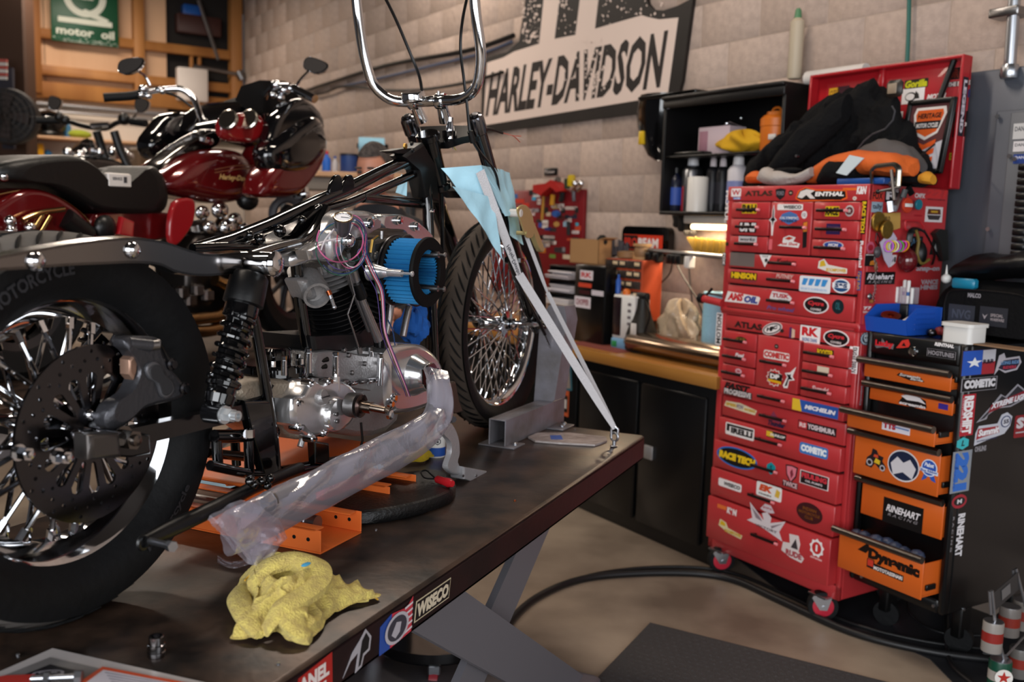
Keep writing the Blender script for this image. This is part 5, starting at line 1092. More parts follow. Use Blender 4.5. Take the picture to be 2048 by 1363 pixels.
# framed badge print
fp=thing('framed_print',C((.6,CZ,-.40)),'black framed print with an orange shield badge leaning in the lid','framed print')
cn=[cpx(x,y,-.40)for x,y in((1797,345),(1876,352),(1921,187),(1812,208))]
ex=(cn[1]-cn[0]+cn[2]-cn[3])/2;ey=(cn[3]-cn[0]+cn[2]-cn[1])/2;fw,fh=ex.length,ey.length;ctr=sum(cn,V((0,0,0)))/4
FP=Frame(C(ctr),C(ctr+ex)-C(ctr),C(ctr+ey)-C(ctr),C.z)
M(FP).bbox((-fw/2,-fh/2,-.012),(fw/2,fh/2,0),.003).build('backing',satin,fp)
for a_,b_ in(((-fw/2,-fh/2),(fw/2,-fh/2+.02)),((-fw/2,fh/2-.02),(fw/2,fh/2)),((-fw/2,-fh/2),(-fw/2+.02,fh/2)),((fw/2-.02,-fh/2),(fw/2,fh/2))):M(FP).bbox((*a_,0),(*b_,.01),.003).build('frame_bar',satin,fp)
sticker('print',Frame(FP((0,0,0)),FP.x,FP.y,FP.z),fw-.036,fh-.036,[('p','5a3434',R1),('p','c3c0c6',[(.1,0),(1,0),(1,.45),(.4,.3)]),('p','d8cfc8',[(.5,.45),(.8,.55),(.95,.85),(.9,.95),(.15,.95),(.1,.85),(.2,.55)]),('p','d05a24',[(.5,.5),(.76,.58),(.88,.84),(.84,.91),(.2,.91),(.16,.84),(.26,.58)]),('t','2a1a18','HERITAGE',.22,.78,.82,.86,.04),('p','1d1a1c',[(.2,.62),(.8,.62),(.84,.74),(.16,.74)]),('t','e4dcd8','MOTOR CYCLES',.22,.64,.78,.71,.03)]+[('p','cf5420',[(.2,.46-.13*k),(.5,.38-.13*k),(.8,.46-.13*k),(.8,.38-.13*k),(.5,.3-.13*k),(.2,.38-.13*k)])for k in range(3)],fp)
# C-clamp on the corner with hanging keys
cl=thing('c_clamp',C((.66,CZ,-.03)),'silver C-clamp screwed on the right front corner of the chest','clamp')
P=[cpx(x,y,-.01)for x,y in((1744,368),(1742,340),(1750,332),(1790,328),(1798,336),(1796,372))]
M(C).tube(fillet(P,.01,4),.0085,6,flat=(1.3,.8)).build('frame',mat('clamp_metal','b0a99c',.22,1),cl)
P=[cpx(1756,383,.01),cpx(1800,374,.01)];M(C).cyl(P[0],P[1],.005,n=8).build('screw',steel,cl)
a_=cpx(1783,340,.0);b_=cpx(1789,400,.02);M(C).cyl(a_,b_,.006,n=8).build('spindle',steel,cl);M(C).ball(cpx(1756,383,.01),.009,8,6).build('knob',satin,cl)
def hang(name,mb,m_,p,label,cat):return single(mb,name,m_,C(p),label,cat)
def spx9(x,y,off=.0):p=CSIDE.pz(1700+x/3.787,360+y/3.787,off);return p
def S9():return M(CSIDE)
k=thing('key_bunch',CSIDE(spx9(340,190,.03)),'bunch of steel keys and bits hanging from the clamp','keys')
for i,(x,y,x2,y2)in enumerate(((345,90,352,30),(330,230,385,110),(310,240,300,160),(350,60,300,10),(420,70,400,130),(440,50,470,110))):S9().tube([spx9(x2,y2,.03+.004*i),spx9(x,y,.035+.004*i)],.007,6,flat=(1.6,.5)).build('key',zinc if i<4 else satin,k)
S9().bbox(spx9(295,235,.02),tuple(spx9(352,190,.05)),.003).build('charm',zinc,k)
def disc9(name,x,y,r,c,label,cat,off=.012,n=24,lab=None):
    t=thing(name,CSIDE(spx9(x,y,off)),label,cat);p=spx9(x,y,off)
    S9().lathe([(r*.92,0),(r,.002),(r,.008),(r*.9,.010)],p,(0,0,1),n).build('disc',c,t)
    if lab:S9().bbox((p.x-r*.8,p.y-r*.22,off+.011),(p.x+r*.8,p.y+r*.22,off+.013),.001).build('label',lab,t)
    return t
disc9('orange_tag',425,190,.028,K('b8361c',.5),'round orange tag with a white strip hanging on the chest side','tag',.05,lab=wht)
disc9('teal_tag',510,185,.020,K('1c6c7c',.4),'round teal tag behind the orange tag on the chest side','tag',.02)
gold=mat('gold_medal','a8843c',.3,.9,bump=.2,scale=90)
disc9('gold_medal',205,315,.037,gold,'wide gold medal hanging at the left of the chest side','medal',.012)
disc9('gold_medal',270,375,.034,gold,'lower gold medal overlapping the other on the chest side','medal',.026)
t=thing('cream_plaque',CSIDE(spx9(330,300,.005)),'cream cardboard plaque behind the gold medals','plaque')
S9().prism([tuple(spx9(x,y)[:2])for x,y in((180,340),(180,250),(370,245),(368,362),(250,400))],(0,0,.004),(1,0,0),(0,1,0),(0,0,.003)).build('card',K('b8924a',.6),t)
sticker('lettering',Frame(CSIDE(spx9(265,290,.0075)),CSIDE.x,CSIDE.y,CSIDE.z),.06,.016,[('t','5c4420','WORLD',0,0,1,1,.04)],t)
t=thing('paper_ticket',CSIDE(spx9(230,520,.03)),'crumpled white paper ticket hanging on the chest side','ticket')
S9().prism([tuple(spx9(x,y)[:2])for x,y in((170,470),(262,378),(300,440),(262,560),(272,590),(240,660),(205,600))],(0,0,.03),(1,0,0),(0,1,0),(0,0,.002)).build('sheet',K('b9b0c2',.7),t)
S9().tube([spx9(200,400,.035),spx9(192,460,.036),spx9(215,500,.036),spx9(225,440,.036),spx9(205,400,.036)],.002,5).build('string',satin,t)
S9().ball(spx9(208,545,.04),(.017,.022,.012),10,6).build('fob',K('3c383c',.4),t)
hc=('c060c8','d8b81c','d8d8b0','9c4cc0','4c9c4c','c838a8','d88c1c')
for i,(c_,nm_)in enumerate(zip(hc,('purple','yellow','cream','violet','green','pink','amber'))):
    x=285+i*19;mb=S9();p=spx9(x,500,.04);
    pts=[V((p.x+.012*cos(a)*(1+.2*i/6)+(.008*sin(a)if i>4 else 0),p.y+.019*sin(a),.045+.01*cos(a)))for a in[2*pi*j/20 for j in range(20)]]
    mb.tube(pts,.0028,6,closed=True)
    single(mb,'elastic_band',K(c_,.5),CSIDE((p.x,p.y,.04)),'%s elastic band in the bundle hanging on the chest side'%nm_,'band','elastic bands')
hp=thing('ear_muffs',CSIDE(spx9(440,560,.05)),'dark red ear muffs with a black headband hanging on the chest side','ear muffs')
p=spx9(437,610,.03);S9().ball(p,(.036,.045,.035),18,12).build('ear_cup',mat('dark_red_gloss','5a1216',.15,coat=.5),hp)
p=spx9(520,560,.03);S9().ball(p,(.03,.05,.03),16,10).build('ear_cup',satin,hp)
S9().tube(spline([spx9(x,y,.04)for x,y in((450,470),(460,400),(500,370),(560,390),(610,470),(640,560),(620,640))],5),.007,8,flat=(1.7,.5)).build('headband',satin,hp)
S9().tube(spline([spx9(x,y,.05)for x,y in((500,380),(520,460),(510,560),(540,630),(600,600))],5),.006,6).build('strap',K('6c5a24',.6),hp)
t=thing('red_hook',CSIDE(spx9(480,330,.02)),'red bent metal hook holding the ear muffs','hook')
S9().tube(fillet([spx9(x,y,.02)for x,y in((560,358),(528,308),(418,305),(418,372),(478,400))],.008,4),.0035,8).build('rod',K('b8262c',.3),t)
t=thing('glove_holder',CSIDE(spx9(650,480,.02)),'black and clear spectacle case strapped on the chest side','case')
S9().prism([tuple(spx9(x,y)[:2])for x,y in((600,400),(640,368),(694,378),(700,600),(660,610),(640,480))],(0,0,.006),(1,0,0),(0,1,0),(0,0,.02)).build('body',K('1e1e1c',.4),t)
S9().tube(spline([spx9(x,y,.035)for x,y in((560,380),(600,450),(640,530),(690,610))],5),.004,6).build('cord',satin,t)
# chain with fobs
ch_=thing('key_chain',CSIDE(spx9(185,700,.02)),'steel chain with small charms hanging down the chest side','chain')
mb=S9()
for i in range(26):
    y=560+i*14;p=spx9(195-8*sin(i*.6)+(-10 if i>16 else 0),y,.02+.003*(i%2));mb.torus(p,(1,0,.2)if i%2 else(.2,0,1),.0042,.0013,10,5)
o=mb.build('links',steel,ch_);o['kind']='stuff'
S9().ball(spx9(195,650,.022),(.008,.02,.006),8,6).build('fob',K('6c4c34',.5),ch_);S9().ball(spx9(150,880,.022),(.012,.012,.006),10,6).build('fob',steel,ch_)
S9().bbox(spx9(140,930,.01),tuple(spx9(185,905,.024)),.003).build('fob',K('8c5a24',.5),ch_)
# ------------------------------------------------------------------ on the black cart
def kq(x,y,n=-.1):return KF.pz(x,y,n)
bn=thing('blue_bin',KF((-.33,KT,-.07)),'blue plastic hopper bin on the front left of the black cart','bin')
a=kq(1740,668,-.03);bR=kq(1852,668,-.03);zt_=kq(1745,622,-.03).y;blu=mat('bin_blue','1b4fb0',.35,bump=.03,scale=30)
b0,b1=KT+.003,KT+.10;x0,x1=a.x,a.x+.175
M(KF).bbox((x0,b0,-.19),(x1,b0+.004,-.01),.002).build('floor',blu,bn)
for xx in(x0,x1-.004):M(KF).prism([(-.19,b0),(-.01,b0),(.005,b0+.055),(-.05,b1),(-.19,b1)],(xx,0,0),(0,0,1),(0,1,0),(.004,0,0)).build('side_wall',blu,bn)
M(KF).prism([(-.012,b0),(.004,b0+.055),(.008,b0+.055),(-.006,b0)],(x0,0,0),(0,0,1),(0,1,0),(x1-x0,0,0)).build('front_lip',blu,bn)
M(KF).bbox((x0,b0,-.194),(x1,b1,-.19),.001).build('back_wall',blu,bn)
for kk in range(4):M(KF).bbox((x1,b0+.02+kk*.018,-.15),(x1+.003,b0+.024+kk*.018,-.04),.001).build('rib',blu,bn)
single(M(KF).lathe([(.035,0),(.035,.012),(.012,.012),(.012,0)],(x0+.06,b0+.05,-.06),(.3,1,.3),20),'copper_washer',copper,KF((x0+.06,b0+.04,-.06)),'copper coloured roll lying in the blue bin','roll')
mb=M(KF);mb.tube([(x0+.1,b0+.03,-.05),(x0+.15,b0+.075,-.09)],.008,8);mb.ball((x0+.15,b0+.078,-.09),.013,8,6)
single(mb,'socket_tool',steel,KF((x0+.12,b0+.03,-.07)),'small steel tool sticking out of the blue bin','tool')
# marker cup
mc=thing('marker_cup',KF((-.34,KT+.1,-.14)),'clear plastic cup for markers standing over the blue bin','cup')
clear=mat('clear_plastic','cfc6cf',.1,alpha=.28)
a=kq(1752,617,-.2);b=kq(1827,575,-.2)
for q0,q1 in(((a.x,b1,-.235),(b.x,b.y,-.232)),((a.x,b1,-.175),(b.x,b.y,-.172)),((a.x,b1,-.235),(a.x+.003,b.y,-.172)),((b.x-.003,b1,-.235),(b.x,b.y,-.172)),((a.x,b1,-.235),(b.x,b1+.003,-.172))):M(KF).box(q0,q1).build('cup_wall',clear,mc)
M(KF).bbox((a.x+.005,KT,-.23),(b.x-.005,b1,-.18),.003).build('cup_stand',satin,mc)
mk=('3c8c5c','b8262c','1c6c6c','c87888','6c3c8c','2c5c9c','1c3c34','5c4c4c','28583c');nmk=('green','red','teal','pink','purple','blue','dark green','brown','moss green')
for i,(x,yt)in enumerate(((1772,575),(1782,574),(1792,573),(1799,576),(1806,559),(1814,560),(1801,572),(1811,575),(1822,575))):
    p=kq(x,612,-.2+.012*(i%3));tp=kq(x,yt,-.2+.012*(i%3));n=-.2+.012*(i%3)
    t=thing('marker',KF((p.x,b1+.003,n)),'white marker pen with a %s band in the clear cup'%nmk[i],'marker','markers in the clear cup');r=.0062
    M(KF).lathe([(r*.9,0),(r,.003),(r,(tp.y-b1)-.045)],(p.x,b1+.003,n),(0,1,0),10).build('barrel',wht,t)
    M(KF).lathe([(r*1.02,(tp.y-b1)*.32),(r*1.02,(tp.y-b1)*.48)],(p.x,b1+.003,n),(0,1,0),10).build('band',K(mk[i],.4),t)
    M(KF).lathe([(r*1.1,(tp.y-b1)-.045),(r*1.1,(tp.y-b1)-.006),(r*.7,(tp.y-b1)-.003)],(p.x,b1+.003,n),(0,1,0),10).build('cap',wht,t)
# white tub
a=kq(1881,688,-.03);b=kq(1946,688,-.03);tb=thing('white_tub',KF(((a.x+b.x)/2,KT,-.07)),'white rectangular plastic tub with lid on the front of the black cart','tub')
M(KF).prism(rrect(a.x+.006,-.115,b.x-.006,-.02,.015),(0,KT,0),(1,0,0),(0,0,1),(0,.055,0)).build('body',wht,tb)
M(KF).prism(rrect(a.x,-.121,b.x,-.014,.018),(0,KT+.055,0),(1,0,0),(0,0,1),(0,.012,0)).build('lid',wht,tb)
# clutter beside
mb=M(KF);rnd=random.Random(8)
for i in range(7):mb.m=i%2;mb.ball((-.20+.018*i,KT+.016+.008*(i%2),-.09-.02*(i%3)),(.02,.016,.016),8,6)
single(mb,'small_parts_heap',[gunmetal,K('7a2420',.5)],KF((-.16,KT,-.1)),'small heap of dark metal parts between the blue bin and white tub','parts')
single(M(KF).prism([(0,0),(.25,0),(.25,.08),(0,.08)],(-.06,KT,-.12),(1,0,0),(0,0,1),(0,.004,0)),'wood_scrap',K('8a6b50',.7),KF((-.0,KT,-.1)),'thin wooden offcut lying behind the white tub','offcut')
# black tool bag
bagm=mat('bag_nylon','070709',.75,spec=.2,bump=.25,scale=90)
bg_=thing('black_tool_bag',KF((0,KT,-.35)),'black nylon tool bag with grey patches standing on the cart','bag')
a=kq(1856,690,-.22);zt_=kq(1950,562,-.22).y
heap(KF,[(a.x,KT,zt_-.07,-.34,.08),(a.x+.02,KT,zt_-.02,-.34,.12),(a.x+.1,KT,zt_,-.34,.125),(a.x+.3,KT,zt_+.0,-.34,.125),(a.x+.42,KT,zt_-.01,-.34,.12),(a.x+.45,KT,zt_-.06,-.34,.07)],.006,12,34,4,6.).build('body',bagm,bg_)
pk=M(KF);pk.prism(rrect(a.x+.07,KT+.02,a.x+.40,zt_-.03,.04),(0,0,-.225),(1,0,0),(0,1,0),(0,0,.03));pk.build('front_pocket',bagm,bg_)
M(KF).tube(spline([(a.x+.075,KT+.04,-.196),(a.x+.075,zt_-.07,-.196),(a.x+.12,zt_-.035,-.196),(a.x+.35,zt_-.035,-.196),(a.x+.4,zt_-.08,-.196)],5),.004,6).build('pocket_zip',satin,bg_)
def bagpatch(x0,y0,x1,y1,L):
    p=kq(x0,y1,-.194);q=kq(x1,y0,-.194);sticker('patch',Frame(KF(((p.x+q.x)/2,(p.y+q.y)/2,-.194)),KF.x,KF.y,KF.z),q.x-p.x,q.y-p.y-.01,L,bg_)
bagpatch(1895,609,1951,646,[('p','33353c',R1),('t','484c58','NVG',.15,.25,.85,.75,.03)])
bagpatch(1957,614,2017,652,[('p','2c2d33',R1),('t','a09698','SPECIAL',.4,.5,.85,.66,.02),('t','a09698','WARFARE',.4,.28,.9,.44,.02),('p','9a9296',[(.1,.62),(.2,.5),(.3,.62),(.24,.44),(.2,.32),(.16,.44)])])
bagpatch(1935,583,1963,598,[('t','8f8c92','MALCO',0,.1,1,.9,.05)])
heap(KF,[(a.x+.02,zt_+.0,zt_+.03,-.33,.06),(a.x+.06,zt_-.01,zt_+.08,-.36,.1),(a.x+.2,zt_+.01,zt_+.10,-.36,.12),(a.x+.36,zt_+.02,zt_+.12,-.36,.12),(a.x+.48,zt_,zt_+.1,-.36,.08)],.02,10,26,5,2.).build('open_flap',mat('bag_vinyl','0a0a0c',.4,bump=.3,scale=20),bg_)
q=kq(1925,570,-.24);single(M(KF).bbox((q.x-.04,zt_-.03,-.262),(q.x+.05,zt_+.006,-.23),.006),'teal_tool',K('1f7fa0',.3),KF((q.x,zt_-.02,-.24)),'teal plastic handle sticking out of the black bag','tool')
mb=M(KF);mb.ball((a.x+.03,zt_+.0,-.25),.018,10,7);mb.cyl((a.x+.03,zt_,-.25),(a.x+.028,zt_+.05,-.25),.007,.001,8)
single(mb,'white_nozzle',wht,KF((a.x+.03,zt_-.01,-.25)),'small white nozzle on the left end of the black bag','nozzle')
# ================================================================== ON THE FLOOR
def fl(x,y,z=0.):p=on_z(x,y,z);return V((p.x,p.y,z))
def polyslab(pts,z0,h,name,m_,label,cat):
    P=[fl(x,y)for x,y in pts];c=sum(P,V((0,0,0)))/len(P);c.z=0
    mb=M().prism([(p.x,p.y)for p in P],(0,0,z0),(1,0,0),(0,1,0),(0,0,h));return single(mb,name,m_,c,label,cat)
polyslab([(1475,1118),(1540,1168),(1690,1262),(1752,1270),(1860,1318),(1960,1420),(2300,1420),(2300,1090),(1760,990)],.0,.004,'rubber_mat',mat('smooth_rubber','232428',.42,bump=.05,scale=8,var=.15),'smooth dark rubber mat under the red chest and cart','mat')
tm=mat('tread_rubber','454243',.7,bump=.9,scale=420,detail=1,var=.1)
# ribbed mat with raised bars near the camera
A=fl(1300,1249);B_=fl(1180,1375);Dd=fl(1900,1400);e1=(Dd-A).normalized();e2=V((-e1.y,e1.x,0))
if(B_-A).dot(e2)<0:e2=-e2
ft=thing('anti_fatigue_mat',A+e1*.5+e2*.3,'dark grey textured anti-fatigue mat on the floor in front','mat')
MF=Frame(A,e1,e2);sk_=(B_-A).dot(e1)
M(MF).prism([(0,0),(1.5,0),(1.5+sk_,.9),(sk_*.9/((B_-A).dot(e2)),.9)],(0,0,0),(1,0,0),(0,1,0),(0,0,.010)).build('mat_base',tm,ft)
mb=M(MF);sl=sk_/((B_-A).dot(e2))
for i in range(46):
    for j in range(28):
        x=.02+i*.032+(j%2)*.016+sl*j*.03;y=.02+j*.03
        a_=.011;mb.add([(x-a_,y,.010),(x,y-.005,.010),(x+a_,y,.010),(x,y+.005,.010),(x,y,.0125)],[(0,1,4),(1,2,4),(2,3,4),(3,0,4)])
o=mb.build('tread_studs',tm,ft);o['kind']='stuff'
def floor_hose(name,pts,r,label,m_=None,k=6):
    P=spline([fl(x,y,r)for x,y in pts],k);mb=M().tube(P,r,10);return single(mb,name,m_ or mat('hose_rubber','141416',.45),fl(*pts[0]),label,'hose')
floor_hose('air_hose',[(955,1400),(975,1330),(1010,1255),(1070,1196),(1160,1158),(1270,1146),(1390,1146),(1470,1160),(1560,1200),(1700,1262),(1850,1300),(2000,1320),(2100,1322)],.014,'thick black air hose curving from under the table to the chest')
floor_hose('air_hose',[(1095,1182),(1180,1150),(1290,1135),(1400,1135),(1480,1150),(1570,1188),(1700,1245),(1850,1282),(2000,1300)],.008,'thinner black hose running beside the thick one toward the chest')
floor_hose('thin_cable',[(985,1318),(1010,1322),(1030,1345),(1036,1372),(1030,1400)],.006,'thin black cable looping at the foot of the table')
floor_hose('power_cable',[(1815,1205),(1822,1228),(1850,1252),(1900,1268),(1960,1270)],.005,'black power cable curling under the black cart')
floor_hose('upright_cable',[(1893,1232),(1894,1290),(1905,1330),(1950,1370)],.009,'black cable coming down behind the cart and over the mat')
# round drain dolly under the table
c=fl(880,1285,0);dd=thing('drain_dolly',c,'round black rolling dolly under the lift table','dolly');R_=.215
c2=on_z(868,1252,.13)
M().lathe([(.0,0),(R_*.97,0),(R_,.008),(R_,.04),(R_*.96,.04),(R_*.95,.012),(0,.012)],(c2.x,c2.y,.09),UP,40).build('pan',gloss,dd)
for k in range(4):
    a_=k*pi/2+.1;px_=c2.x+R_*.9*cos(a_);py_=c2.y+R_*.9*sin(a_)
    w_=M().lathe([(.006,-.014),(.034,-.014),(.036,0),(.034,.014),(.006,.014)],(px_,py_,.036),(sin(a_),cos(a_),0),18).build('caster',K('8c2c34',.4),dd)
    M().bbox((px_-.02,py_-.02,.06),(px_+.02,py_+.02,.092),.004).build('caster_bracket',zinc,w_)
# wire rack with oil cans, bottom right
rk=thing('can_rack',fl(2010,1400),'wire rack holding old oil cans at the lower right corner','rack')
Yr=2.95;g1=lambda x,y,d=0.:at_y(x,y,Yr+d)
wr=mat('rack_wire','8a898c',.3,.8)
for pts in(((1982,1228,0),(1979,1182,0),(1984,1180,0),(1990,1240,0),(2008,1320,.0),(2022,1400,0)),((2028,1180,.15),(2026,1140,.15),(2032,1136,.15),(2046,1190,.15),(2070,1300,.15))):M().tube([g1(*p)for p in pts],.005,8).build('side_rail',wr,rk)
M().prism([(0,0),(1,0),(1,1),(0,1)],g1(1984,1226),g1(2040,1176,.15)-g1(1984,1226),g1(1982,1190)-g1(1984,1226),V((0,.004,0))).build('sign_panel',K('2a2a2c',.5),rk)
M().prism([(.35,.25),(.65,.25),(.65,.8),(.35,.8)],g1(1984,1226)-V((0,.003,0)),g1(2040,1176,.15)-g1(1984,1226),g1(1982,1190)-g1(1984,1226),V((0,.002,0))).build('white_label',K('6a6868',.6),rk)
cans=((1982,1300,'8f8882','8a241e','old white and red oil can on the upper shelf of the rack',0,.032),(2016,1268,'6c6662','7c2418','dented red and white can behind on the upper shelf of the rack',.13,.034),(2044,1255,'7c7670','8c2c20','faded can at the right end of the upper rack shelf',.2,.035),(1996,1376,'144634','a8a098','green oil can with a red star on the lower shelf of the rack',0,.035),(2036,1350,'6c6864','8c2c20','dull grey and red can on the lower shelf of the rack',.13,.034))
for x,y,c_,c2_,lb,d_,r in cans:
    b_=g1(x,y,d_);t=thing('oil_can',b_,lb,'can','oil cans on the wire rack')
    M().lathe([(r*.97,0),(r,.004),(r,.096),(r*.96,.1)],b_,UP,22).build('can_body',K(c_,.35),t)
    M().lathe([(r*.94,.0995),(r*.94,.1015)],b_,UP,20).build('can_lid',zinc,t)
    M().lathe([(r*1.01,.035),(r*1.01,.068)],b_,UP,22,caps=False).build('colour_band',K(c2_,.4),t)
    if c_=='144634':
        fr_=Frame(b_+V((-.15*r,-r*1.06,.055)),(1,-.15,0),UP,(-.15,-1,0));sticker('star_badge',fr_,.055,.055,[('p','e2ddd6',E1),('p','b02c24',star(.5,.5,.4,.16))],t);sticker('lettering',Frame(b_+V((-.15*r,-r*1.06,.016)),(1,-.15,0),UP,(-.15,-1,0)),.05,.016,[('t','dcd6cf','TEXACO',0,0,1,1,.05)],t)
for z_,pts in((0,((1968,1302,0),(2014,1306,0),(2075,1240,.3),(2020,1240,.3))),(1,((1985,1380,0),(2024,1386,0),(2085,1320,.3),(2030,1320,.3)))):M().tube([g1(*p)-V((0,0,.006))for p in pts],.004,6,closed=True).build('shelf_wire',wr,rk)
M().tube([g1(1990,1382),V((g1(1990,1382).x,Yr,.0))],.005,6).build('leg',wr,rk);M().tube([g1(2070,1330,.3),V((g1(2070,1330,.3).x,Yr+.3,.0))],.005,6).build('leg',wr,rk)
# ================================================================== LIFT TABLE
TZ=.81
TB=heading((.449,3.081,TZ),24.1)
lt=thing('lift_table',TB((-1.4,-.47,-TZ)),'long steel motorcycle lift table with a stained dark top and stickers on its edge','lift table')
tabm=mat('table_steel','46352b',.33,.3,bump=.05,scale=44,c2='1b1614',detail=14)
edgem=mat('table_edge','2c1618',.4,.3,bump=.05,scale=30,c2='1a1214')
M(TB).bbox((-2.9,-.95,-.012),(0,0,0),.006).build('top_plate',tabm,lt)
M(TB).bbox((-2.9,-.012,-.078),(0,.0,-.008),.006).build('side_skirt',edgem,lt);M(TB).bbox((-2.9,-.95,-.078),(0,-.938,-.008),.006).build('side_skirt',edgem,lt)
M(TB).bbox((-.012,-.95,-.078),(0,0,-.008),.006).build('end_skirt',edgem,lt)
lgm=mat('leg_grey','747278',.45,.2,bump=.04,scale=20)
for y in(-.10,-.82):
    for(x0,x1)in((-1.35,-.35),(-.45,-1.45)):
        M(TB).prism([(x0-.12,-.078),(x0+.12,-.078),(x1+.12,-TZ+.05),(x1-.12,-TZ+.05)],(0,y,0),(1,0,0),(0,0,1),(0,-.02,0)).build('scissor_leg',lgm,lt);y-=.03
M(TB).bbox((-2.3,-.9,-TZ),(-.2,-.05,-TZ+.05),.01).build('base_frame',lgm,lt)
TS=Frame(TB((0,.0005,0)),TB.x,UP,TB.y)
def tst(x,y,w_,h_,L,rot=0.):return put(lt,TS,x,y,w_,h_,L,rot,0)
q0=TS.pz(866,1198,0)
sticker('sticker',Frame(TS((q0.x,-.043,0)),TS.x,TS.y,TS.z),.145,.040,[('p','c9bb9c',[(0,0),(.95,0),(1,1),(.05,1)]),('p','171214',[(.02,.06),(.935,.06),(.98,.94),(.065,.94)]),('t','d2c6ae','WISECO',.07,.16,.93,.84,.06,.15)],lt)
q0=TS.pz(793,1249,0)
sticker('sticker',Frame(TS((q0.x,-.042,0)),TS.x,TS.y,TS.z),.115,.07,[('p','2c4c9c',[(0,0),(.3,0),(.35,.9),(.02,.75)]),('p','c43a48',[(.3,.0),(.95,.05),(1,1),(.8,.8),(.35,.9)])]+[('p','d8ccd0',[(.72,.1+.17*k),(.97,.14+.17*k),(.97,.2+.17*k),(.72,.16+.17*k)])for k in range(5)]+[('p','b9b4bc',ell(.48,.44,.36,.4,22)),('p','3c3a44',ell(.48,.44,.29,.32,22)),('p','b0acb4',[(.3,.35),(.45,.62),(.6,.55),(.55,.3),(.42,.2)])],lt)
q0=TS.pz(716,1302,0)
sticker('sticker',Frame(TS((q0.x,-.042,0)),TS.x,TS.y,TS.z),.09,.066,[('p','a9a5ab',[(.4,0),(.5,.5),(.25,.4),(.0,.1),(.3,.6),(.55,.8),(.75,1),(.95,.7),(.9,.35),(.7,.3),(.62,.05)]),('p','171518',[(.5,.1),(.58,.55),(.62,.75),(.76,.9),(.88,.68),(.84,.42),(.66,.38),(.58,.12)])],lt)
q0=TS.pz(628,1352,0)
sticker('sticker',Frame(TS((q0.x,-.04,0)),TS.x,TS.y,TS.z),.10,.062,[('p','a82420',[(0,0),(1,0),(.98,1),(.1,.9)]),('t','e0d4d0','ANEL',.1,.45,.9,.85,.05),('t','e0d4d0','FUEL',.3,.08,.9,.36,.05)],lt)
# ================================================================== THE MOTORCYCLE ON THE LIFT
BB=heading((-.7586,1.5439,TZ),23.6)
mc=thing('custom_motorcycle',BB((.85,0,0)),'stripped black and chrome custom motorcycle with tall handlebars on the lift table','motorcycle')
def q(x,y,t):return BB.px(x,y,t)
def P2(pts,t):return[(lambda p:(p.x,p.z))(BB.px(x,y,t))for x,y in pts]
def bb():return M(BB)
def slab(poly,t0,t1,bev=.004,rings=1):
    """plate/casting: near face t0 with bevel, running back to t1; poly in (s,h)"""
    cx=sum(p[0]for p in poly)/len(poly);cy=sum(p[1]for p in poly)/len(poly);n=len(poly)
    R_=max(sqrt((p[0]-cx)**2+(p[1]-cy)**2)for p in poly)
    sg_=1 if t0>t1 else-1;mb=bb();L=[]
    for k,dt in((1-2.2*bev/R_,0),(1-.9*bev/R_,.35*bev),(1,bev)):L.append([(cx+(x-cx)*k,t0-sg_*dt,cy+(y-cy)*k)for x,y in poly])
    L.append([(x,t1,y)for x,y in poly]);return mb.loft(L)
def plate2(splines,t0,t1,c=(0,0)):
    vs,fs=curve_mesh([[(x-c[0],y-c[1])for x,y in S]for S in splines],abs(t1-t0)/2)
    mb=bb();mb.add([(v[0]+c[0],(t0+t1)/2+v[2],v[1]+c[1])for v in vs],fs);return mb
def smooth(P,k=4):return[(p.x,p.y)for p in spline([V((x,y,0))for x,y in P],k,True)]
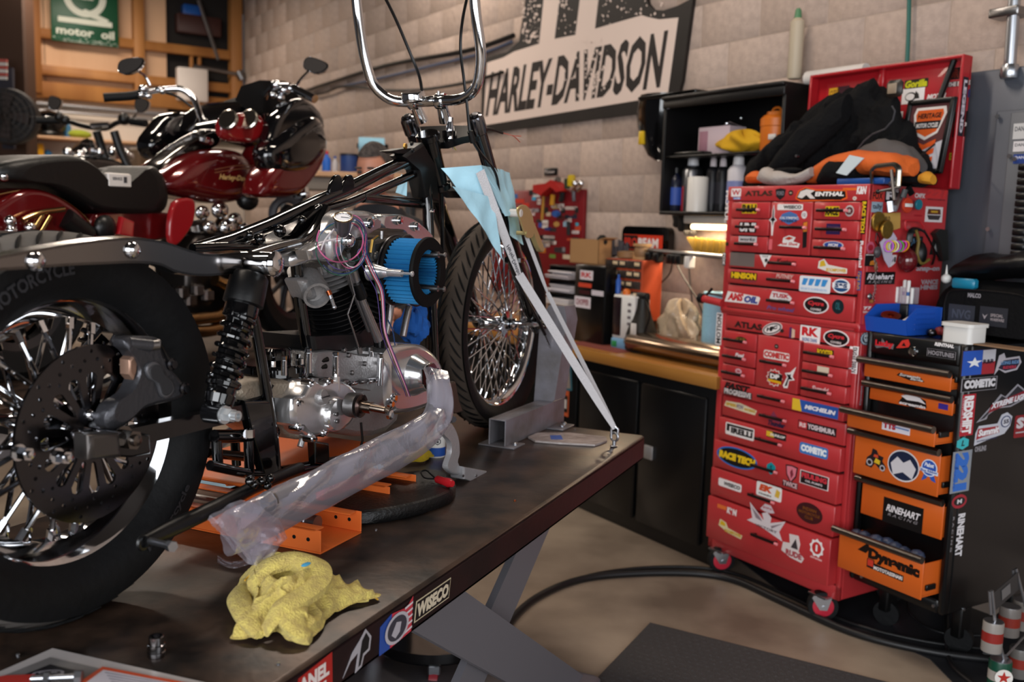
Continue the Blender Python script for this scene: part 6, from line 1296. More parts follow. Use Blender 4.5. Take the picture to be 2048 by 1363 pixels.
def wheel(par,name,c,R,hw,rimR,nsp,hubR,hubw,sp_r,treadc,dp=.027):
    S,H=c;o=(S,0,H);A=(0,1,0)
    prof=[(rimR-.012,-hw*.62),(rimR+.008,-hw*.86),(R-(R-rimR)*.55,-hw*1.03),(R-(R-rimR)*.25,-hw*.98),(R-.022,-hw*.80),(R-.009,-hw*.5),(R-.001,-hw*.2)]
    prof+=[(r,-a)for r,a in reversed(prof)]
    t=bb().lathe(prof,o,A,96,caps=False).build(name+'_tire',[rubber],par)
    tb=bb()
    pr2=[(R-.022+.0006,-hw*.80),(R-.009+.0006,-hw*.5),(R-.001+.0006,-hw*.2),(R-.001+.0006,hw*.2),(R-.009+.0006,hw*.5),(R-.022+.0006,hw*.80)]
    tb.lathe(pr2,o,A,96,caps=False).build('tread_band',treadc,t)
    g_=bb();u=V((1,0,0));w_=V((0,0,1))
    prs=lambda a:R-.001-.021*(abs(a)/hw)**2.4+.0002
    for i in range(52):
        for sgn in(1,-1):
            pts=[]
            for k in range(5):
                a=sgn*hw*(.12+.17*k);th=2*pi*(i+(.5 if sgn>0 else 0))/52+.30*k*.14;r=prs(a)
                pts.append(V(o)+(u*cos(th)+w_*sin(th))*r+V((0,a,0)))
            g_.tube(pts,[.0012,.003,.0034,.003,.0012],4)
    x=g_.build('tread_grooves',flatb,t);x['kind']='stuff'
    # rim
    pr=[(rimR-.014,-hw*.60),(rimR,-hw*.74),(rimR+.004,-hw*.72),(rimR+.002,-hw*.62),(rimR-.010,-hw*.56),(rimR-.012,-hw*.34),(rimR-dp,-hw*.20)]
    pr=[(r,a)for r,a in pr];full=pr+[(r,-a)for r,a in reversed(pr)]
    inner=[(rimR-.029,hw*.22),(rimR-.018,hw*.4),(rimR-.018,hw*.60),(rimR-.018,-hw*.60),(rimR-.018,-hw*.4),(rimR-.029,-hw*.22)]
    rim=bb().lathe([(rimR-.018,-hw*.56)]+full+[(rimR-.018,hw*.56),(rimR-dp-.004,hw*.2),(rimR-dp-.004,-hw*.2),(rimR-.018,-hw*.56)],o,A,96,caps=False).build(name+'_rim',chrome,par)
    hub=bb().lathe([(.012,-hubw-.012),(.02,-hubw-.012),(.022,-hubw-.004),(hubR,-hubw),(hubR,-hubw+.005),(hubR*.62,-hubw+.014),(hubR*.5,0),(hubR*.62,hubw-.014),(hubR,hubw-.005),(hubR,hubw),(.022,hubw+.004),(.02,hubw+.012),(.012,hubw+.012)],o,A,36).build('hub',chrome,par)
    var=[]
    for sgn in(1,-1):
        for d in(1,-1):
            mb=bb();th1=d*.30;r0=hubR*.86
            a0=V((S+r0*cos(th1*-1.2),sgn*hubw*.92,H+r0*sin(th1*-1.2)));a1=V((S+(rimR-dp-.003),sgn*hw*.10,H));dr=(a0-a1).normalized()
            a1=V((S+(rimR-dp-.003)*cos(d*.02),sgn*hw*.10,H+(rimR-dp-.003)*sin(d*.02)))
            mb.tube([a0,a0+(a1-a0)*.5,a1],sp_r,7);e=a1+(a0-a1).normalized()*.022;mb.cyl(e,a1,sp_r*1.7,n=6)
            var.append(mb.mesh(chrome,root_loc(par),name='spoke'))
    cw=BB(V(o))-root_loc(par);ax=BB.y
    for i in range(nsp):
        ob=bpy.data.objects.new('spoke',var[(i%2)*2+((i//2)%2)]);col.objects.link(ob);ob.parent=rim
        ob.matrix_basis=Matrix.Translation(cw)@Matrix.Rotation(2*pi*i/nsp,4,ax)@Matrix.Translation(-cw)
    return t,rim,hub
wornr=mat('worn_tread','57524e',.8,bump=.1,scale=80,var=.2)
rt_,rrim,rhub=wheel(mc,'rear',(0.005,.325),.327,.072,.231,44,.052,.045,.0043,wornr,.040)
ft_,frim,fhub=wheel(mc,'front',(1.755,.35),.35,.048,.285,60,.045,.042,.0024,mat('worn_tread_brown','443a32',.85,bump=.1,scale=80,var=.2))
# raised lettering on the rear tyre sidewall
def arc_text(par,t,R_,a0,span,hgt,tpos,S,H,m_):
    vs,fs=text_mesh(t,.03);mb=bb()
    def f(x,y,z):th=a0-span*x;r=R_+hgt*(y-.5);return(S+r*cos(th),tpos+z,H+r*sin(th))
    mb.add([f(x,y,.0012)for x,y in vs]+[],fs);return mb.build('raised_lettering',m_,par)
ltm=mat('rubber_letter','26272b',.5)
def arc_text_in(par,t,R_,a0,span,hgt,tpos,S,H,m_):
    vs,fs=text_mesh(t,.03);mb=bb()
    mb.add([(S+(R_-hgt*(y-.5))*cos(a0+span*x),tpos,H+(R_-hgt*(y-.5))*sin(a0+span*x))for x,y in vs],fs);return mb.build('raised_lettering',m_,par)
arc_text(rt_,'MOTORCYCLE',.272,radians(128),radians(34),.022,.0755,.005,.325,ltm)
arc_text_in(rt_,'Motorcycle',.268,radians(-62),radians(30),.018,.0755,.005,.325,ltm)
# rear axle, disc and caliper
AX=(0.005,.325)
DC=(AX[0]+.005,AX[1]);t0=.078
outer_=ell(0,0,.146,.146,72);holes=[]
for i in range(30):
    a=2*pi*i/30;holes.append(ell(.122*cos(a),.122*sin(a),.0035,.0035,8))
    a+=.1;r=.136 if i%2 else .109;holes.append(ell(r*cos(a),r*sin(a),.0035,.0035,8))
for i in range(16):
    a=2*pi*i/16;w0,w1=.0042,.0112;sl=[]
    for(r,w_)in((.048,w0),(.098,w1)):
        pass
    P=[(.050,-w0),(.092,-w1),(.099,-w1*.6),(.101,0),(.099,w1*.6),(.092,w1),(.050,w0),(.046,0)]
    holes.append([(x*cos(a)-y*sin(a),x*sin(a)+y*cos(a))for x,y in P])
holes.append(ell(0,0,.022,.022,20))
vs,fs=curve_mesh([outer_]+holes,.0028)
mb=bb();mb.add([(DC[0]+v[0],t0+v[2],DC[1]+v[1])for v in vs],fs)
disc=mb.build('rear_brake_disc',mat('disc_steel','4e4d50',.2,1,bump=.02,scale=60),mc)
for k in range(5):
    a=2*pi*k/5+.5;bb().lathe([(.009,0),(.009,.003),(.006,.007),(0.001,.008)],(DC[0]+.033*cos(a),t0+.003,DC[1]+.033*sin(a)),(0,1,0),12).build('disc_bolt',chrome,disc)
def z2(x,y):return(x/3.098,460+y/3.098)
cal=[z2(*p)for p in((790,665),(960,660),(1000,690),(1010,740),(1060,850),(1130,930),(1160,1000),(1110,1050),(980,1080),(880,1120),(800,1200),(720,1240),(660,1200),(690,1090),(790,1020),(840,940),(860,850),(820,760),(780,720))]
calm=mat('caliper_grey','46464a',.33,.6,bump=.15,scale=120)
cb=slab(smooth(P2(cal,.115),3),.118,.088,.008).build('rear_caliper',calm,mc)
kd=[z2(*p)for p in((905,850),(945,815),(985,825),(1015,890),(1065,940),(1078,1000),(1040,1040),(1000,1025),(975,950),(925,915))]
kP=smooth(P2(kd,.122),3);slab(kP,.124,.117,.002).build('caliper_badge',K('6a6a6e',.4,metal=.7),cb)
kc=(sum(p[0]for p in kP)/len(kP),sum(p[1]for p in kP)/len(kP));slab([(kc[0]+(x-kc[0])*.84,kc[1]+(y-kc[1])*.84)for x,y in kP],.1255,.12,.001).build('caliper_badge_field',K('2b2b2e',.5),cb)
pin=q(300,690,.118);p1=q(250,685,.10)
mb=bb();mb.cyl((p1.x,.108,p1.z),(pin.x,.12,pin.z),.0105,n=14);mb.build('caliper_pin',calm,cb)
mb=bb();mb.cyl((pin.x,.12,pin.z),(pin.x+.012,.124,pin.z),.009,n=12);mb.ball((pin.x+.012,.124,pin.z+.004),.006,8,6);mb.build('bleed_screw',steel,cb)
for x,y in((1063,830),(1142,980)):
    p=q(*z2(x,y),.12);bb().lathe([(.011,-.01),(.011,.004),(.007,.006),(.007,.010)],(p.x,.118,p.z),(0,1,0),12).build('bolt',gunmetal,cb)
pp=P2([z2(*p)for p in((770,800),(800,770),(825,760),(815,880),(800,925),(772,890))],.1);slab(pp,.112,.09,.003).build('brake_pad',K('9a7a68',.35,metal=.6),cb)
p=[q(985,640,0)]if 0 else None
bb().tube(spline([q(*z2(985,690),.125),q(*z2(1015,740),.12),q(*z2(1045,800),.12),q(*z2(1070,830),.122)],4),.0025,6).build('brake_line',satin,cb)
# swingarm
def sw(t):return[q(200,885,t),q(300,872,t),q(410,862,t),q(495,852,t)]
flatg=mat('frame_satin','0b0b0d',.22,coat=.3)
for sg_,nm_ in((1,'swingarm'),(-1,'swingarm')):
    pts=[V((.0,sg_*.118,.318)),V((.12,sg_*.118,.315)),V((.25,sg_*.11,.31)),V((.46,sg_*.09,.30))]
    bb().tube(pts,[.022,.022,.021,.022],4,flat=(1.0,.8),up=(0,0,1)).build(nm_,flatg,mc)
slab(P2([(205,868),(262,862),(300,868),(300,906),(262,914),(205,912)],.135),.14,.118,.005).build('axle_plate',flatg,mc)
slab(P2([(166,868),(232,864),(236,912),(168,918)],.14),.152,.12,.006).build('axle_adjuster',mat('adjuster_metal','5a5654',.3,.8),mc)
def nut(x,y,t,r,l,m_,nm='axle_nut',n=6,par=None):
    p=q(x,y,t);mb=bb();mb.cyl2((p.x,t-l,p.z),(p.x,t,p.z),r,n);mb.cyl((p.x,t-l-.003,p.z),(p.x,t-l,p.z),r*1.25,n=20);mb.lathe([(r*.6,0),(r*.55,.006),(r*.2,.007)],(p.x,t,p.z),(0,1,0),14);return mb.build(nm,m_,par or mc)
nut(270,880,.162,.0165,.024,mat('nut_metal','77726e',.2,1));nut(135,915,.15,.010,.02,chrome,'adjuster_bolt');nut(58,908,.14,.010,.02,chrome,'adjuster_bolt')
bb().cyl((AX[0],-.16,AX[1]),(AX[0],.15,AX[1]),.011,n=14).build('axle',chrome,mc)
# fender struts
up=[(-60,520),(0,511),(60,500),(140,487),(210,478),(270,475),(330,483),(375,498),(420,508),(482,503)]
lo=[(-60,545),(0,541),(60,537),(140,531),(210,528),(270,526),(320,530),(355,545),(410,552),(482,545)]
for sgn in(1,-1):
    t=.155*sgn
    A_=spline([q(x,y,.155)for x,y in up],4);B_=spline([q(x,y,.155)for x,y in lo],4)
    A_=[V((p.x,t,p.z))for p in A_];B_=[V((p.x,t,p.z))for p in B_]
    mb=bb().strip(A_,B_,(0,-.006*sgn,0),True)
    C_=[V((p.x,t-.022*sgn,p.z+.002))for p in A_];mb.strip(A_,C_,(0,0,-.004),True)
    D_2=[V((p.x,t-.022*sgn,p.z-.001))for p in B_];mb.strip(B_,D_2,(0,0,.004),True)
    st_=mb.build('fender_strut',mat('dark_chrome','8a8684',.12,1),mc)
    if sgn>0:
        for x,y in((72,522),(265,500)):
            p=q(x,y,.157);bb().lathe([(.014,0),(.013,.005),(.008,.010),(.001,.0115)],(p.x,.156,p.z),(0,1,0),18).build('strut_bolt',chrome,st_)
p=q(553,528,.215)
mb=bb().lathe([(.0205,0),(.0215,.006),(.0215,.072),(.019,.078)],(p.x,.13,p.z),(0,1,0),28);stc=mb.build('strut_cover',chrome,mc)
bb().lathe([(.0235,0),(.024,.004),(.018,.010),(.008,.013),(.001,.0135)],(p.x,.209,p.z),(0,1,0),28).build('end_cap',chrome,stc)
bb().lathe([(.019,0),(.0195,.028),(.0205,.03)],(p.x,.105,p.z),(0,1,0),24).build('strut_boss',mat('dark_chrome'),stc)
SH0=V((p.x,.165,p.z))
# rear shocks
def shock(t,m0):
    a=V((SH0.x-.012,t,SH0.z-.02));b_=q(432,826,.165);b=V((b_.x,t,b_.z));ax=(b-a).normalized();L_=(b-a).length
    sh=bb().lathe([(.030,0),(.035,.006),(.037,.05),(.037,.058),(.031,.06)],a,ax,30).build('shock',satin,mc)
    bb().lathe([(.030,.058),(.0315,.062),(.0315,.082),(.027,.086)],a,ax,26).build('shock_collar',gloss,sh)
    bb().lathe([(.0235,.08),(.0235,L_*.78),(.026,L_*.8)],a,ax,22).build('shock_body',gloss,sh)
    u=ax.orthogonal().normalized();w_=ax.cross(u);pts=[];n=6.5;z0,z1=.082,L_*.79
    for i in range(int(n*18)+1):
        th=2*pi*i/18;f_=i/(n*18);pts.append(a+ax*(z0+(z1-z0)*f_)+(u*cos(th)+w_*sin(th))*.0275)
    bb().tube(pts,.0052,8).build('spring',gloss,sh)
    bb().lathe([(.024,L_*.77),(.031,L_*.785),(.031,L_*.81),(.026,L_*.82),(.026,L_*.86),(.028,L_*.87),(.026,L_*.93),(.014,L_*.97)],a,ax,26).build('lower_cup',gloss,sh)
    bb().cyl((b.x,t-.02,b.z),(b.x,t+.018,b.z),.019,n=20).build('eye',flatg,sh)
    if t>0:
        mb=bb();mb.lathe([(.017,0),(.017,.004)],(b.x,t+.018,b.z),(0,1,0),20);mb.cyl2((b.x,t+.022,b.z),(b.x,t+.038,b.z),.0125,6);mb.lathe([(.0095,.038),(.0095,.05),(.0055,.05),(.005,.043)],(b.x,t,b.z),(0,1,0),16);mb.build('eye_nut',mat('zinc_white','cfd2d4',.35,.8),sh)
shock(.165,0);shock(-.165,0)
# frame tubes -----------------------------------------------------------------
def ft2(pts,r,name='frame_tube',m_=None,fl=.03):
    P=[q(*p)for p in pts];return bb().tube(fillet(P,fl,5),r,14).build(name,m_ or gloss,mc)
ft2([(846,306,0),(760,345,0),(695,378,0),(637,402,0),(545,447,0),(470,478,0),(395,500,0)],.0165)
ft2([(835,345,0),(700,405,0),(640,422,.0)],.011)
ft2([(650,418,.03),(640,440,.04),(628,462,.05),(603,486,.06),(545,500,.09),(500,515,.12)],.0145)
ft2([(652,418,-.03),(640,440,-.04),(628,462,-.05),(603,486,-.06),(545,500,-.09),(500,515,-.12)],.0145)
ft2([(545,495,.02),(470,492,.02),(385,496,.02)],.009);ft2([(725,395,0),(785,401,0),(850,408,0)],.013)
ft2([(590,500,.05),(600,600,.05),(615,700,.05),(625,850,.05)],.0135);ft2([(590,500,-.05),(600,600,-.05),(615,700,-.05)],.0135)
ft2([(478,590,.12),(506,625,.115),(520,705,.11),(534,790,.11),(546,870,.11),(552,950,.11)],.0115)
ft2([(851,330,.0),(857,430,.02),(862,560,.035),(867,700,.04),(874,815,.05),(830,885,.07),(720,915,.08),(560,945,.09)],.0145,fl=.08)
ft2([(851,330,.0),(855,430,-.02),(858,560,-.035),(860,700,-.04),(866,815,-.05),(800,885,-.07)],.0145)
ft2([(878,320,0),(884,420,0),(886,520,0)],.007)
# cage under the gearbox
for pts in(((420,930,.11),(500,948,.11),(560,945,.11)),((433,880,.10),(436,930,.10)),((497,880,.11),(499,948,.11)),((415,905,.02),(510,915,.02)),((470,880,.0),(473,930,.0))):ft2(pts,.010,'cradle_tube')
ft2([(428,872,.1),(480,872,.1),(550,862,.1)],.013,'cradle_tube')
p=q(497,868,.13);bb().cyl((p.x,.12,p.z),(p.x,.125,p.z+.0),.01,n=10).build('bolt',chrome,mc)
for x,y,t in((500,868,.13),(762,905,.12),(500,962,.13)):
    p=q(x,y,t);mb=bb();mb.cyl2((p.x,t,p.z-.006),(p.x,t,p.z+.010),.009,6);mb.build('bolt',chrome,mc)
slab(P2([(486,800),(540,800),(548,900),(552,945),(530,960),(512,900),(500,860)],.115),.12,.10,.004).build('frame_bracket',gloss,mc)
slab(P2([(622,880),(652,885),(655,930),(625,925)],.1),.11,.09,.004).build('frame_bracket',gloss,mc)
# twin tabs on the backbone
for x in(673,697):
    P=[(x-15,388),(x-14,372),(x-6,353),(x+3,349),(x+8,356),(x+9,378)]
    slab(smooth(P2(P,.012),2),.016,.008,.002).build('tank_tab',gloss,mc);slab(smooth(P2(P,-.012),2),-.008,-.016,.002).build('tank_tab',gloss,mc)
slab(smooth(P2([(640,432),(642,420),(638,408),(600,445),(585,465),(565,478),(595,480),(620,455)],.03),3),.035,.025,.003).build('seat_bracket',gloss,mc)
for x,y,r in((500,470,.009),(520,478,.012),(560,462,.014),(605,440,.010)):p=q(x,y,.03);bb().ball(p,r,10,8).build('frame_boss',gloss,mc)
# neck
nt,nb=q(838,262,0),q(872,400,0);nt=V((1.262,0,.925));nb=V((1.345,0,.775))
bb().lathe([(.030,0),(.034,.004),(.034,.018),(.027,.022),(.027,.15),(.034,.154),(.034,.168),(.03,.172)],nt,nb-nt,28).build('steering_head',gloss,mc)
slab(P2([(806,312),(846,285),(872,330),(880,405),(852,395),(838,340)],.02),.022,-.022,.006).build('neck_gusset',satin,mc)
slab(P2([(775,302),(800,297),(838,294),(843,300),(820,308),(790,307)],.01),.015,-.015,.004).build('neck_tab',satin,mc)
for x,y,r,m_ in((809,292,.008,brass),(824,300,.006,gloss),(822,287,.006,gloss)):p=q(x,y,.018);bb().lathe([(r,0),(r*.9,.005),(r*.3,.006)],p,(0,1,0),12).build('plug',m_,mc)
# forks: same line on both sides
FT,FBm=V((1.352,0,.962)),V((1.83,0,.345));fd=(FBm-FT).normalized();FL_=(FBm-FT).length
fkm=mat('fork_tube','77777c',.14,1)
for sgn in(1,-1):
    t=.108*sgn;a=V((FT.x,t,FT.z))
    fk=bb().lathe([(.012,-.024),(.020,-.022),(.0245,-.012),(.0245,.03),(.0205,.034),(.0205,FL_*.36)],a,fd,26).build('fork_tube',fkm,mc)
    bb().lathe([(.022,FL_*.33),(.0285,FL_*.335),(.0285,FL_*.38),(.026,FL_*.39),(.026,FL_*.9),(.023,FL_*.94),(.016,FL_*1.02),(.010,FL_*1.04)],a,fd,26).build('fork_slider',gloss,fk)
    bb().lathe([(.006,-.029),(.011,-.028),(.011,-.022)],a,fd,12).build('fork_cap',gunmetal,fk)
    e=V((FBm.x-.01,t,FBm.z+.01));
    if sgn>0:
        mb=bb();mb.bbox((e.x-.19,t-.03,e.z+.20),(e.x-.15,t+.026,e.z+.225),.006);mb.build('caliper_lug',gloss,fk)
def tree(c_,w_,nm,th=.022,dep=.036):
    n_=fd;f_=V((n_.z*-1,0,n_.x));P=[(-w_,-dep*.6),(-w_*.6,-dep),(-.03,-dep*1.7),(.03,-dep*1.7),(w_*.6,-dep),(w_,-dep*.6),(w_*1.12,0),(w_,dep*.6),(.0,dep*.75),(-w_,dep*.6),(-w_*1.12,0)]
    return bb().prism(P,V(c_)-n_*th/2,(0,1,0),f_,n_*th).build(nm,flatg,mc)
tree(FT+fd*.035-V((.0,0,0)),.112,'upper_triple_tree');tree(FT+fd*.205,.112,'lower_triple_tree',.026)
bb().lathe([(.016,0),(.022,.005),(.022,.02),(.012,.03)],q(868,300,-.0)+V((0,0,0)),(0,0,1),14).build('lock_boss',gloss,mc)
# axle
mb=bb();mb.cyl((1.79,-.15,.352),(1.79,.15,.352),.009,n=14)
fa=mb.build('front_axle',chrome,mc)
SA=(1.755,.35)
bb().lathe([(.014,.055),(.02,.058),(.02,.066),(.012,.07)],(1.765,0,.35),(0,1,0),18).build('axle_spacer',chrome,fa)
mb=bb();mb.cyl2((1.80,.135,.350),(1.80,.152,.350),.016,6);mb.lathe([(.012,0),(.012,.012),(.004,.016)],(1.80,.152,.350),(0,1,0),12);mb.build('axle_nut',mat('nut_metal'),fa)
# risers, handlebars
def bs(x,y,s):return BB.pxx(x,y,s)
hbL=[bs(708,-60,1.17),bs(714,20,1.19),bs(726,105,1.22),bs(745,172,1.245),bs(782,203,1.27),bs(835,204,1.30)]
hbR=[bs(946,-60,1.17),bs(950,20,1.19),bs(964,110,1.22),bs(955,178,1.245),bs(922,200,1.27),bs(880,201,1.30)]
tl=[V((p.x,p.y,p.z))for p in hbL];tr=[V((p.x,p.y,p.z))for p in hbR]
path=tl[:1]+tl[1:3]+[tl[3]]+[tl[4],tl[5]]+[tr[5],tr[4]]+[tr[3]]+[tr[2],tr[1]]+tr[:1]
# square the bar up symmetric in height
path=fillet(path,.05,5)
hb=bb().tube(path,.0148,18).build('handlebar',chrome,mc)
top_=bs(858,203,1.30)
for dx in(-.048,.038):
    c_=V((1.30,top_.y+dx,top_.z));mb=bb()
    mb.lathe([(.021,-.014),(.0225,-.011),(.0225,.011),(.021,.014)],c_,(0,1,0),22)
    mb.cyl(c_,V((1.335,c_.y*.9,.965)),.015,.019,18);r_=mb.build('riser',chrome,mc)
    for k in(-1,1):p=c_+V((k*.014,.0,.021));bb().lathe([(.005,-.006),(.005,.004),(.003,.005)],p,(0,0,1),8).build('clamp_bolt',steel,r_)
c_=bs(826,190,1.27);bb().lathe([(.030,-.018),(.034,-.013),(.034,.006),(.031,.010),(.0,.010)],c_,(-.3,-.0,1),30).build('top_clamp_cap',chrome,mc)
p=q(905,330,0);mb=bb();mb.lathe([(.020,0),(.018,-.02),(.008,-.032)],q(898,262,.03),(0,0,1),16);mb.build('ignition_housing',gloss,mc)
mb=bb();mb.lathe([(.012,0),(.012,.03),(.009,.045),(.009,.06)],V((1.33,.035,.915)),(0,0,1),14);mb.build('riser_stud',chrome,mc)
# bare wires at the neck
def wire(pts,r,m_,name='wire',par=None,k=6):return bb().tube(spline([q(*p)for p in pts],k),r,6).build(name,m_,par or mc)
blkc=mat('cable_black','0f0f11',.3)
ww=K('d8d0c4',.4)
w_=wire([(963,256,.12),(985,259,.13),(1005,266,.14)],.0042,blkc,'loom')
for(x,y,c_)in((1042,272,'c9482c'),(1047,279,'d8c4b8'),(1040,284,'b8442c')):wire([(1003,265,.14),(1025,271,.145),(x,y,.15)],.0012,K(c_,.4))
for(x,y,c_)in((912,300,'b8b41c'),(906,297,'6a7c8c'),(924,282,'7a7a74')):wire([(893,270,.03),(900,283,.03),(x,y,.03)],.0012,K(c_,.4))
# control cables
wire([(757,-30,-.10),(790,35,-.09),(822,110,-.07),(838,150,-.05),(844,182,-.03)],.0045,blkc,'control_cable')
wire([(938,-20,.12),(926,35,.12),(921,95,.12),(928,160,.12),(934,210,.125),(941,268,.135),(958,302,.145),(988,340,.15),(998,380,.15),(1002,440,.15),(1012,500,.15),(1040,570,.152),(1085,655,.155)],.0042,blkc,'brake_hose')
bb().cyl(q(940,262,.137),q(946,285,.14),.008,n=12).build('hose_clip',satin,mc)
bl=bb().tube([q(1083,650,.156),q(1092,672,.156),q(1106,706,.158)],.0042,8).build('hose_end',chrome,mc)
bb().torus(q(1108,712,.158),(.3,1,0),.006,.0028,16,6).build('banjo',chrome,bl);bb().cyl(q(1079,645,.156),q(1090,668,.156),.006,n=10).build('hose_ferrule',satin,bl)
# engine ------------------------------------------------------------------------
def zA(x,y):return(560+x/5.68,400+y/5.68)
def zB(x,y):return(440+x/5.68,660+y/5.68)
CK=V((.872,0,.31))
polished=mat('polished_alloy','dad8d8',.2,.88,bump=.02,scale=30)
def cylgrp(sgn):
    d=V((sgn*.383,0,.924)).normalized();cy=None
    mb=bb();prof=[(.05,.10)]
    for k in range(10):
        z=.115+k*.0125;prof+=[(.056,z),(.078,z+.001),(.078,z+.0035),(.056,z+.0045)]
    prof.append((.05,.245));cyl=mb.lathe(prof,CK,d,40).build('cylinder',mat('fin_black','101012',.35),mc)
    mb=bb();prof=[(.055,.245)]
    for k in range(4):
        z=.248+k*.0115;prof+=[(.060,z),(.081,z+.001),(.083,z+.003),(.081,z+.0045),(.060,z+.0055)]
    prof+=[(.062,.294),(.062,.304)]
    hd=mb.lathe(prof,CK,d,40,).build('cylinder_head',castalu,mc)
    for k in range(7):
        a=(k-3)*.34;c_=CK+d*.297+V((sgn*0,0,0))+(V((0,1,0))*cos(a)+V((d.z,0,-d.x))*sin(a)*1)*.068
        mb=bb();mb.cyl(c_-d*.008,c_+d*.012,.006,n=8);mb.build('head_bolt',castalu,hd)
    return d,cyl,hd
dr,cylr,hdr=cylgrp(-1);dfw,cylf,hdf=cylgrp(1)
# rocker boxes
rr_=P2([zA(*p)for p in((180,640),(310,560),(420,500),(520,400),(600,230),(720,130),(900,120),(1060,130),(1150,190),(1160,300),(1090,370),(960,410),(820,480),(740,560),(660,690),(400,690),(200,760))],.085)
rb=slab(smooth(rr_,3),.085,-.07,.016).build('rocker_box',polished,mc)
fr_=P2([zA(*p)for p in((1145,200),(1180,165),(1300,160),(1430,170),(1560,225),(1690,330),(1780,440),(1600,470),(1480,430),(1400,340),(1160,318))],.085)
rf=slab(smooth(fr_,3),.085,-.07,.012).build('rocker_box',polished,mc)
for(x,y,par,r)in((1015,260,rb,.0105),(1350,232,rf,.009),(1545,300,rf,.010),(1720,120,rb,.004)):
    p=q(*zA(x,y),.088);bb().lathe([(r*1.3,-.004),(r*1.3,.001),(r,.002),(r,.008),(r*.5,.0085)],p,(0,1,0),16).build('acorn_nut',chrome,par)
slab(P2([zA(*p)for p in((950,300),(1100,200),(1150,230),(1150,310),(960,400))],.087),.089,.08,.003).build('rocker_face',polished,rb)
slab(P2([zA(*p)for p in((300,570),(440,500),(540,470),(620,560),(640,680),(330,680))],.11),.115,.08,.006).build('rocker_end',polished,rb)
p=q(*zA(775,460),.135);bb().ball(p,.0165,22,14).build('chrome_dome',chrome,rb)
slab(smooth(P2([zA(*p)for p in((560,380),(660,350),(700,480),(650,560),(600,700),(560,600))],.12),2),.125,.09,.006).build('rocker_arm_cover',alu,rb)
# exhaust port
e0,e1=q(*zA(360,990),.07),q(*zA(450,1130),.115)
mb=bb();mb.lathe([(.034,-.03),(.032,.01),(.030,.03),(.030,.042),(.024,.042),(.023,.02),(.005,.018)],e0,e1-e0,30);ep_=mb.build('exhaust_port',castalu,hdr)
slab(smooth(P2([zA(*p)for p in((240,890),(500,890),(570,960),(580,1060),(480,1130),(330,1130),(260,1000))],.08),3),.085,.04,.012).build('port_casting',castalu,hdr)
sp_=bb().cyl(q(*zA(545,1030),.12),q(*zA(570,1080),.125),.006,n=10).build('spark_plug',copper,hdr)
mb=bb();mb.cyl(q(*zA(570,1080),.125),q(*zA(585,1120),.128),.0045,n=8);mb.tube([q(*zA(585,1120),.128),q(*zA(615,1210),.13)],.0042,8);mb.ball(q(*zA(617,1215),.13),.0055,8,6);mb.build('plug_tip',zinc,sp_)
# gauge
gc=q(686,444,.19);ga=BB.loc(EYE)-gc;ga.z=0;ga=(ga.normalized()*.55+V((0,0,.85))).normalized()
gg=bb().lathe([(.009,-.032),(.013,-.028),(.0155,-.015),(.0185,.008),(.0195,.011)],gc,ga,28).build('oil_gauge',mat('gauge_body','6c6a70',.3,.8),mc)
bb().torus(gc+ga*.0125,ga,.0185,.0022,30,8).build('bezel',mat('bezel_bronze','b09c84',.2,1),gg)
bb().lathe([(.0175,.0105),(.0175,.0118)],gc,ga,26).build('dial',K('d8d6da',.4),gg)
u_=ga.orthogonal().normalized();w_=ga.cross(u_)
mb=bb()
for k in range(11):
    a=-2.2+k*.44;d_=u_*cos(a)+w_*sin(a);mb.tube([gc+ga*.0122+d_*.013,gc+ga*.0122+d_*.016],.0004,4)
mb.tube([gc+ga*.0124-(u_+w_*.4)*.004,gc+ga*.0124+(u_+w_*.4)*.011],.0006,4);x=mb.build('dial_marks',flatb,gg)
# crankcase, gear cover
slab(smooth(P2([(622,690),(700,682),(790,690),(800,760),(790,840),(740,870),(660,862),(618,810),(612,740)],.05),2),.065,-.08,.012).build('crankcase',castalu,mc)
slab(P2([(620,672),(700,668),(762,640),(790,668),(745,690),(700,702),(625,700)],.07),.075,-.07,.006).build('cylinder_base',mat('fin_black'),mc)
cas=slab(smooth(P2([zB(*p)for p in((1060,250),(1400,240),(1650,290),(1900,240),(1900,700),(1700,690),(1400,640),(1060,520))],.085),2),.09,.0,.006).build('crankcase_side',castalu,mc)
gcP=[(772,706),(800,690),(838,688),(862,700),(884,728),(890,762),(880,795),(850,815),(800,828),(776,820),(770,770)]
gcv=slab(smooth(P2(gcP,.13),3),.135,.06,.012).build('gear_case_cover',polished,mc)
nc_=q(858,752,.175)
bb().lathe([(.060,-.055),(.052,-.03),(.040,-.008),(.038,.0),(.0375,.004),(.033,.006)],(nc_.x,.172,nc_.z),(0,1,0),36).build('nose_cone',polished,gcv)
pt=bb().lathe([(.035,0),(.035,.004),(.033,.006),(.0,.006)],(nc_.x,.177,nc_.z),(0,1,0),34).build('points_cover',mat('dark_chrome'),gcv)
BF_=Frame(BB((nc_.x,.1838,nc_.z)),BB.x,UP,BB.y)
pcb=slab(P2([(842,738),(875,735),(877,772),(843,768)],.18),.1845,.182,.0008).build('badge_plate',gloss,gcv)
sticker('round_badge',BF_,.044,.044,[('p','1a1416',E1),('p','b8aeb4',inset(E1,.08)),('p','2a1418',[(.5+(x-.5)*.8,.5+(y-.5)*.8)for x,y in E1]),('p','9a2428',[(.5+(x-.5)*.5,.5+(y-.5)*.5)for x,y in E1]),('p','1a1416',[(.5+(x-.5)*.3,.5+(y-.5)*.3)for x,y in E1])],gcv)
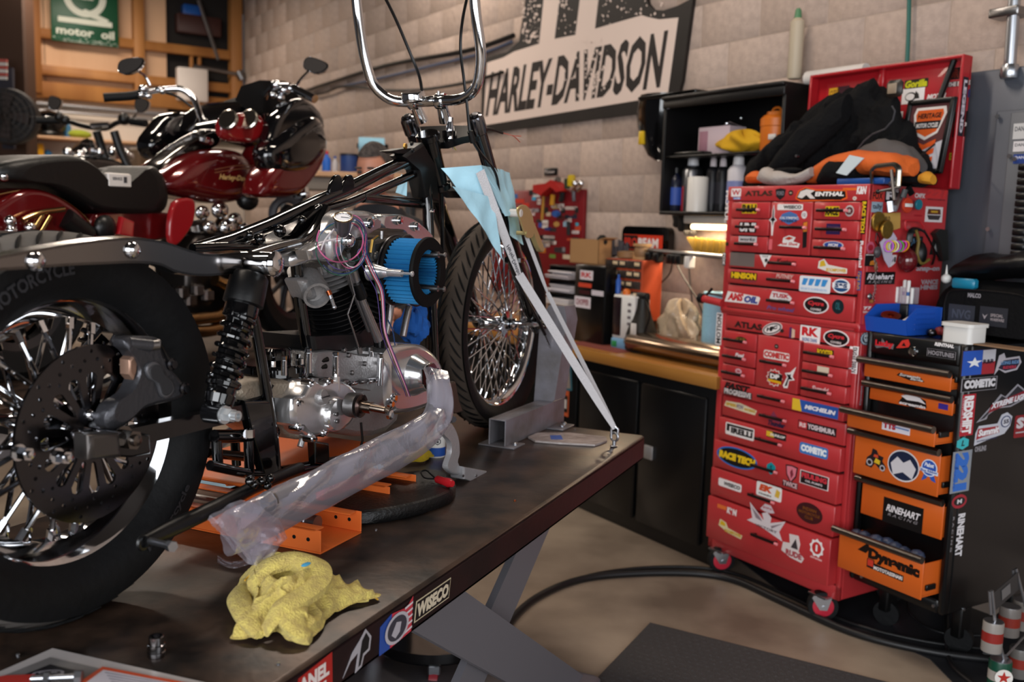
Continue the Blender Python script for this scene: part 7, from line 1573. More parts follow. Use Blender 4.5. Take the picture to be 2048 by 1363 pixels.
for x,y in((1250,350),(1245,420),(1270,310)):
    p=q(400+x/3.245,700+y/3.245,.14);bb().lathe([(.012,-.004),(.012,.004),(.007,.007)],(p.x,.135,p.z),(0,1,0),14).build('cover_screw',chrome,gcv)
p=q(823,752,.137);bb().ball((p.x,.134,p.z),(.016,.004,.006),12,6).build('cover_dimple',alu,gcv)
# lifter block tubes
def rod(pts,r,m_=chrome,name='pushrod_tube',par=None):return bb().tube([q(*p)for p in pts],r,14).build(name,m_,par or mc)
drk=mat('tube_dark_chrome','a29c9c',.22,.85)
pr1=rod([(708,540,.10),(724,600,.10),(757,680,.11)],[.009,.010,.0115],drk);bb().cyl(q(713,565,.103),q(724,594,.103),.0135,n=18).build('collar',satin,pr1)
rod([(690,530,.09),(712,590,.09),(740,660,.095)],.008,drk);rod([(782,610,.10),(778,640,.10),(772,668,.10)],.009,drk);rod([(818,612,.09),(812,640,.09),(806,672,.09)],.009,drk)
bb().lathe([(.018,-.004),(.018,.012),(.013,.016)],q(762,690,.11),(0,0,1),16).build('lifter_base',gloss,mc)
rod([(695,536,.12),(709,589,.12),(695,628,.12),(706,660,.12),(718,698,.12)],.0026,steel,'oil_line')
mb=bb();mb.cyl2(q(717,694,.12),q(720,706,.12),.006,6);mb.build('line_nut',steel,mc)
rod([(757,545,.13),(760,585,.13)],[.012,.009],alu,'intake_tube');rod([(760,585,.13),(761,600,.13)],.0045,brass,'brass_fitting')
for x0,y0,x1,y1,t,r in((671,712,671,785,.13,.0075),(761,716,759,770,.13,.0085),(742,702,742,712,.1,.006),(616,705,616,745,.12,.008),(568,720,568,750,.13,.006)):
    mb=bb();mb.cyl(q(x0,y0,t),q(x1,y1,t),r,n=14);mb.cyl2(q(x0,y0-8,t),q(x0,y0+2,t),r*.9,6);mb.build('cover_stud',chrome,mc)
# gearbox
slab(smooth(P2([(468,790),(482,765),(540,758),(600,760),(640,764),(650,790),(648,840),(640,872),(590,878),(560,860),(545,830),(500,820)],.09),3),.10,-.06,.012).build('gearbox_case',mat('cast_tan','a09484',.4,.45,bump=.3,scale=120),mc)
kp=[zB(*p)for p in((790,780),(900,740),(960,640),(1000,570),(1060,570),(1130,610),(1240,560),(1400,590),(1520,680),(1560,800),(1500,1000),(1400,1110),(1250,1150),(1080,1200),(960,1190),(880,1100),(790,1060))]
kc_=slab(smooth(P2(kp,.14),2),.15,.09,.008).build('kicker_cover',polished,mc)
for x,y in((900,820),(905,1105),(1040,600),(1060,1235),(1240,580),(1180,1170)):
    p=q(*zB(x,y),.15);mb=bb();mb.lathe([(.0085,-.02),(.0085,.002),(.006,.004)],(p.x,.148,p.z),(0,1,0),14);mb.cyl2((p.x,.15,p.z),(p.x,.158,p.z),.0048,8);mb.build('cover_bolt',chrome,kc_)
p=q(*zB(1180,765),.155);pl=bb().lathe([(.0165,-.006),(.0165,.006),(.015,.008),(0,.008)],(p.x,.15,p.z),(.1,1,.25),26).build('filler_plug',castalu,kc_)
bb().bbox((p.x-.015,.1575,p.z+.0008),(p.x+.015,.1605,p.z+.0034),.0005).build('plug_slot',gunmetal,pl)
p=q(*zB(1360,960),.165);bb().lathe([(.040,-.03),(.038,.0),(.034,.006),(.0,.008)],(p.x,.158,p.z),(0,1,0),32).build('cover_boss',polished,kc_)
for x,y in((1340,955),(1350,1035)):p2=q(*zB(x,y),.17);bb().lathe([(.005,0),(.005,.003)],(p2.x,.166,p2.z),(0,1,0),10).build('boss_screw',steel,kc_)
p=q(*zB(1610,860),.205);sg_=bb().lathe([(.026,-.028),(.0275,-.02),(.0275,-.002)],(p.x,.20,p.z),(0,1,0),30).build('kick_spring_cup',steel,kc_)
pts=[]
for i in range(150):
    th=i*.26;r=.008+.018*i/150;pts.append(V((p.x+r*cos(th),.2035,p.z+r*sin(th))))
bb().tube(pts,.0013,5).build('kick_spring',mat('spring_steel','5c4c48',.25,1),sg_)
mb=bb();mb.cyl((p.x,.19,p.z),(p.x+.004,.228,p.z-.002),.0135,n=20);mb.cyl((p.x,.228,p.z),(p.x+.006,.264,p.z-.004),.0085,n=20);mb.cyl((p.x,.262,p.z),(p.x+.006,.267,p.z-.004),.007,n=12);mb.build('kick_shaft',mat('shaft_steel','8a7c70',.2,1),sg_)
p=q(671,765,.14);bb().cyl(q(671,752,.14),q(671,782,.14),.0105,n=18).build('clutch_arm_post',polished,mc)
rod([(600,893,.1),(605,878,.1)],.007,alu,'drain_plug');rod([(722,845,.13),(725,880,.13),(718,905,.12)],.003,satin,'drain_line')
# oil filter / starter housing (gloss black)
p=q(563,742,.05);
oc=bb().lathe([(.072,-.03),(.074,-.026),(.074,.012),(.070,.018),(.0,.018)],(p.x,.03,p.z),(0,0,1),40).build('starter_housing',gloss,mc)
bb().lathe([(.034,.018),(.036,.022),(.036,.048),(.031,.053),(0,.053)],(p.x-.01,.04,p.z),(0,0,1),30).build('starter_cap',gloss,oc)
for a in(0.3,1.4,2.5,5.2):bb().lathe([(.006,.018),(.006,.03),(.003,.031)],(p.x+.064*cos(a),.03+.064*sin(a),p.z),(0,0,1),8).build('housing_bolt',chrome,oc)
bb().tube(spline([q(545,770,.1),q(530,790,.1),q(500,800,.1),q(470,806,.1)],4),.004,6).build('hose_line',satin,mc)
# hoses and fittings between gearbox and crankcase
rnd=random.Random(12)
for i in range(7):
    x=650+i*17+rnd.uniform(-3,3);y=768-i*1.5+rnd.uniform(-4,4);mb=bb();mb.cyl2(q(x,y,.10),q(x+13,y-2,.10),.006,6);mb.ball(q(x+6,y,.112),.0055,8,6);mb.build('line_fitting',chrome if i%2 else steel,mc)
mb=bb();mb.tube([q(628,724,.08),q(655,718,.09)],.006,8);mb.build('hose_line',satin,mc);mb=bb();mb.tube([q(628,736,.08),q(652,732,.09)],.006,8);mb.build('hose_line',satin,mc)
for x,y in((699,710),(731,727),(706,745),(690,700)):p=q(x,y,.095);bb().lathe([(.006,0),(.006,.006),(.003,.008)],(p.x,.09,p.z),(0,1,0),10).build('case_screw',steel,cas)
# carburettor
cm=mat('carb_metal','55534f',.35,.8,bump=.2,scale=120)
cbm=slab(P2([(738,482),(770,476),(792,488),(790,520),(775,560),(752,545),(738,520)],.12),.13,.07,.006).build('carburettor',cm,mc)
rod([(764,462,.12),(763,492,.12)],.0045,steel,'throttle_rod',cbm)
mb=bb();mb.tube([q(741,505,.135),q(745,480,.135),q(756,472,.135)],.0035,6);mb.bbox(q(775,492,.13),q(786,484,.145),.002);mb.build('brass_linkage',brass,cbm)
for x,y,r in((755,512,.012),(750,530,.008),(770,505,.007)):p=q(x,y,.133);bb().lathe([(r,0),(r*.9,.005),(r*.4,.007)],(p.x,.13,p.z),(0,1,0),16).build('carb_screw',cm,cbm)
slab(smooth(P2([(797,478),(822,474),(850,545),(838,610),(800,600),(768,565),(766,535)],.125),3),.135,.128,.002).build('filter_backplate',gunmetal,mc)
# open blue air filter
fc=q(858,544,.23);Rf=.080;n_p=40
def fring(R1_,tt,am,ph=0):return[(fc.x+(R1_+(am if k%2 else 0))*cos(2*pi*k/(2*n_p)+ph),tt,fc.z+(R1_+(am if k%2 else 0))*sin(2*pi*k/(2*n_p)+ph))for k in range(2*n_p)]
bluep=mat('filter_blue','2478ae',.6,bump=.1,scale=90)
mb=bb();A1=fring(Rf-.018,.148,.016);A2=fring(Rf-.018,.224,.016);mb.loft([A1,A2],caps=False)
B1=fring(Rf-.036,.148,.011);B2_=fring(Rf-.036,.224,.011);mb.loft([B2_,B1],caps=False)
for i in range(len(mb.sm)):mb.sm[i]=False
af=mb.build('air_filter',bluep,mc)
def annulus(tt,r0,r1,th,m_,nm):
    mb=bb();mb.lathe([(r0,0),(r1,0),(r1+.002,th*.3),(r1+.002,th*.7),(r1,th),(r0,th),(r0-.001,th*.5),(r0,0)],(fc.x,tt,fc.z),(0,1,0),56,caps=False);return mb.build(nm,m_,af)
annulus(.222,Rf-.026,Rf+.001,.010,flatb,'filter_end_ring');annulus(.140,Rf-.036,Rf-.001,.010,flatb,'filter_end_ring')
bb().lathe([(.0,0),(Rf-.034,0),(Rf-.034,.006),(0,.006)],(fc.x,.136,fc.z),(0,1,0),40).build('filter_inner_plate',satin,af)
for x,y in((893,510),(891,578)):
    p=q(x,y,.262);mb=bb();mb.cyl((p.x-.004,.15,p.z),(p.x,.242,p.z),.0105,.0075,18);mb.cyl((p.x,.235,p.z),(p.x,.258,p.z),.0028,n=8);mb.lathe([(.0065,0),(.0065,.003),(.003,.005)],(p.x,.257,p.z),(0,1,0),12);mb.build('filter_stud',steel,af)
s0=fc.x-Rf-.014;mb=bb();mb.cyl((s0,.125,fc.z),(s0,.175,fc.z),.022,.010,22);mb.cyl((s0,.175,fc.z),(s0,.212,fc.z),.0095,.0085,16);mb.cyl((s0,.21,fc.z),(s0,.238,fc.z),.003,n=8);mb.lathe([(.0065,0),(.0065,.003),(.003,.005)],(s0,.237,fc.z),(0,1,0),12);mb.build('filter_stud',alu,af)
bb().torus((fc.x,.138,fc.z),(0,1,0),Rf+.002,.003,48,6).build('backplate_rim',gunmetal,af)
# wiring loom
wc={'pink':'c8608c','blue':'2c4a7c','green':'1c5a4a','purple':'52407a','white':'d8d0d4','red':'b8344c','teal':'1c6c78'}
def loop(cx,cy,rx,ry,c_,t,a0=0.,a1=2*pi,tail=None,r=.0012):
    r*=.9
    P=[(cx+rx*cos(a0+(a1-a0)*i/14),cy+ry*sin(a0+(a1-a0)*i/14),t+.01*sin(i*.9))for i in range(15)]
    if tail:P+=tail
    wire(P,r,K(wc[c_],.35),'wire',None,4)
dn=lambda k,t=.16:k_dn(k*2.2,t)
k_dn=lambda k,t:[(728+k,505,t),(745+k,545,t),(762+k*.8,580,t),(766+k*.6,620,t),(770+k*.5,665,t),(790+k*.5,720,t),(806+k*.4,760,t),(818+k*.4,792,t-.01)]
loop(680,480,46,44,'pink',.17,-.6,3.6,None,.0018)
loop(684,495,50,52,'blue',.165,-2.6,2.4,None)
loop(682,498,50,52,'green',.16,.6,4.4,None)
loop(688,500,40,40,'purple',.168,-.2,3.0,None)
loop(700,490,28,46,'pink',.172,3.2,-.2,None)
loop(705,492,26,30,'green',.165,2.4,-.4,dn(-2));loop(700,470,30,34,'blue',.165,3.4,6.6,dn(3));loop(706,480,22,38,'teal',.167,3.0,6.0,dn(1,.163))
loop(706,488,26,46,'white',.17,3.2,.4,dn(0,.168));loop(704,470,28,40,'pink',.17,3.8,6.5,dn(1.5,.17));loop(700,480,26,34,'red',.168,2.8,6.4,dn(-1,.166));loop(704,478,30,42,'purple',.166,3.9,6.6,dn(-6,.155))
wire([(631,488,.15),(660,480,.16),(690,474,.17),(704,450,.175),(710,440,.175)],.0022,K(wc['white'],.35))
wire([(668,458,.16),(650,480,.16),(642,500,.16)],.0018,K(wc['white'],.35))
wire([(776,640,.16),(785,660,.155),(790,690,.15)],.0016,K(wc['blue'],.35))
bb().cyl(q(736,520,.162),q(757,560,.162),.006,n=10).build('loom_sleeve',blkc,mc)if False else None
# foot control and brackets
pedm=mat('pedal_alloy','aeacae',.35,.4,bump=.15,scale=120)
P=[(884,838),(900,845),(913,872),(916,905),(912,925),(920,945),(905,948),(894,940),(890,930),(898,905),(896,880),(880,862)]
pd=slab(smooth(P2(P,.215),3),.222,.207,.004).build('brake_pedal',pedm,mc)
slab(P2([(917,931),(965,940),(966,958),(962,970),(918,956)],.22),.235,.195,.004).build('pedal_pad',pedm,pd)
for x in(926,952):p=q(x,951,.236);bb().cyl((p.x,.235,p.z),(p.x,.238,p.z),.0035,n=8).build('pad_screw',steel,pd)
slab(P2([(886,770),(905,762),(912,800),(920,822),(905,826),(890,815)],.15),.16,.145,.003).build('control_bracket',mat('rusty_bracket','5a4a42',.5,.6),mc)
mb=bb();mb.cyl(q(892,840,.2),q(905,838,.23),.009,n=14);mb.cyl2(q(899,839,.22),q(908,838,.24),.008,6);mb.build('pivot_bolt',gunmetal,mc)
# long black stand bar on the near side
ks=bb().tube([q(288,1082,.19),q(330,1062,.19),q(430,1015,.19),q(505,975,.18),(q(600,935,.16))],[.011,.0145,.014,.0125,.012],10).build('side_bar',satin,mc)
bb().torus(q(286,1084,.19),(0,1,0),.010,.004,16,6).build('bar_eye',satin,ks)
mb=bb();mb.cyl(q(300,1081,.2),q(338,1090,.25),.0055,n=12);mb.cyl2(q(338,1090,.25),q(346,1093,.262),.009,6);mb.build('bar_bolt',zinc,ks)
mb=bb()
for x,y in((508,968),(522,962),(540,956),(535,970),(500,962)):mb.ball(q(x,y,.2),.009,8,6)
mb.build('bar_joint',gloss,ks)
# ================================================================== THINGS ON THE LIFT TABLE
def tz(x,y,z=0.):p=on_z(x,y,TZ+z);return V((p.x,p.y,TZ+z))
# jack: two orange channels and a steel roller
om_=mat('jack_orange','dd6a2c',.4,var=.06,scale=10)
jk=thing('scissor_jack',BB((.6,0,0)),'orange steel scissor jack under the motorcycle on the lift table','jack')
def channel(s0,s1,t0,t1,nm):
    c=bb().bbox((s0,t0,0),(s1,t1,.004),.001).build(nm,om_,jk)
    for s_,d_ in((s0,1),(s1,-1)):
        f=bb().bbox((s_,t0,.004),(s_+d_*.004,t1,.05),.001).build('flange',om_,c);bb().bbox((s_,t0,.046),(s_+d_*.03,t1-.012,.05),.001).build('lip',om_,c)
        for k in range(2):mb=bb();mb.cyl((s_-d_*.0004-(.0005 if d_>0 else 0),t1-.03-k*.035,.028),(s_+d_*.0045,t1-.03-k*.035,.028),.0042,n=12);mb.build('hole',flatb,c)
    return c
channel(.455,.61,-.25,.215,'base_channel');channel(.80,.93,-.35,.17,'base_channel')
bb().cyl((.53,-.2,.035),(.53,.155,.035),.0175,n=24).build('roller',steel,jk);bb().torus((.53,.13,.035),(0,1,0),.0178,.002,24,6).build('roller_band',zinc,jk)
bb().bbox((.45,-.22,.115),(.9,.10,.125),.003).build('top_platform',om_,jk)
for s0,s1 in((.48,.86),(.86,.48)):bb().tube([(s0,-.05,.03),(s1,-.05,.112)],.012,4,flat=(.5,1.2)).build('lift_arm',om_,jk)
bb().bbox((.60,.10,.06),(.75,.12,.115),.002).build('side_lug',K('b8342c',.4),jk)
single(bb().bbox((.50,-.38,.0),(.62,-.05,.045),.004),'wood_block',K('8c7a68',.8),BB((.56,-.2,0)),'grey wooden block beside the orange jack under the rear wheel','block')
# blue shop paper under the engine
bp_=mat('blue_paper','8fb4cc',.85,bump=.3,scale=50)
def crumple(Fr,cx,cy,rx,ry,hh,seed,n=40,k=14,z0=0.,jag=.25,ridge=9.):
    def f(u,v):
        th=2*pi*u;r=v;R_=1+jag*MN.noise(V((cos(th)*1.6+seed,sin(th)*1.6,0)))*1.6
        x=cx+rx*r*R_*cos(th);y=cy+ry*r*R_*sin(th)
        e=1-abs(MN.noise(V((x*ridge+seed,y*ridge,seed))))*2;e2=1-abs(MN.noise(V((x*ridge*2.2,y*ridge*2.2+seed,1))))*2
        return(x,y,z0+.002+hh*(max(0,1-r**2.5))*(.45+.45*e+.2*e2)+hh*.10*(1+e2)*(r>.9))
    return M(Fr).sheet(f,n,k,True)
single(crumple(BB,.72,-.36,.12,.12,.02,3.),'blue_paper_towel',bp_,BB((.72,-.36,0)),'crumpled blue paper towel behind the orange jack','paper towel')
single(crumple(BB,1.02,-.12,.14,.1,.03,8.),'blue_paper_towel',bp_,BB((1.02,-.12,0)),'blue paper towel lying under the engine','paper towel')
# black seat
P=[(668,1046),(690,1008),(760,975),(850,960),(892,964),(910,985),(905,1004),(860,1024),(790,1042),(720,1052)]
P3_=[TB.loc(tz(x,y))for x,y in P];sm_=smooth([(p.x,p.y)for p in P3_],4)
cx=sum(p[0]for p in sm_)/len(sm_);cy=sum(p[1]for p in sm_)/len(sm_)
mb=M(TB);mb.loft([[(cx+(x-cx)*k,cy+(y-cy)*k,z)for x,y in sm_]for k,z in((.97,.001),(1,.006),(1,.022),(.97,.030),(.9,.033))])
single(mb,'saddle',mat('seat_vinyl','0b0b0c',.4,bump=.25,scale=120),TB((cx,cy,0)),'flat black vinyl motorcycle seat lying on the table','seat')
# screwdriver
p0,p1=tz(872,957,.035+.01),tz(905,967,.045)
sd=thing('red_screwdriver',(p0+p1)/2-V((0,0,.01)),'red handled screwdriver lying on the edge of the black seat','screwdriver')
mb=M();d_=(p1-p0);mb.lathe([(.006,0),(.010,.006),(.010,d_.length*.5),(.012,d_.length*.8),(.008,d_.length)],p0,d_,14);mb.build('handle',K('b01c24',.2),sd)
M().tube(spline([p0,tz(862,948,.05),tz(852,940,.055),tz(842,944,.05),tz(850,955,.045),p0],5),.0022,6).build('wire_loop',satin,sd)
# can, yellow rag, blue rag
cp_=tz(872,911);t=thing('white_can',cp_,'white spray can with a blue label behind the plastic wrapped pipe','can')
M().lathe([(.026,0),(.027,.003),(.027,.12),(.02,.13)],cp_,UP,24).build('body',wht,t)
M().lathe([(.0273,.004),(.0273,.03)],cp_,UP,24,caps=False).build('blue_band',K('1c4ca0',.4),t)
fr_=Frame(cp_+V((.006,-.0265,.048)),(1,.2,0),UP,(.2,-1,0));sticker('hazard_mark',fr_,.018,.02,[('p','1a1a1c',[(.5,0),(1,.3),(1,.8),(.5,1),(0,.8),(0,.3)]),('p','e4e2e0',[(.5+(x-.5)*.7,.5+(y-.5)*.7)for x,y in[(.5,0),(1,.3),(1,.8),(.5,1),(0,.8),(0,.3)]]),('p','1a1a1c',ell(.5,.5,.2,.2,10))],t)
yrm=mat('yellow_rag2','b8a020',.9,bump=.4,scale=60)
a=TB.loc(tz(845,925));single(crumple(TB,a.x+.02,a.y-.02,.06,.035,.04,5.,z0=0),'yellow_cloth',yrm,TB((a.x,a.y,0)),'small yellow cloth behind the plastic wrapped pipe by the white can','cloth')
# blue rag stuffed beside the front cylinder
c_=q(828,650,.02)
def fb(u,v):
    th=2*pi*u;ph=pi*v;n_=1+.5*MN.noise(V((cos(th)*2,sin(th)*2,ph*1.5)))
    return(c_.x+.045*n_*sin(ph)*cos(th),c_.y+.04*n_*sin(ph)*sin(th),c_.z+.05*n_*cos(ph))
single(M(BB).sheet(fb,30,18,True),'blue_rag',mat('rag_blue','1c5cb0',.85,bump=.4,scale=40),BB((c_.x,c_.y,c_.z-.05)),'bright blue rag stuffed behind the air filter in the engine','rag')
# towel -----------------------------------------------------------
twl=mat('yellow_towel','d9c568',.95,bump=.7,scale=300,c2='bfa85e',sheen=.1)
ol=[(452,1172),(470,1150),(500,1128),(545,1112),(600,1108),(634,1116),(640,1145),(636,1175),(680,1182),(722,1178),(757,1198),(735,1210),(690,1222),(655,1244),(640,1268),(618,1286),(578,1294),(556,1278),(520,1284),(462,1282),(475,1262),(466,1238),(452,1205)]
OP=[TB.loc(tz(x,y))for x,y in ol];cx,cy=TB.loc(tz(560,1215)).x,TB.loc(tz(560,1215)).y
OPs=spline([V((p.x,p.y,0))for p in OP],5,True)
# the photo outline's upper part is the lump's crest: pull those points nearer the camera on the table
nO=len(OPs);tl0=TB.loc(tz(566,1172,.04))
def ft_(u,v):
    i=u*nO;a=OPs[int(i)%nO];b=OPs[(int(i)+1)%nO];p=a.lerp(b,i-int(i))
    far=max(0,((p.x-cx)*.75-(p.y-cy)*.65)/.16);lump=1-.28*max(0,min(1,far))
    x=cx+(p.x-cx)*v*lump;y=cy+(p.y-cy)*v*lump
    g=V((x-cx,y-cy,0)).length/.15;H_=.078*max(0,1-v**2.2)*max(.12,1-.55*g);hq=tl0;H_*=1-.85*math.exp(-(((x-hq.x)**2+(y-hq.y)**2)/.028**2))
    r1=1-abs(MN.noise(V((x*9+2.3,y*13,.3))))*2.4;r2=1-abs(MN.noise(V((x*21,y*24,4.))))*2.2
    return(x+.012*MN.noise(V((x*14,y*14,9))),y+.012*MN.noise(V((x*14,y*14,3))),.003+H_*(.40+.75*max(r1,-.3)+.2*r2)+.010*(1+r2)*(1 if v>.5 else .4)*(.4 if v>.95 else 1))
mb=M(TB).sheet(ft_,150,46,True)
tw=single(mb,'yellow_towel',twl,TB((cx,cy,0)),'crumpled yellow microfibre towel lying on the table in front','towel')
# a raised folded roll across the towel with a stitched edge
def roll(pts,r,nm='fold'):
    mbx=M(TB);P=spline([V(p)for p in pts],6);rings=[]
    for i,p in enumerate(P):
        a=P[min(i+1,len(P)-1)]-P[max(i-1,0)];a.normalize();u=V((0,0,1));w_=a.cross(u).normalized();f=i/(len(P)-1);rr=r*(.35+.65*sin(pi*(f*.86+.07)))
        rings.append([p+(w_*cos(2*pi*k/18)*1.25+u*sin(2*pi*k/18)*.8)*rr*(1+.22*MN.noise(V((cos(2*pi*k/18)*2,sin(2*pi*k/18)*2,i*.12))))for k in range(18)])
    mbx.loft(rings);return mbx.build(nm,twl,tw)
def tl2(x,y,z):p=TB.loc(tz(x,y,z));return V((p.x,p.y,z))
roll([tl2(505,1168,.05),tl2(535,1135,.07),tl2(585,1122,.075),tl2(622,1135,.07),tl2(628,1168,.055),tl2(600,1195,.05),tl2(560,1222,.045),tl2(530,1262,.02)],.022)
roll([tl2(486,1172,.035),tl2(478,1200,.03),tl2(498,1240,.025),tl2(520,1268,.015)],.017)
roll([tl2(600,1200,.04),tl2(585,1235,.035),tl2(600,1262,.02),tl2(622,1276,.01)],.02)
roll([tl2(640,1190,.022),tl2(690,1190,.014),tl2(738,1196,.008)],.013)
stitch=K('c99a2c',.7)
M(TB).tube(spline([tl2(490,1160,.045),tl2(500,1150,.05),tl2(540,1122,.078),tl2(590,1108,.083),tl2(625,1118,.08),tl2(636,1140,.07)],5),.0016,6).build('stitched_edge',stitch,tw)
M(TB).tube(spline([tl2(756,1198,.006),tl2(720,1178,.012),tl2(680,1184,.014)],4),.0016,6).build('stitched_edge',stitch,tw)
a=tl2(612,1128,.089);M(TB).ball((a.x,a.y,a.z),(.012,.006,.002),10,6).build('blue_tag',K('3c9cc8',.6),tw)
# socket, papers and loose hardware
p=tz(313,1312);sk2=thing('steel_socket',p,'small steel socket standing on the table in front of the rear wheel','socket')
M().lathe([(.0125,0),(.0135,.002),(.0135,.009),(.0125,.010),(.0125,.012),(.0135,.013),(.0135,.020),(.0115,.021),(.0115,.033),(.0105,.034),(.008,.034),(.008,.022),(.001,.022)],p,UP,28).build('body',mat('socket_chrome','9a989a',.15,1),sk2)
def flatsheet(pts,z,th,nm,m_,par=None,label=None,cat=None):
    P=[tz(x,y,z)for x,y in pts];mb=M().prism([(p.x,p.y)for p in P],(0,0,TZ+z),(1,0,0),(0,1,0),(0,0,th))
    if par:return mb.build(nm,m_,par)
    return single(mb,nm,m_,sum(P,V((0,0,0)))/len(P),label,cat)
mg=thing('parts_magazine',tz(150,1340),'glossy grey magazine with white margins at the lower left corner','magazine')
flatsheet([(-60,1372),(105,1299),(430,1372),(300,1480),(-60,1480)],.001,.003,'cover',mat('magazine_white','b9b2b0',.3),mg)
flatsheet([(-40,1370),(100,1314),(215,1340),(60,1400),(-40,1440)],.0042,.0006,'printed_photo',mat('magazine_photo','5a5656',.3,c2='8a8684',scale=20),mg)
flatsheet([(45,1350),(100,1328),(150,1340),(92,1365)],.005,.0004,'emblem',K('1d1b1f',.4),mg)
q_=tz(96,1346,.0054);fr_=Frame(q_,TB.y,TB.x,UP);sticker('emblem_mark',Frame(q_,(1,.2,0),(-.2,1,0),UP),.045,.02,[('p','a09ca4',E1),('p','1d1b1f',inset(E1,.2)),('t','a09ca4','Cycle',.2,.3,.8,.7,.03)],mg)
lf=thing('orange_leaflet',tz(300,1360),'white leaflet with an orange border beside the magazine','leaflet')
flatsheet([(160,1363),(205,1333),(410,1372),(400,1440),(140,1440)],.0060,.0008,'sheet',K('c8502c',.4),lf)
flatsheet([(170,1366),(207,1339),(395,1375),(390,1440),(150,1440)],.0070,.0005,'page',K('c4bec6',.5),lf)
q_=tz(300,1362,.0079)
for k in range(4):flatsheet([(210+k*4,1343+k*6),(330+k*8,1364+k*6),(330+k*8,1365.4+k*6),(210+k*4,1344.6+k*6)],.0077,.0001,'text_line',K('7a7884',.6),lf)
rcloth=flatsheet([(-60,1366),(10,1352),(70,1350),(50,1380),(-60,1400)],.0050,.002,'red_card',K('b8342c',.5),None,'red card lying on the magazine at the bottom left','card')
a,b=tz(62,1356,.014),tz(150,1352,.014)
bo=thing('long_bolt',(a+b)/2-V((0,0,.008)),'long silver bolt with a nut lying on the magazine','bolt')
mb=M();mb.cyl(a,b,.0045,n=12);mb.build('shank',zinc,bo);mb=M();mb.cyl2(b,b+(b-a).normalized()*.01,.009,6);mb.build('head',zinc,bo);mb=M();mb.cyl2(a+(b-a)*.3,a+(b-a)*.42,.0085,6);mb.build('nut',zinc,bo)
rnd=random.Random(21)
for i,(x,y)in enumerate(((557,1326),(1030,1000),(752,1058),(36,1308),(1150,858))):
    p=tz(x,y,.002);single(M().lathe([(.0032,0),(.0034,.002),(.002,.0036)],p-V((0,0,.002)),UP,10),'small_nut',zinc if i!=1 else copper,p,('tiny steel washer near the front edge by the towel','tiny copper washer in the middle of the table','tiny steel washer between the seat and the orange jack','tiny steel washer in front of the rear wheel','tiny steel nut near the wheel chock')[i],'washer')
# wheel chock ------------------------------------------------------
ckm=mat('chock_steel','8e8c94',.4,.4,bump=.12,scale=40,c2='75706f')
ck=thing('wheel_chock',TB.o+V((0,0,0))+TB.x*-.2+TB.y*-.25,'bare steel front wheel chock bolted to the lift table','wheel chock')
A0=tz(980,892);A1=tz(1010,895);E0=tz(1105,852)
dirc=(E0-A1);dirc.z=0;Lc=dirc.length;dirc.normalize();sdv=V((dirc.y,-dirc.x,0));wd=.058;hh_=.085
o_=A1-sdv*wd if(A0-A1).dot(sdv)<0 else A1
sgnc=-1 if(A0-A1).dot(sdv)<0 else 1
CKF=Frame(A1,dirc,sdv*sgnc)
Lc2=Lc+.10;w3=.004
for nm_,a,b in(('tube_wall',(0,0,0),(Lc2,w3,hh_)),('tube_wall',(0,wd-w3,0),(Lc2,wd,hh_)),('tube_wall',(0,w3,hh_-w3),(Lc2,wd-w3,hh_)),('tube_wall',(0,w3,0),(Lc2,wd-w3,w3))):M(CKF).bbox(a,b,.001).build(nm_,ckm,ck)
M(CKF).bbox((-.01,-.035,0),(.07,wd+.03,.005),.001).build('foot_plate',ckm,ck);M(CKF).bbox((Lc-.05,-.06,0),(Lc+.05,0,.005),.001).build('foot_plate',ckm,ck)
for a_ in((.03,-.02),(Lc-.01,-.04),(Lc+.03,-.03)):M(CKF).lathe([(.008,0),(.008,.006),(.004,.009)],(a_[0],a_[1],.005),UP,10).build('bolt',zinc,ck)
# upright channel plate
b0=tz(1090,850);pl_=TB.y*1.0;Yc=b0
UPF=Frame(b0,TB.y,-TB.x)
pv=lambda x,y:on_plane(x,y,b0,TB.x)
pts_a=[pv(1068,800),pv(1106,800),pv(1131,640),pv(1126,612),pv(1098,610),pv(1080,640)]
mb=M();c0_=b0
L0=[(p-b0).dot(TB.y)for p in pts_a];Z0=[p.z for p in pts_a]
mb=M();mb.prism([(l,z-TZ)for l,z in zip(L0,Z0)],b0,TB.y,UP,TB.x*.006);mb.build('upright_plate',ckm,ck)
mb=M();k0=[(L0[1],Z0[1]),(L0[2],Z0[2]),(L0[3],Z0[3])]
A_=[b0+TB.y*l+V((0,0,z-TZ))for l,z in k0];B_=[p+TB.x*.07+TB.y*.012 for p in A_];mb.strip(A_,B_,TB.y*.005);mb.build('upright_side',ckm,ck)
mb=M();mb.strip([b0+TB.y*L0[0]+V((0,0,.0)),b0+TB.y*L0[0]+V((0,0,Z0[0]-TZ))],[b0+TB.y*L0[1]+V((0,0,0)),b0+TB.y*L0[1]+V((0,0,Z0[1]-TZ))],TB.x*.006);mb.build('upright_foot',ckm,ck)
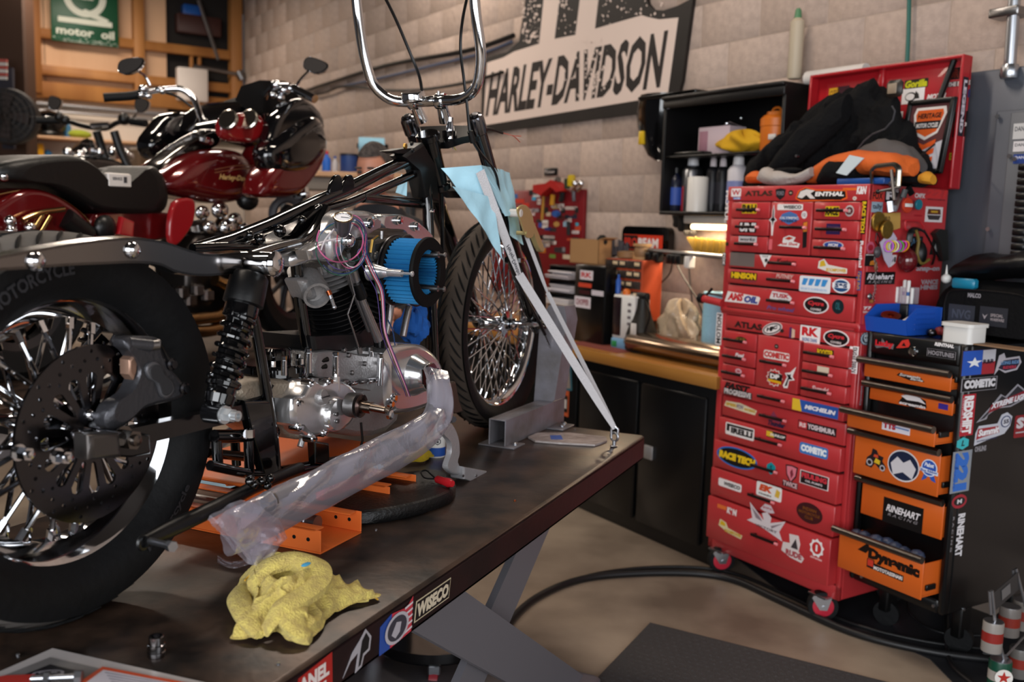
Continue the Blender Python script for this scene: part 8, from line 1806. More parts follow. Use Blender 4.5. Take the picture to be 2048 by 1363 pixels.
# strap -----------------------------------------------------------
strapm=mat('white_webbing','dad6d8',.8,bump=.6,scale=500,detail=1)
sh=thing('eye_bolt',tz(1228,893),'zinc eye bolt with shackle at the far right corner of the table','eye bolt')
eb=TB.loc(tz(1228,893))
mb=M(TB);mb.lathe([(.010,0),(.012,.003),(.006,.006),(.006,.02)],(eb.x,eb.y,0),(0,0,1),16);mb.torus((eb.x,eb.y,.032),(1,.3,0),.013,.004,22,8);mb.build('eye',zinc,sh)
M(TB).tube(fillet([(eb.x,eb.y-.010,.03),(eb.x,eb.y-.012,.062),(eb.x,eb.y+.012,.062),(eb.x,eb.y+.010,.03)],.01,4),.0035,8).build('shackle',zinc,sh)
tps=TB((eb.x,eb.y,.058))
stp=thing('tie_down_strap',tps,'white webbing tie-down strap running from the fork to the table corner','strap')
def band(P0_,P1_,wv,nm,wid=.013,th=.0012,n=14,sag=0.):
    P0_=V(P0_);P1_=V(P1_);mb=M();A_=[];B_=[];wv=V(wv).normalized()
    for i in range(n+1):
        f=i/n;p=P0_.lerp(P1_,f)+V((0,0,-sag*sin(pi*f)));ww_=wid*(1-.45*f**6);A_.append(p-wv*ww_);B_.append(p+wv*ww_)
    d_=(P1_-P0_).normalized().cross(wv)*th;mb.strip(A_,B_,d_,False);return mb.build(nm,strapm,stp)
pA=BB(q(960,342,.135));pB=BB(q(1038,548,.19));wv=(tps-pA).cross(pB-EYE).normalized()
band(pA,pB,wv,'upper_webbing');band(pB,tps,wv,'lower_webbing')
pC=BB(q(1052,470,.16));pD=BB(q(1095,585,.2))
band(pC,pD,wv,'return_webbing',.006);band(pD,tps+V((.004,.004,0)),wv,'return_webbing',.007)
vs,fs=text_mesh('Harley-Davidson',.02,.3);dl=(pB-pA).normalized();nrm=dl.cross(wv.normalized())*-.0018;wn_=wv.normalized();wn_=(wn_-dl*wn_.dot(dl)).normalized()
mb=M();base=pA.lerp(pB,.70);Lw=(tps-pB).normalized()
mb.add([base+dl*(.115*x)+wn_*(.014*(.5-y)*-1)*-1+(-nrm if nrm.y>0 else nrm)for x,y in vs],fs);mb.build('woven_lettering',K('3c3a40',.7),stp)
# ratchet buckle
rtc=thing('ratchet_buckle',BB(q(1050,470,.16)),'brass coloured ratchet buckle hanging on the strap beside the fork','ratchet')
brs=mat('ratchet_brass','c2b07a',.3,.5,bump=.05,scale=60)
P=[(1032,420),(1040,410),(1052,412),(1062,430),(1066,455),(1064,472),(1056,476),(1048,470),(1038,440)]
slab(smooth(P2(P,.165),3),.170,.166,.001).build('side_plate',brs,rtc);slab(smooth(P2(P,.19),3),.195,.191,.001).build('side_plate',brs,rtc)
slab(smooth(P2([(1058,440),(1066,450),(1078,480),(1085,500),(1078,502),(1066,476)],.18),2),.188,.172,.002).build('lever',brs,rtc)
p=q(1042,426,.195);bb().lathe([(.012,-.034),(.012,0),(.010,.002),(.0,.002)],(p.x,.195,p.z),(0,1,0),20).build('spindle',K('d8d0c8',.4),rtc)
p=q(1052,466,.195);bb().lathe([(.006,-.03),(.006,.003),(.003,.004)],(p.x,.195,p.z),(0,1,0),12).build('pin',brs,rtc)
# packet on the table
flatsheet([(1056,876),(1075,868),(1140,868),(1212,876),(1214,884),(1190,892),(1120,888),(1070,884)],.001,.006,'parts_packet',mat('packet_film','b5aaa6',.2,bump=.5,scale=40,c2='8f8480'),None,'crinkled clear plastic parts packet near the table corner','packet')
flatsheet([(1100,870),(1122,870),(1126,878),(1102,878)],.0075,.0005,'blue_sticker',K('3c5ca8',.4),None,'small blue tag on the clear plastic packet','tag')
# blue cloth over the forks ------------------------------------------
clb=mat('cloth_pale_blue','b4e0f0',.85,bump=.15,scale=60)
clo=thing('blue_cloth',BB(q(960,480,.12)),'pale blue shop towels draped over the front fork','towel')
def drape(c4,nm,amp=.006,n=16,fr=18.,seed=0.):
    A_,B_,C_2,D_3=[BB(q(*p))for p in c4]
    def f(u,v):
        p=A_.lerp(B_,u).lerp(D_3.lerp(C_2,u),v);nn=MN.noise(V((p.x*fr+seed,p.y*fr,p.z*fr)))
        return p+(BB.y*.8-BB.x*.5)*(amp*(nn*1.6+sin(u*9+v*3+seed)*.5))
    mb=M();mb.sheet(f,n,n);vs=mb.v[:];mb.sheet(lambda u,v:f(u,v)-BB.y*.001+BB.x*.0006,n,n);return mb.build(nm,clb,clo)
drape([(884,336,.05),(962,330,.14),(1026,432,.17),(930,400,.10)],'upper_fold',.007)
drape([(905,372,.10),(985,395,.15),(1006,520,.17),(962,448,.14)],'hanging_corner',.006,seed=3.)
drape([(1000,338,.10),(1020,345,.09),(1048,490,.15),(1020,470,.16)],'side_fold',.006,seed=6.)
drape([(962,330,.14),(1000,338,.12),(1030,430,.16),(1010,432,.17)],'side_fold',.005,seed=9.)
drape([(802,348,-.05),(815,352,-.03),(812,392,-.03),(792,385,-.05)],'small_scrap',.003,seed=2.)
# ------------------------------------------------------------------ exhaust pipe in its clear plastic bag
pb_=thing('bagged_exhaust_pipe',BB((.5,.27,.1)),'steel exhaust pipe wrapped in clear plastic film below the engine','exhaust pipe')
ptm=mat('pipe_steel','8e8c92',.4,.5)
pth=[q(537,1003,.25),q(620,968,.25),q(720,925,.26),q(800,885,.27),q(850,850,.28),q(872,800,.27),q(868,760,.24)]
S_=spline(pth,6);bb().tube(S_,.0195,24).build('pipe',ptm,pb_)
dd_=(S_[1]-S_[0]).normalized();bb().lathe([(.0195,-.0008),(.0205,-.001),(.0205,.004)],S_[0],dd_,28,caps=False).build('pipe_mouth',steel,pb_)
bb().lathe([(.0,-.0012),(.0178,-.0012)],S_[0],dd_,24,caps=False).build('pipe_bore',K('3c4048',.6),pb_)
film=bpy.data.materials.new('plastic_film');film.use_nodes=True;nt=film.node_tree;N=nt.nodes;L=nt.links;N.clear()
out=N.new('ShaderNodeOutputMaterial');tr_=N.new('ShaderNodeBsdfTransparent');tr_.inputs[0].default_value=(.93,.92,.96,1)
gl=N.new('ShaderNodeBsdfGlossy');gl.inputs['Roughness'].default_value=.2;df=N.new('ShaderNodeBsdfTranslucent');df.inputs[0].default_value=(.75,.73,.82,1);d2=N.new('ShaderNodeBsdfDiffuse');d2.inputs[0].default_value=(.72,.70,.80,1)
m1=N.new('ShaderNodeMixShader');m1.inputs[0].default_value=.5;m2=N.new('ShaderNodeMixShader');m2.inputs[0].default_value=.33;m3=N.new('ShaderNodeMixShader');fr2=N.new('ShaderNodeFresnel');fr2.inputs[0].default_value=1.3;mu=N.new('ShaderNodeMath');mu.operation='MULTIPLY';mu.inputs[1].default_value=.4
tcn=N.new('ShaderNodeTexCoord');nz=N.new('ShaderNodeTexNoise');nz.inputs['Scale'].default_value=14;nz.inputs['Detail'].default_value=5;nz.inputs['Distortion'].default_value=1.2;bpn=N.new('ShaderNodeBump');bpn.inputs['Strength'].default_value=.22;bpn.inputs['Distance'].default_value=.02
L.new(tcn.outputs['Object'],nz.inputs['Vector']);L.new(nz.outputs[0],bpn.inputs['Height']);L.new(bpn.outputs[0],gl.inputs['Normal']);L.new(bpn.outputs[0],fr2.inputs['Normal'])
L.new(df.outputs[0],m1.inputs[1]);L.new(d2.outputs[0],m1.inputs[2]);L.new(tr_.outputs[0],m2.inputs[1]);L.new(m1.outputs[0],m2.inputs[2]);L.new(fr2.outputs[0],mu.inputs[0]);L.new(mu.outputs[0],m3.inputs[0]);L.new(m2.outputs[0],m3.inputs[1]);L.new(gl.outputs[0],m3.inputs[2]);L.new(m3.outputs[0],out.inputs[0])
# film: stations along the pipe (centre px, half width px up, down, t)
fs_=[(872,742,14,14,.25),(880,780,26,22,.28),(878,830,30,30,.29),(850,868,46,34,.29),(800,900,52,38,.28),(720,935,46,48,.27),(640,972,44,56,.26),(560,1010,46,60,.25),(500,1040,44,62,.25),(455,1062,44,60,.25)]
rings=[]
C3=[q(x,y,t)for x,y,a,b,t in fs_]
CS=spline(C3,5);AB=spline([V((a,b,0))for*_,a,b,t in[(f[0],f[1],f[2],f[3],f[4])for f in fs_]],5)
for i,c in enumerate(CS):
    d_=(CS[min(i+1,len(CS)-1)]-CS[max(i-1,0)]).normalized();tt=V((0,1,0));up_=d_.cross(tt).normalized()
    if up_.z<0 and abs(up_.z)>.3:up_=-up_
    if i and up_.dot(lastu)<0:up_=-up_
    lastu=up_
    sc_=(BB(c)-EYE).dot(_F)/FPX;f=i/(len(CS)-1);flat=.8-.5*f;ring=[]
    for k in range(36):
        a=2*pi*k/36;w_=MN.noise(V((c.x*16+cos(a)*1.2,sin(a)*1.6,c.z*10)))*.0075+MN.noise(V((c.x*45,cos(a)*3,sin(a)*3)))*.0035
        ru=(AB[i].x if sin(a)>0 else AB[i].y)*sc_*.92;ring.append(c+up_*(sin(a)*ru+w_)+V((0,cos(a)*(.030*flat+.010)+w_,0)))
    rings.append(ring)
bb().loft(rings,caps=False).build('plastic_bag',film,pb_)
# flattened loose end hanging down to the table
def endf(u,v):
    a_=[(430,1042),(452,1020),(500,1000),(560,1040),(575,1075)];b__=[(470,1085),(505,1128),(522,1134),(548,1110),(560,1090)]
    def L_(P,u):
        x=u*(len(P)-1);i=min(int(x),len(P)-2);f=x-i;return P[i][0]*(1-f)+P[i+1][0]*f,P[i][1]*(1-f)+P[i+1][1]*f
    x0,y0=L_(a_,u);x1,y1=L_(b__,u);x=x0*(1-v)+x1*v;y=y0*(1-v)+y1*v
    p=q(x,y,.27+.012*sin(u*7+v*3)+.02*MN.noise(V((u*5,v*5,0))));p.z=max(p.z,.004);return p
bb().sheet(endf,30,18).build('bag_end',film,pb_)
bb().sheet(lambda u,v:endf(u,v)+V((0,-.016+.01*MN.noise(V((u*6,v*6,4))),0)),30,18).build('bag_end',film,pb_)
def tail(u,v):p=TB.loc(tz(435+85*u,1110+14*v+12*u+8*sin(u*5),.006+.006*MN.noise(V((u*8,v*4,2)))));return p
M(TB).sheet(tail,20,6).build('bag_tail',film,pb_)
# ================================================================== RED TOURING MOTORCYCLE ON THE SECOND LIFT
RB=heading((-1.87,3.6,.85),25.0)
def rq(x,y,t):return RB.px(x,y,t)
def rP(pts,t):return[(lambda p:(p.x,p.z))(RB.px(x,y,t))for x,y in pts]
def rslab(pts,t0,t1,bev=.01,sm=3,tp=None):
    poly=smooth(rP(pts,tp if tp is not None else t0),sm)if sm else rP(pts,tp if tp is not None else t0)
    cx=sum(p[0]for p in poly)/len(poly);cy=sum(p[1]for p in poly)/len(poly);R_=max(sqrt((p[0]-cx)**2+(p[1]-cy)**2)for p in poly)
    mb=M(RB);L=[];s_=1 if t0>t1 else-1
    for f in range(6):
        a=f/5*pi/2;k=1-bev*2.2/R_*(1-sin(a));L.append([(cx+(x-cx)*k,t0-s_*bev*(1-cos(a)),cy+(y-cy)*k)for x,y in poly])
    for f in range(6):
        a=(1-f/5)*pi/2;k=1-bev*2.2/R_*(1-sin(a));L.append([(cx+(x-cx)*k,t1+s_*bev*(1-cos(a)),cy+(y-cy)*k)for x,y in poly])
    return mb.loft(L)
cred=mat('candy_red','5c0d10',.16,.25,coat=1.,var=.03,scale=3)
gbk=mat('deep_gloss_black','08080a',.08,coat=1.)
lt2=thing('second_lift_table',RB((.8,0,-.85)),'dark lift table under the red touring motorcycle','lift table')
M(RB).bbox((-.75,-.42,-.07),(2.05,.42,0),.01).build('top_plate',tabm,lt2)
for s0,s1 in((-.3,1.5),(1.5,-.3)):M(RB).prism([(s0-.06,-.07),(s0+.06,-.07),(s1+.06,-.8),(s1-.06,-.8)],(0,.3,0),(1,0,0),(0,0,1),(0,-.03,0)).build('scissor_leg',lgm,lt2)
M(RB).bbox((-.5,-.4,-.85),(1.8,.4,-.79),.01).build('base_frame',lgm,lt2)
rb_=thing('red_touring_motorcycle',RB((.8,0,0)),'dark red touring motorcycle with black fairing and chrome bars behind the black frame','motorcycle')
def tyre(par,Fr,s,R,hw,rr,nm):
    t=M(Fr).lathe([(rr,-hw*.7),(R*.9,-hw),(R*.98,-hw*.7),(R,-hw*.2),(R,hw*.2),(R*.98,hw*.7),(R*.9,hw),(rr,hw*.7)],(s,0,R),(0,1,0),56,caps=False).build(nm+'_tire',rubber,par)
    mb=M(Fr);mb.lathe([(rr-.03,-hw*.5),(rr+.005,-hw*.72),(rr+.005,-hw*.6),(rr-.02,-hw*.3),(rr-.02,hw*.3),(rr+.005,hw*.6),(rr+.005,hw*.72),(rr-.03,hw*.5)],(s,0,R),(0,1,0),48,caps=False)
    for k in range(9):
        a=2*pi*k/9;mb.tube([(s+.04*cos(a),0,R+.04*sin(a)),(s+(rr-.02)*cos(a+.15),0,R+(rr-.02)*sin(a+.15))],.014,6)
    mb.cyl((s,-hw,R),(s,hw,R),.05,n=20);mb.build(nm+'_wheel',gunmetal,par);return t
tyre(rb_,RB,-.05,.32,.075,.21,'rear');tyre(rb_,RB,1.6,.32,.065,.22,'front')
# rear fender
mb=M(RB);prof=[]
for sgn in(0,):
    rings=[]
    for k in range(21):
        a=radians(8+k*8.2);ring=[]
        for j in range(13):
            b=(j/12-.5)*2;R_=.375-.05*abs(b)**3;ring.append((-.05+R_*cos(a),b*.115,.33+R_*sin(a)))
        rings.append(ring)
    vs=[p for r in rings for p in r];mb.add(vs,[(i*13+j,i*13+j+1,(i+1)*13+j+1,(i+1)*13+j)for i in range(20)for j in range(12)],True)
    mb.add([(p[0]*1,p[1]*.97,p[2]-.006)for p in vs],[(i*13+j,i*13+j+1,(i+1)*13+j+1,(i+1)*13+j)for i in range(20)for j in range(12)],True)
mb.build('rear_fender',cred,rb_)
rslab([(-40,440),(0,405),(50,378),(100,382),(150,410),(185,445),(200,500),(-40,520)],.14,-.14,.03).build('rear_body',cred,rb_)
stm=mat('seat_leather','090909',.42,bump=.12,scale=60)
seat=rslab([(3,352),(10,328),(60,314),(130,309),(165,313),(195,332),(225,364),(250,375),(272,368),(300,345),(318,332),(338,352),(347,384),(345,412),(325,428),(250,430),(195,420),(150,393),(95,370),(30,362)],.15,-.15,.045).build('seat',stm,rb_)
rslab([(190,428),(345,426),(350,475),(215,480)],.13,-.13,.02).build('side_cover',cred,rb_)
rslab([(350,405),(388,398),(391,430),(380,460),(352,492),(340,470)],.2,.17,.008).build('guard_panel',mat('bright_red','8e141a',.2,coat=.8),rb_)
rslab([(246,433),(270,443),(268,476),(238,468)],.2,.17,.006,0).build('guard_panel',mat('bright_red'),rb_)
tank=rslab([(338,372),(348,350),(378,322),(415,304),(460,297),(500,305),(520,330),(523,370),(505,398),(455,408),(400,400),(355,388)],.155,-.155,.075).build('fuel_tank',cred,rb_)
p=rq(478,358,.158);sticker('tank_lettering',Frame(RB((p.x,.157,p.z)),RB.x,UP,RB.y),.26,.035,[('t','c8a468','Harley-Davidson',0,.1,1,1,.03,.3)],tank)
for k in range(2):P_=[rq(430,345-k*6,.156),rq(475,338-k*7,.158),rq(518,336-k*5,.15)];M(RB).tube(spline(P_,5),.0018,5).build('pinstripe',K('8a5c3c',.4),tank)
rslab([(318,342),(350,305),(400,272),(432,258),(448,268),(440,290),(380,318),(345,350)],.055,-.055,.02).build('tank_console',mat('dark_chrome'),rb_)
M(RB).lathe([(.0,-.02),(.05,-.02),(.055,-.005),(.05,.006),(.0,.01)],rq(405,275,.03),(.2,.2,1),20).build('fuel_cap',chrome,rb_)
lb=M(RB).bbox((rq(240,370,.15).x-.06,.12,rq(240,375,.15).z),(rq(240,370,.15).x+.06,.153,rq(240,346,.15).z),.006).build('white_tag',paper,rb_)
sticker('tag_print',Frame(RB((rq(240,360,.15).x,.1535,rq(240,359,.15).z)),RB.x,UP,RB.y),.08,.03,[('t','4a4a50','SERVICE',0,.4,.6,.8,.02),('p','3c3c40',[(.7,.1),(.9,.1),(.9,.9),(.7,.9)])],rb_)
# fairing
def wide(pts,t0,t1,m_,nm,bev=.05,tp=None):return rslab(pts,t0,t1,bev,3,tp).build(nm,m_,rb_)
def lerp(a,b,f):return a+(b-a)*f
def shell(outline_r,outline_l,m_,nm,n=9,puff=.0):
    """shell lofted across from the right outline (t,px) to the left one"""
    A_=[rq(x,y,t)for x,y,t in outline_r];B_=[rq(x,y,t)for x,y,t in outline_l];rings=[]
    for k in range(n+1):
        f=k/n;rings.append([V((lerp(a.x,b.x,f)+puff*sin(pi*f),lerp(a.y,b.y,f),lerp(a.z,b.z,f)))for a,b in zip(A_,B_)])
    return M(RB).loft(rings).build(nm,m_,rb_)
rf1=rslab([(545,300),(575,270),(620,238),(648,232),(662,258),(666,292),(650,322),(620,345),(585,352),(556,345)],.38,.22,.06).build('fairing_side',gbk,rb_)
rslab([(528,388),(548,335),(590,300),(640,300),(664,285),(655,325),(625,370),(600,392),(560,396)],.365,.2,.05).build('fairing_lower',cred,rb_)
rslab([(538,330),(550,250),(575,210),(610,195),(640,215),(655,250),(640,300),(600,340),(560,380)],.33,.24,.03).build('fairing_inner',gbk,rb_)
shell([(470,200,.15),(482,172,.15),(520,160,.15),(570,162,.15),(600,185,.15),(600,215,.15),(560,225,.15),(500,225,.15)],[(420,215,-.25),(440,205,-.25),(470,195,-.25),(500,195,-.25),(520,205,-.25),(520,230,-.25),(480,235,-.25),(440,235,-.25)],flatb,'windshield_trim',9,.12)
rslab([(402,262),(430,225),(470,205),(540,200),(575,215),(560,260),(540,290),(500,300),(430,290)],.05,-.33,.05,tp=-.1).build('fairing_inner',gbk,rb_)
rslab([(306,286),(330,250),(350,229),(385,224),(398,250),(395,290),(360,312),(322,318)],-.28,-.42,.04).build('fairing_side',gbk,rb_)
rslab([(332,262),(352,236),(384,232),(390,262),(360,278)],-.279,-.30,.01).build('mirror_recess',K('3a3432',.3),rb_)
pod=rslab([(446,258),(452,236),(470,227),(510,225),(530,236),(532,262),(515,283),(480,284),(455,276)],.26,.2,.02).build('gauge_pod',mat('pod_red','7a1114',.15,coat=1.),rb_)
bk=V((-1,.15,.35)).normalized()
for x,y in((469,249),(509,248)):
    c_=rq(x,y,.27);c_=c_+bk*.035
    g_=M(RB).lathe([(.040,0),(.047,.01),(.047,.02),(.040,.024)],c_,bk,26).build('gauge',mat('gauge_ring','b8b0a4',.2,1),pod);M(RB).lathe([(.0,.022),(.039,.023)],c_,bk,24,caps=False).build('dial',K('3c3a38',.2),g_)
wide([(515,320),(530,290),(545,310),(545,380),(520,385)],.12,.0,cred,'neck_cover',.02)
# bars and controls
def rt(pts,r,m_,nm,par=rb_,k=8):return M(RB).tube(fillet([rq(*p)for p in pts],.06,5),r,12).build(nm,m_,par)
rhb=rt([(410,262,-.1),(398,225,-.18),(388,195,-.22),(366,177,-.26),(325,178,-.34),(290,184,-.38)],.016,chrome,'handlebar')
rt([(540,270,.08),(530,240,.1),(528,190,.14),(545,172,.2),(580,172,.3)],.016,chrome,'handlebar')
rt([(290,186,-.38),(262,192,-.42),(207,195,-.5)],.021,rubber,'grip');rt([(585,176,.3),(630,198,.44)],.021,chrome,'grip')
for x,y,t,r in((287,178,-.37,.026),(296,192,-.37,.02),(282,190,-.38,.018),(325,182,-.33,.02),(552,170,.22,.03),(568,180,.26,.03),(560,195,.24,.022),(545,190,.2,.02)):M(RB).ball(rq(x,y,t),(r,r,r*.8),12,8).build('switch_housing',chrome,rb_)
rt([(330,185,-.33),(355,192,-.3),(385,215,-.25)],.006,satin,'cable')
def mirror(x,y,t,w_,h_,ang,stem,Fr=RB,par=rb_,f=rq,m2_=None):
    c_=f(x,y,t);a_=bk if Fr is RB else V((-1,.1,.1)).normalized();u=V((0,1,0));v_=V((0,0,1));u2=u*cos(ang)+v_*sin(ang);v2=v_*cos(ang)-u*sin(ang)
    P_=[u2*(w_*cos(q_)*(1+.25*cos(q_)))+v2*(h_*sin(q_)*(1-.15*sin(2*q_)))for q_ in[2*pi*i/28 for i in range(28)]]
    mb=M(Fr);mb.loft([[c_-a_*.004+p*.96 for p in P_],[c_+p*1.0 for p in P_],[c_-a_*.02+p*.9 for p in P_],[c_-a_*.035+p*.5 for p in P_]]);mm=mb.build('mirror',chrome,par)
    mb=M(Fr);n_=len(P_);mb.add([c_+a_*.0025+p*.9 for p in P_],[tuple(range(n_))]);mb.build('mirror_glass',mat('mirror_glass','4a4542',.25,.3),mm)
    M(Fr).tube(spline([f(*s_)for s_ in stem],4),.007,8).build('mirror_stem',chrome,mm)
mirror(255,132,-.40,.088,.036,.22,[(272,140,-.40),(290,152,-.39),(300,170,-.38)])
mirror(625,130,.34,.075,.036,-.1,[(618,142,.34),(602,158,.33),(588,178,.31)])
# engine and exhausts
eng=M(RB);c1=rq(440,470,.05)
for sgn in(-1,1):
    d_=V((sgn*.38,0,.92));pr_=[(.05,.08)]
    for k in range(9):z=.09+k*.016;pr_+=[(.05,z),(.075,z+.002),(.075,z+.006),(.05,z+.008)]
    eng.lathe(pr_+[(.06,.24),(.07,.25),(.06,.30),(0,.31)],(c1.x,0,c1.z-.22),d_,24)
eng.build('engine',mat('engine_chrome','9a9490',.2,1),rb_)
for x,y,r in((405,425,.04),(440,420,.05),(470,440,.045),(490,455,.03),(455,455,.05),(420,455,.04)):M(RB).ball(rq(x,y,.11),(r,r*.6,r*.8),14,9).build('engine_cover',chrome,rb_)
rslab([(400,470),(520,470),(540,560),(520,640),(400,640),(380,560)],.12,-.12,.04).build('crankcase',mat('engine_dark','2a2624',.3,.8),rb_)
gold=mat('gold_pipe','9c7a50',.2,1)
ex_=rt([(430,560,.16),(462,575,.17),(466,610,.18),(440,632,.19),(370,640,.2)],.028,gold,'exhaust_pipe');rt([(468,545,.15),(480,600,.17),(466,648,.19),(420,662,.2),(340,664,.2)],.028,gold,'exhaust_pipe')
for x,y in((395,580),(380,600),(415,590),(365,585)):M(RB).bbox(rq(x,y,.15)-V((.03,.02,.03)),rq(x,y,.15)+V((.03,.02,.03)),.01).build('exhaust_clamp',mat('engine_chrome'),rb_)
M(RB).torus(rq(575,428,.2),(-.5,.8,0),.075,.022,30,8).build('speaker_ring',K('3c3a3e',.4),rb_);M(RB).ball(rq(575,428,.2),(.05,.03,.05),14,8).build('speaker_cone',satin,rb_)
M(RB).lathe([(.0,.03),(.035,.02),(.045,0),(.03,-.05)],rq(608,388,.25),(.3,.9,.2),20).build('fog_lamp',chrome,rb_)
M(RB).ball(rq(495,400,.1),(.06,.05,.05),12,8).build('air_cleaner',satin,rb_)
gl_=mat('gold_chrome','b89a6a',.15,1)
for pts in(((45,440,.17),(80,424,.17),(128,418,.17)),((60,470,.17),(85,430,.17)),((75,475,.17),(100,432,.17))):rt(pts,.010,gl_,'bag_bracket')
for x,y in((20,442),(22,462),(60,455)):M(RB).ball(rq(x,y,.17),.022,12,8).build('turn_signal',chrome,rb_)
rt([(130,435,.15),(175,470,.15)],.04,satin,'shock');M(RB).ball(rq(210,455,.17),(.05,.03,.05),14,8).build('axle_cover',satin,rb_)
M(RB).tube(spline([(-.05+.378*cos(radians(a)),.118,.33+.378*sin(radians(a)))for a in(30,50,70,90,110)],5),.004,6).build('fender_trim',gl_,rb_)
M(RB).ball(rq(8,352,.12),.02,10,8).build('seat_bolt',chrome,rb_)
# ================================================================== BLACK MOTORCYCLE FURTHER BACK
o3=at_y(215,300,6.3)
NB=heading((o3.x-.9,6.3-1.1,1.0),30.0)
def nq(x,y,t):return NB.px(x,y,t)
nb_=thing('black_motorcycle',NB((.8,0,0)),'black motorcycle with chrome headlight standing behind the red one','motorcycle')
lt3=thing('third_lift_table',NB((.8,0,-1.0)),'grey lift table far behind under the black motorcycle','lift table')
M(NB).bbox((-.7,-.4,-.07),(2.1,.4,0),.01).build('top_plate',tabm,lt3);M(NB).bbox((-.4,-.35,-1),(1.8,.35,-.93),.01).build('base_frame',lgm,lt3)
for s0,s1 in((-.2,1.5),(1.5,-.2)):M(NB).prism([(s0-.06,-.07),(s0+.06,-.07),(s1+.06,-.95),(s1-.06,-.95)],(0,.2,0),(1,0,0),(0,0,1),(0,-.03,0)).build('scissor_leg',lgm,lt3)
tyre(nb_,NB,0,.33,.07,.2,'rear');tyre(nb_,NB,1.6,.33,.05,.23,'front')
def nt_(pts,r,m_,nm):return M(NB).tube(fillet([nq(*p)for p in pts],.08,5),r,10).build(nm,m_,nb_)
nt_([(72,240,-.42),(130,240,-.32),(158,250,-.2),(185,256,-.1),(215,258,.0),(235,243,.12),(262,242,.25),(292,246,.38)],.017,satin,'handlebar')
nt_([(72,240,-.42),(120,241,-.34)],.024,rubber,'grip');nt_([(262,243,.25),(292,247,.38)],.024,rubber,'grip')
nt_([(292,250,.35),(318,254,.42)],.008,chrome,'lever')
for x,y,t,r in((248,238,.2,.04),(130,240,-.3,.035),(118,234,-.3,.03)):M(NB).ball(nq(x,y,t),r,12,8).build('switch_housing',satin,nb_)
nt_([(193,262,.0),(205,300,.0),(222,345,.05)],.028,satin,'fork_leg');nt_([(228,262,.08),(240,300,.1),(262,345,.14)],.028,satin,'fork_leg')
nt_([(182,252,-.05),(218,250,.05)],.02,chrome,'riser_clamp')
def mirN(x,y,t,stem):mirror(x,y,t,.075,.05,.1,stem,NB,nb_,nq)
mirN(106,206,-.35,[(115,222,-.35),(132,236,-.32)]);mirN(280,210,.25,[(277,224,.25),(262,240,.22)])
M(NB).lathe([(.0,.03),(.07,.02),(.085,0),(.08,-.06),(.03,-.12)],nq(165,295,-.1),(-.5,0,.5),22).build('headlight_shell',chrome,nb_)
for x,y in((135,304),(160,308),(200,304),(225,303),(252,308),(258,312)):M(NB).ball(nq(x,y,.0),.035,12,8).build('chrome_fitting',chrome,nb_)
def nslab(pts,t0,t1,m_,nm,bev=.05):
    poly=smooth([(lambda p:(p.x,p.z))(NB.px(x,y,t0))for x,y in pts],3);cx=sum(p[0]for p in poly)/len(poly);cy=sum(p[1]for p in poly)/len(poly);R_=max(sqrt((p[0]-cx)**2+(p[1]-cy)**2)for p in poly);L=[]
    for f in range(5):a=f/4*pi/2;k=1-bev*2/R_*(1-sin(a));L.append([(cx+(x-cx)*k,t0-bev*(1-cos(a)),cy+(y-cy)*k)for x,y in poly])
    for f in range(5):a=(1-f/4)*pi/2;k=1-bev*2/R_*(1-sin(a));L.append([(cx+(x-cx)*k,t1+bev*(1-cos(a)),cy+(y-cy)*k)for x,y in poly])
    M(NB).loft(L).build(nm,m_,nb_)
nslab([(120,345),(150,312),(200,312),(245,322),(262,345),(240,380),(150,380)],.15,-.15,gbk,'fuel_tank');nslab([(30,360),(60,345),(120,345),(140,375),(60,385)],.13,-.13,stm,'seat')
nslab([(150,380),(250,380),(260,460),(140,460)],.12,-.12,mat('engine_dark'),'engine')
# shelving things between the bikes on the far right of the bench wall
single(M().bbox(at_y(255,345,7.6),at_y(308,300,7.9),.02),'parts_crate',K('6b5540',.7),at_y(280,345,7.7),'brown parts crate behind the black motorcycle','crate')
# ================================================================== THE MAN BEHIND THE FRAME
PX,PY=-.615,4.35
man=thing('person',V((PX,PY,0)),'man with short grey hair in a dark shirt looking down behind the motorcycle frame','person')
def skin_mesh(verts,edges,radii,sub=2,name='body',mats=None,root=0):
    me=bpy.data.meshes.new('s');me.from_pydata(verts,edges,[]);o=bpy.data.objects.new('s',me);col.objects.link(o)
    md=o.modifiers.new('k','SKIN');md.use_smooth_shade=True
    for i,r in enumerate(radii):me.skin_vertices[0].data[i].radius=r if isinstance(r,tuple)else(r,r)
    me.skin_vertices[0].data[root].use_root=True
    o.modifiers.new('u','SUBSURF').levels=sub;bpy.context.view_layer.update()
    m2=bpy.data.meshes.new_from_object(o.evaluated_get(bpy.context.evaluated_depsgraph_get()));bpy.data.objects.remove(o);bpy.data.meshes.remove(me)
    ob=bpy.data.objects.new(name,m2);col.objects.link(ob);m2.materials.clear()
    for mm in mats:m2.materials.append(mm)
    return ob
skinm=mat('skin','b07860',.5,bump=.05,scale=90);shirt=mat('dark_shirt','17171b',.85,bump=.15,scale=50);jeans=mat('jeans','20242e',.85)
vs=[(0,0,.95),(0,0,1.12),(0,.0,1.32),(0,-.03,1.47),(0,-.08,1.62),(.19,-.02,1.44),(.25,-.10,1.18),(.16,-.34,1.10),(.10,-.42,1.10),(-.19,-.02,1.44),(-.25,-.10,1.18),(-.16,-.34,1.10),(-.10,-.42,1.10),(.10,0,.90),(.12,-.02,.5),(.13,.02,.09),(.13,-.13,.04),(-.10,0,.90),(-.12,-.02,.5),(-.13,.02,.09),(-.13,-.13,.04)]
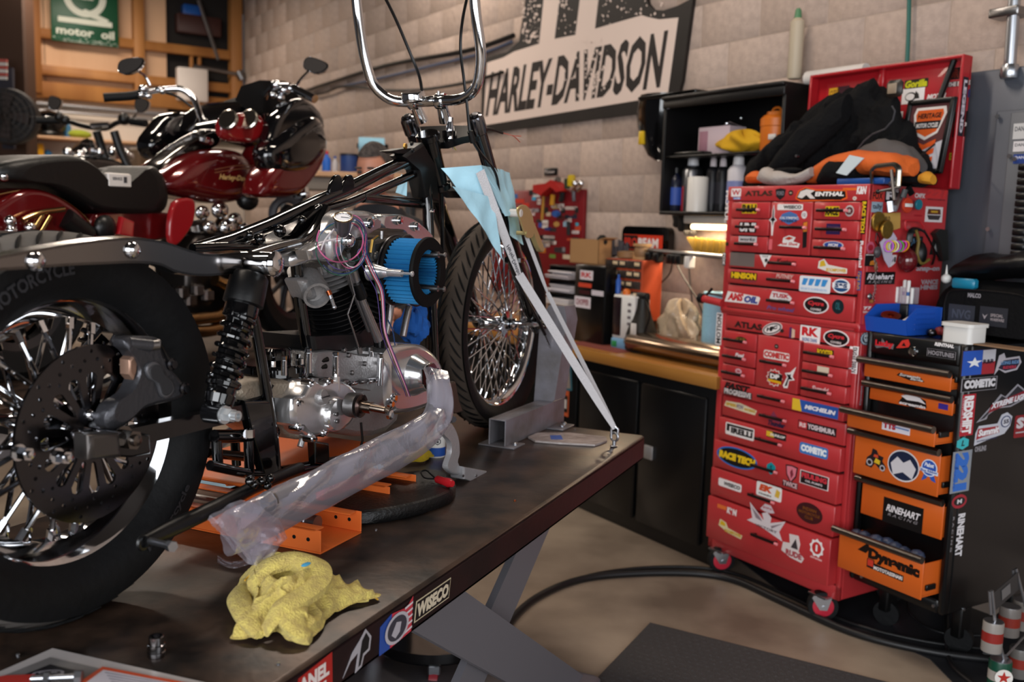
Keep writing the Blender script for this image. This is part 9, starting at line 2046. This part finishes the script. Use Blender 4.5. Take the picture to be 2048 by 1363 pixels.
es=[(0,1),(1,2),(2,3),(3,4),(3,5),(5,6),(6,7),(7,8),(3,9),(9,10),(10,11),(11,12),(0,13),(13,14),(14,15),(15,16),(0,17),(17,18),(18,19),(19,20)]
rd=[(.16,.11),(.16,.11),(.18,.12),(.13,.09),.055,.065,.045,.034,.03,.065,.045,.034,.03,.09,.065,.045,.04,.09,.065,.045,.04]
body=skin_mesh(vs,es,rd,2,'body',[skinm,shirt,jeans]);body.parent=man
for p in body.data.polygons:
    c_=p.center;p.material_index=2 if c_.z<.95 else(1 if c_.z<1.55 and c_.y>-.40 else 0);p.use_smooth=True
hx=V((PX-.01,PY-.11,1.70));hd_=V((-.35,-1,-.3)).normalized()
upv=(V((0,0,1))-hd_*hd_.z).normalized();rt_v=hd_.cross(upv)
HF=Frame(hx,hd_,rt_v,upv)
def hf(u,v):
    th=2*pi*u;ph=pi*v;x=sin(ph)*cos(th);y=sin(ph)*sin(th);z=cos(ph)
    jaw=1-.32*max(0,-z)**1.5;X=.098*x*(1 if x<0 else .96)*(1-.12*max(0,-z));Y=.074*y*jaw;Z=.118*z
    if x>.3 and abs(y)<.5:X+=.022*max(0,1-abs(y)*5)*math.exp(-((z+.08)/.17)**2)-.008*math.exp(-((z-.12)/.08)**2)*math.exp(-((abs(y)-.35)/.15)**2)+.007*math.exp(-((z+.48)/.1)**2)*(1-abs(y))
    return(X+(.012 if z<-.4 and x>0 else 0),Y,Z)
head=M(HF).sheet(hf,48,36,True).build('head',skinm,man)
M(HF).loft([[(0.0+.004*cos(a)*s_,.0745*sg+.01*sg*(s_>.9),.03*sin(a)*s_-.005)for a in[2*pi*i/12 for i in range(12)]]for s_ in(.6,1)]if False else[[(-.005+.014*cos(a)*s_,k,.030*sin(a)*s_-.008)for a in[2*pi*i/14 for i in range(14)]]for s_,k in((.8,.066),(1,.080),(.7,.083))]).build('ear',skinm,head)
M(HF).loft([[(-.005+.014*cos(a)*s_,-k,.030*sin(a)*s_-.008)for a in[2*pi*i/14 for i in range(14)]]for s_,k in((.8,.066),(1,.080),(.7,.083))]).build('ear',skinm,head)
def hr(u,v):
    x,y,z=hf(u,v*.56);k=1.07+.015*MN.noise(V((x*60,y*60,z*60)));th=2*pi*u
    cut=.50 if cos(th)>.35 else 1.0;
    x,y,z=hf(u,v*(.30 if cos(th)>.45 else .30+.32*min(1,(.45-cos(th))/.5)));return(x*k-.003,y*k,z*k+.002)
M(HF).sheet(hr,48,20,True).build('hair',mat('grey_hair','4c4440',.8,bump=.8,scale=220,c2='2c2624'),man)
for sg in(-1,1):
    M(HF).ball((.086,.028*sg,.014),(.009,.012,.008),10,6).build('eye',K('3a2c28',.3),head);M(HF).bbox((.088,.014*sg,.030),(.097,.046*sg,.037),.002).build('eyebrow',mat('grey_hair'),head)
M(HF).ball((.093,0,-.058),(.006,.024,.005),10,6).build('mouth',K('8a4c44',.5),head)
# hands: palm with five fingers
for sg in(-1,1):
    w0=V((.10*sg,-.42,1.10));vv=[tuple(w0),tuple(w0+V((0,-.04,-.01))),tuple(w0+V((0,-.08,-.02)))];ee=[(0,1),(1,2)];rr2=[.024,(.032,.016),(.034,.014)]
    hnd=skin_mesh(vv,ee,rr2,2,'hand',[skinm]);hnd.parent=body
    for k,L_ in enumerate((.062,.072,.068,.054)):
        x=(k-1.5)*.018;b_=w0+V((x,-.085,-.02));f=skin_mesh([tuple(b_),tuple(b_+V((0,-L_*.45,-.008))),tuple(b_+V((0,-L_*.75,-.028))),tuple(b_+V((0,-L_*.85,-.045)))],[(0,1),(1,2),(2,3)],[.009,.0085,.008,.007],1,'finger',[skinm]);f.parent=hnd
    b_=w0+V((-sg*.028,-.03,-.01));f=skin_mesh([tuple(b_),tuple(b_+V((-sg*.02,-.03,-.01))),tuple(b_+V((-sg*.022,-.055,-.025)))],[(0,1),(1,2)],[.011,.010,.008],1,'thumb',[skinm]);f.parent=hnd
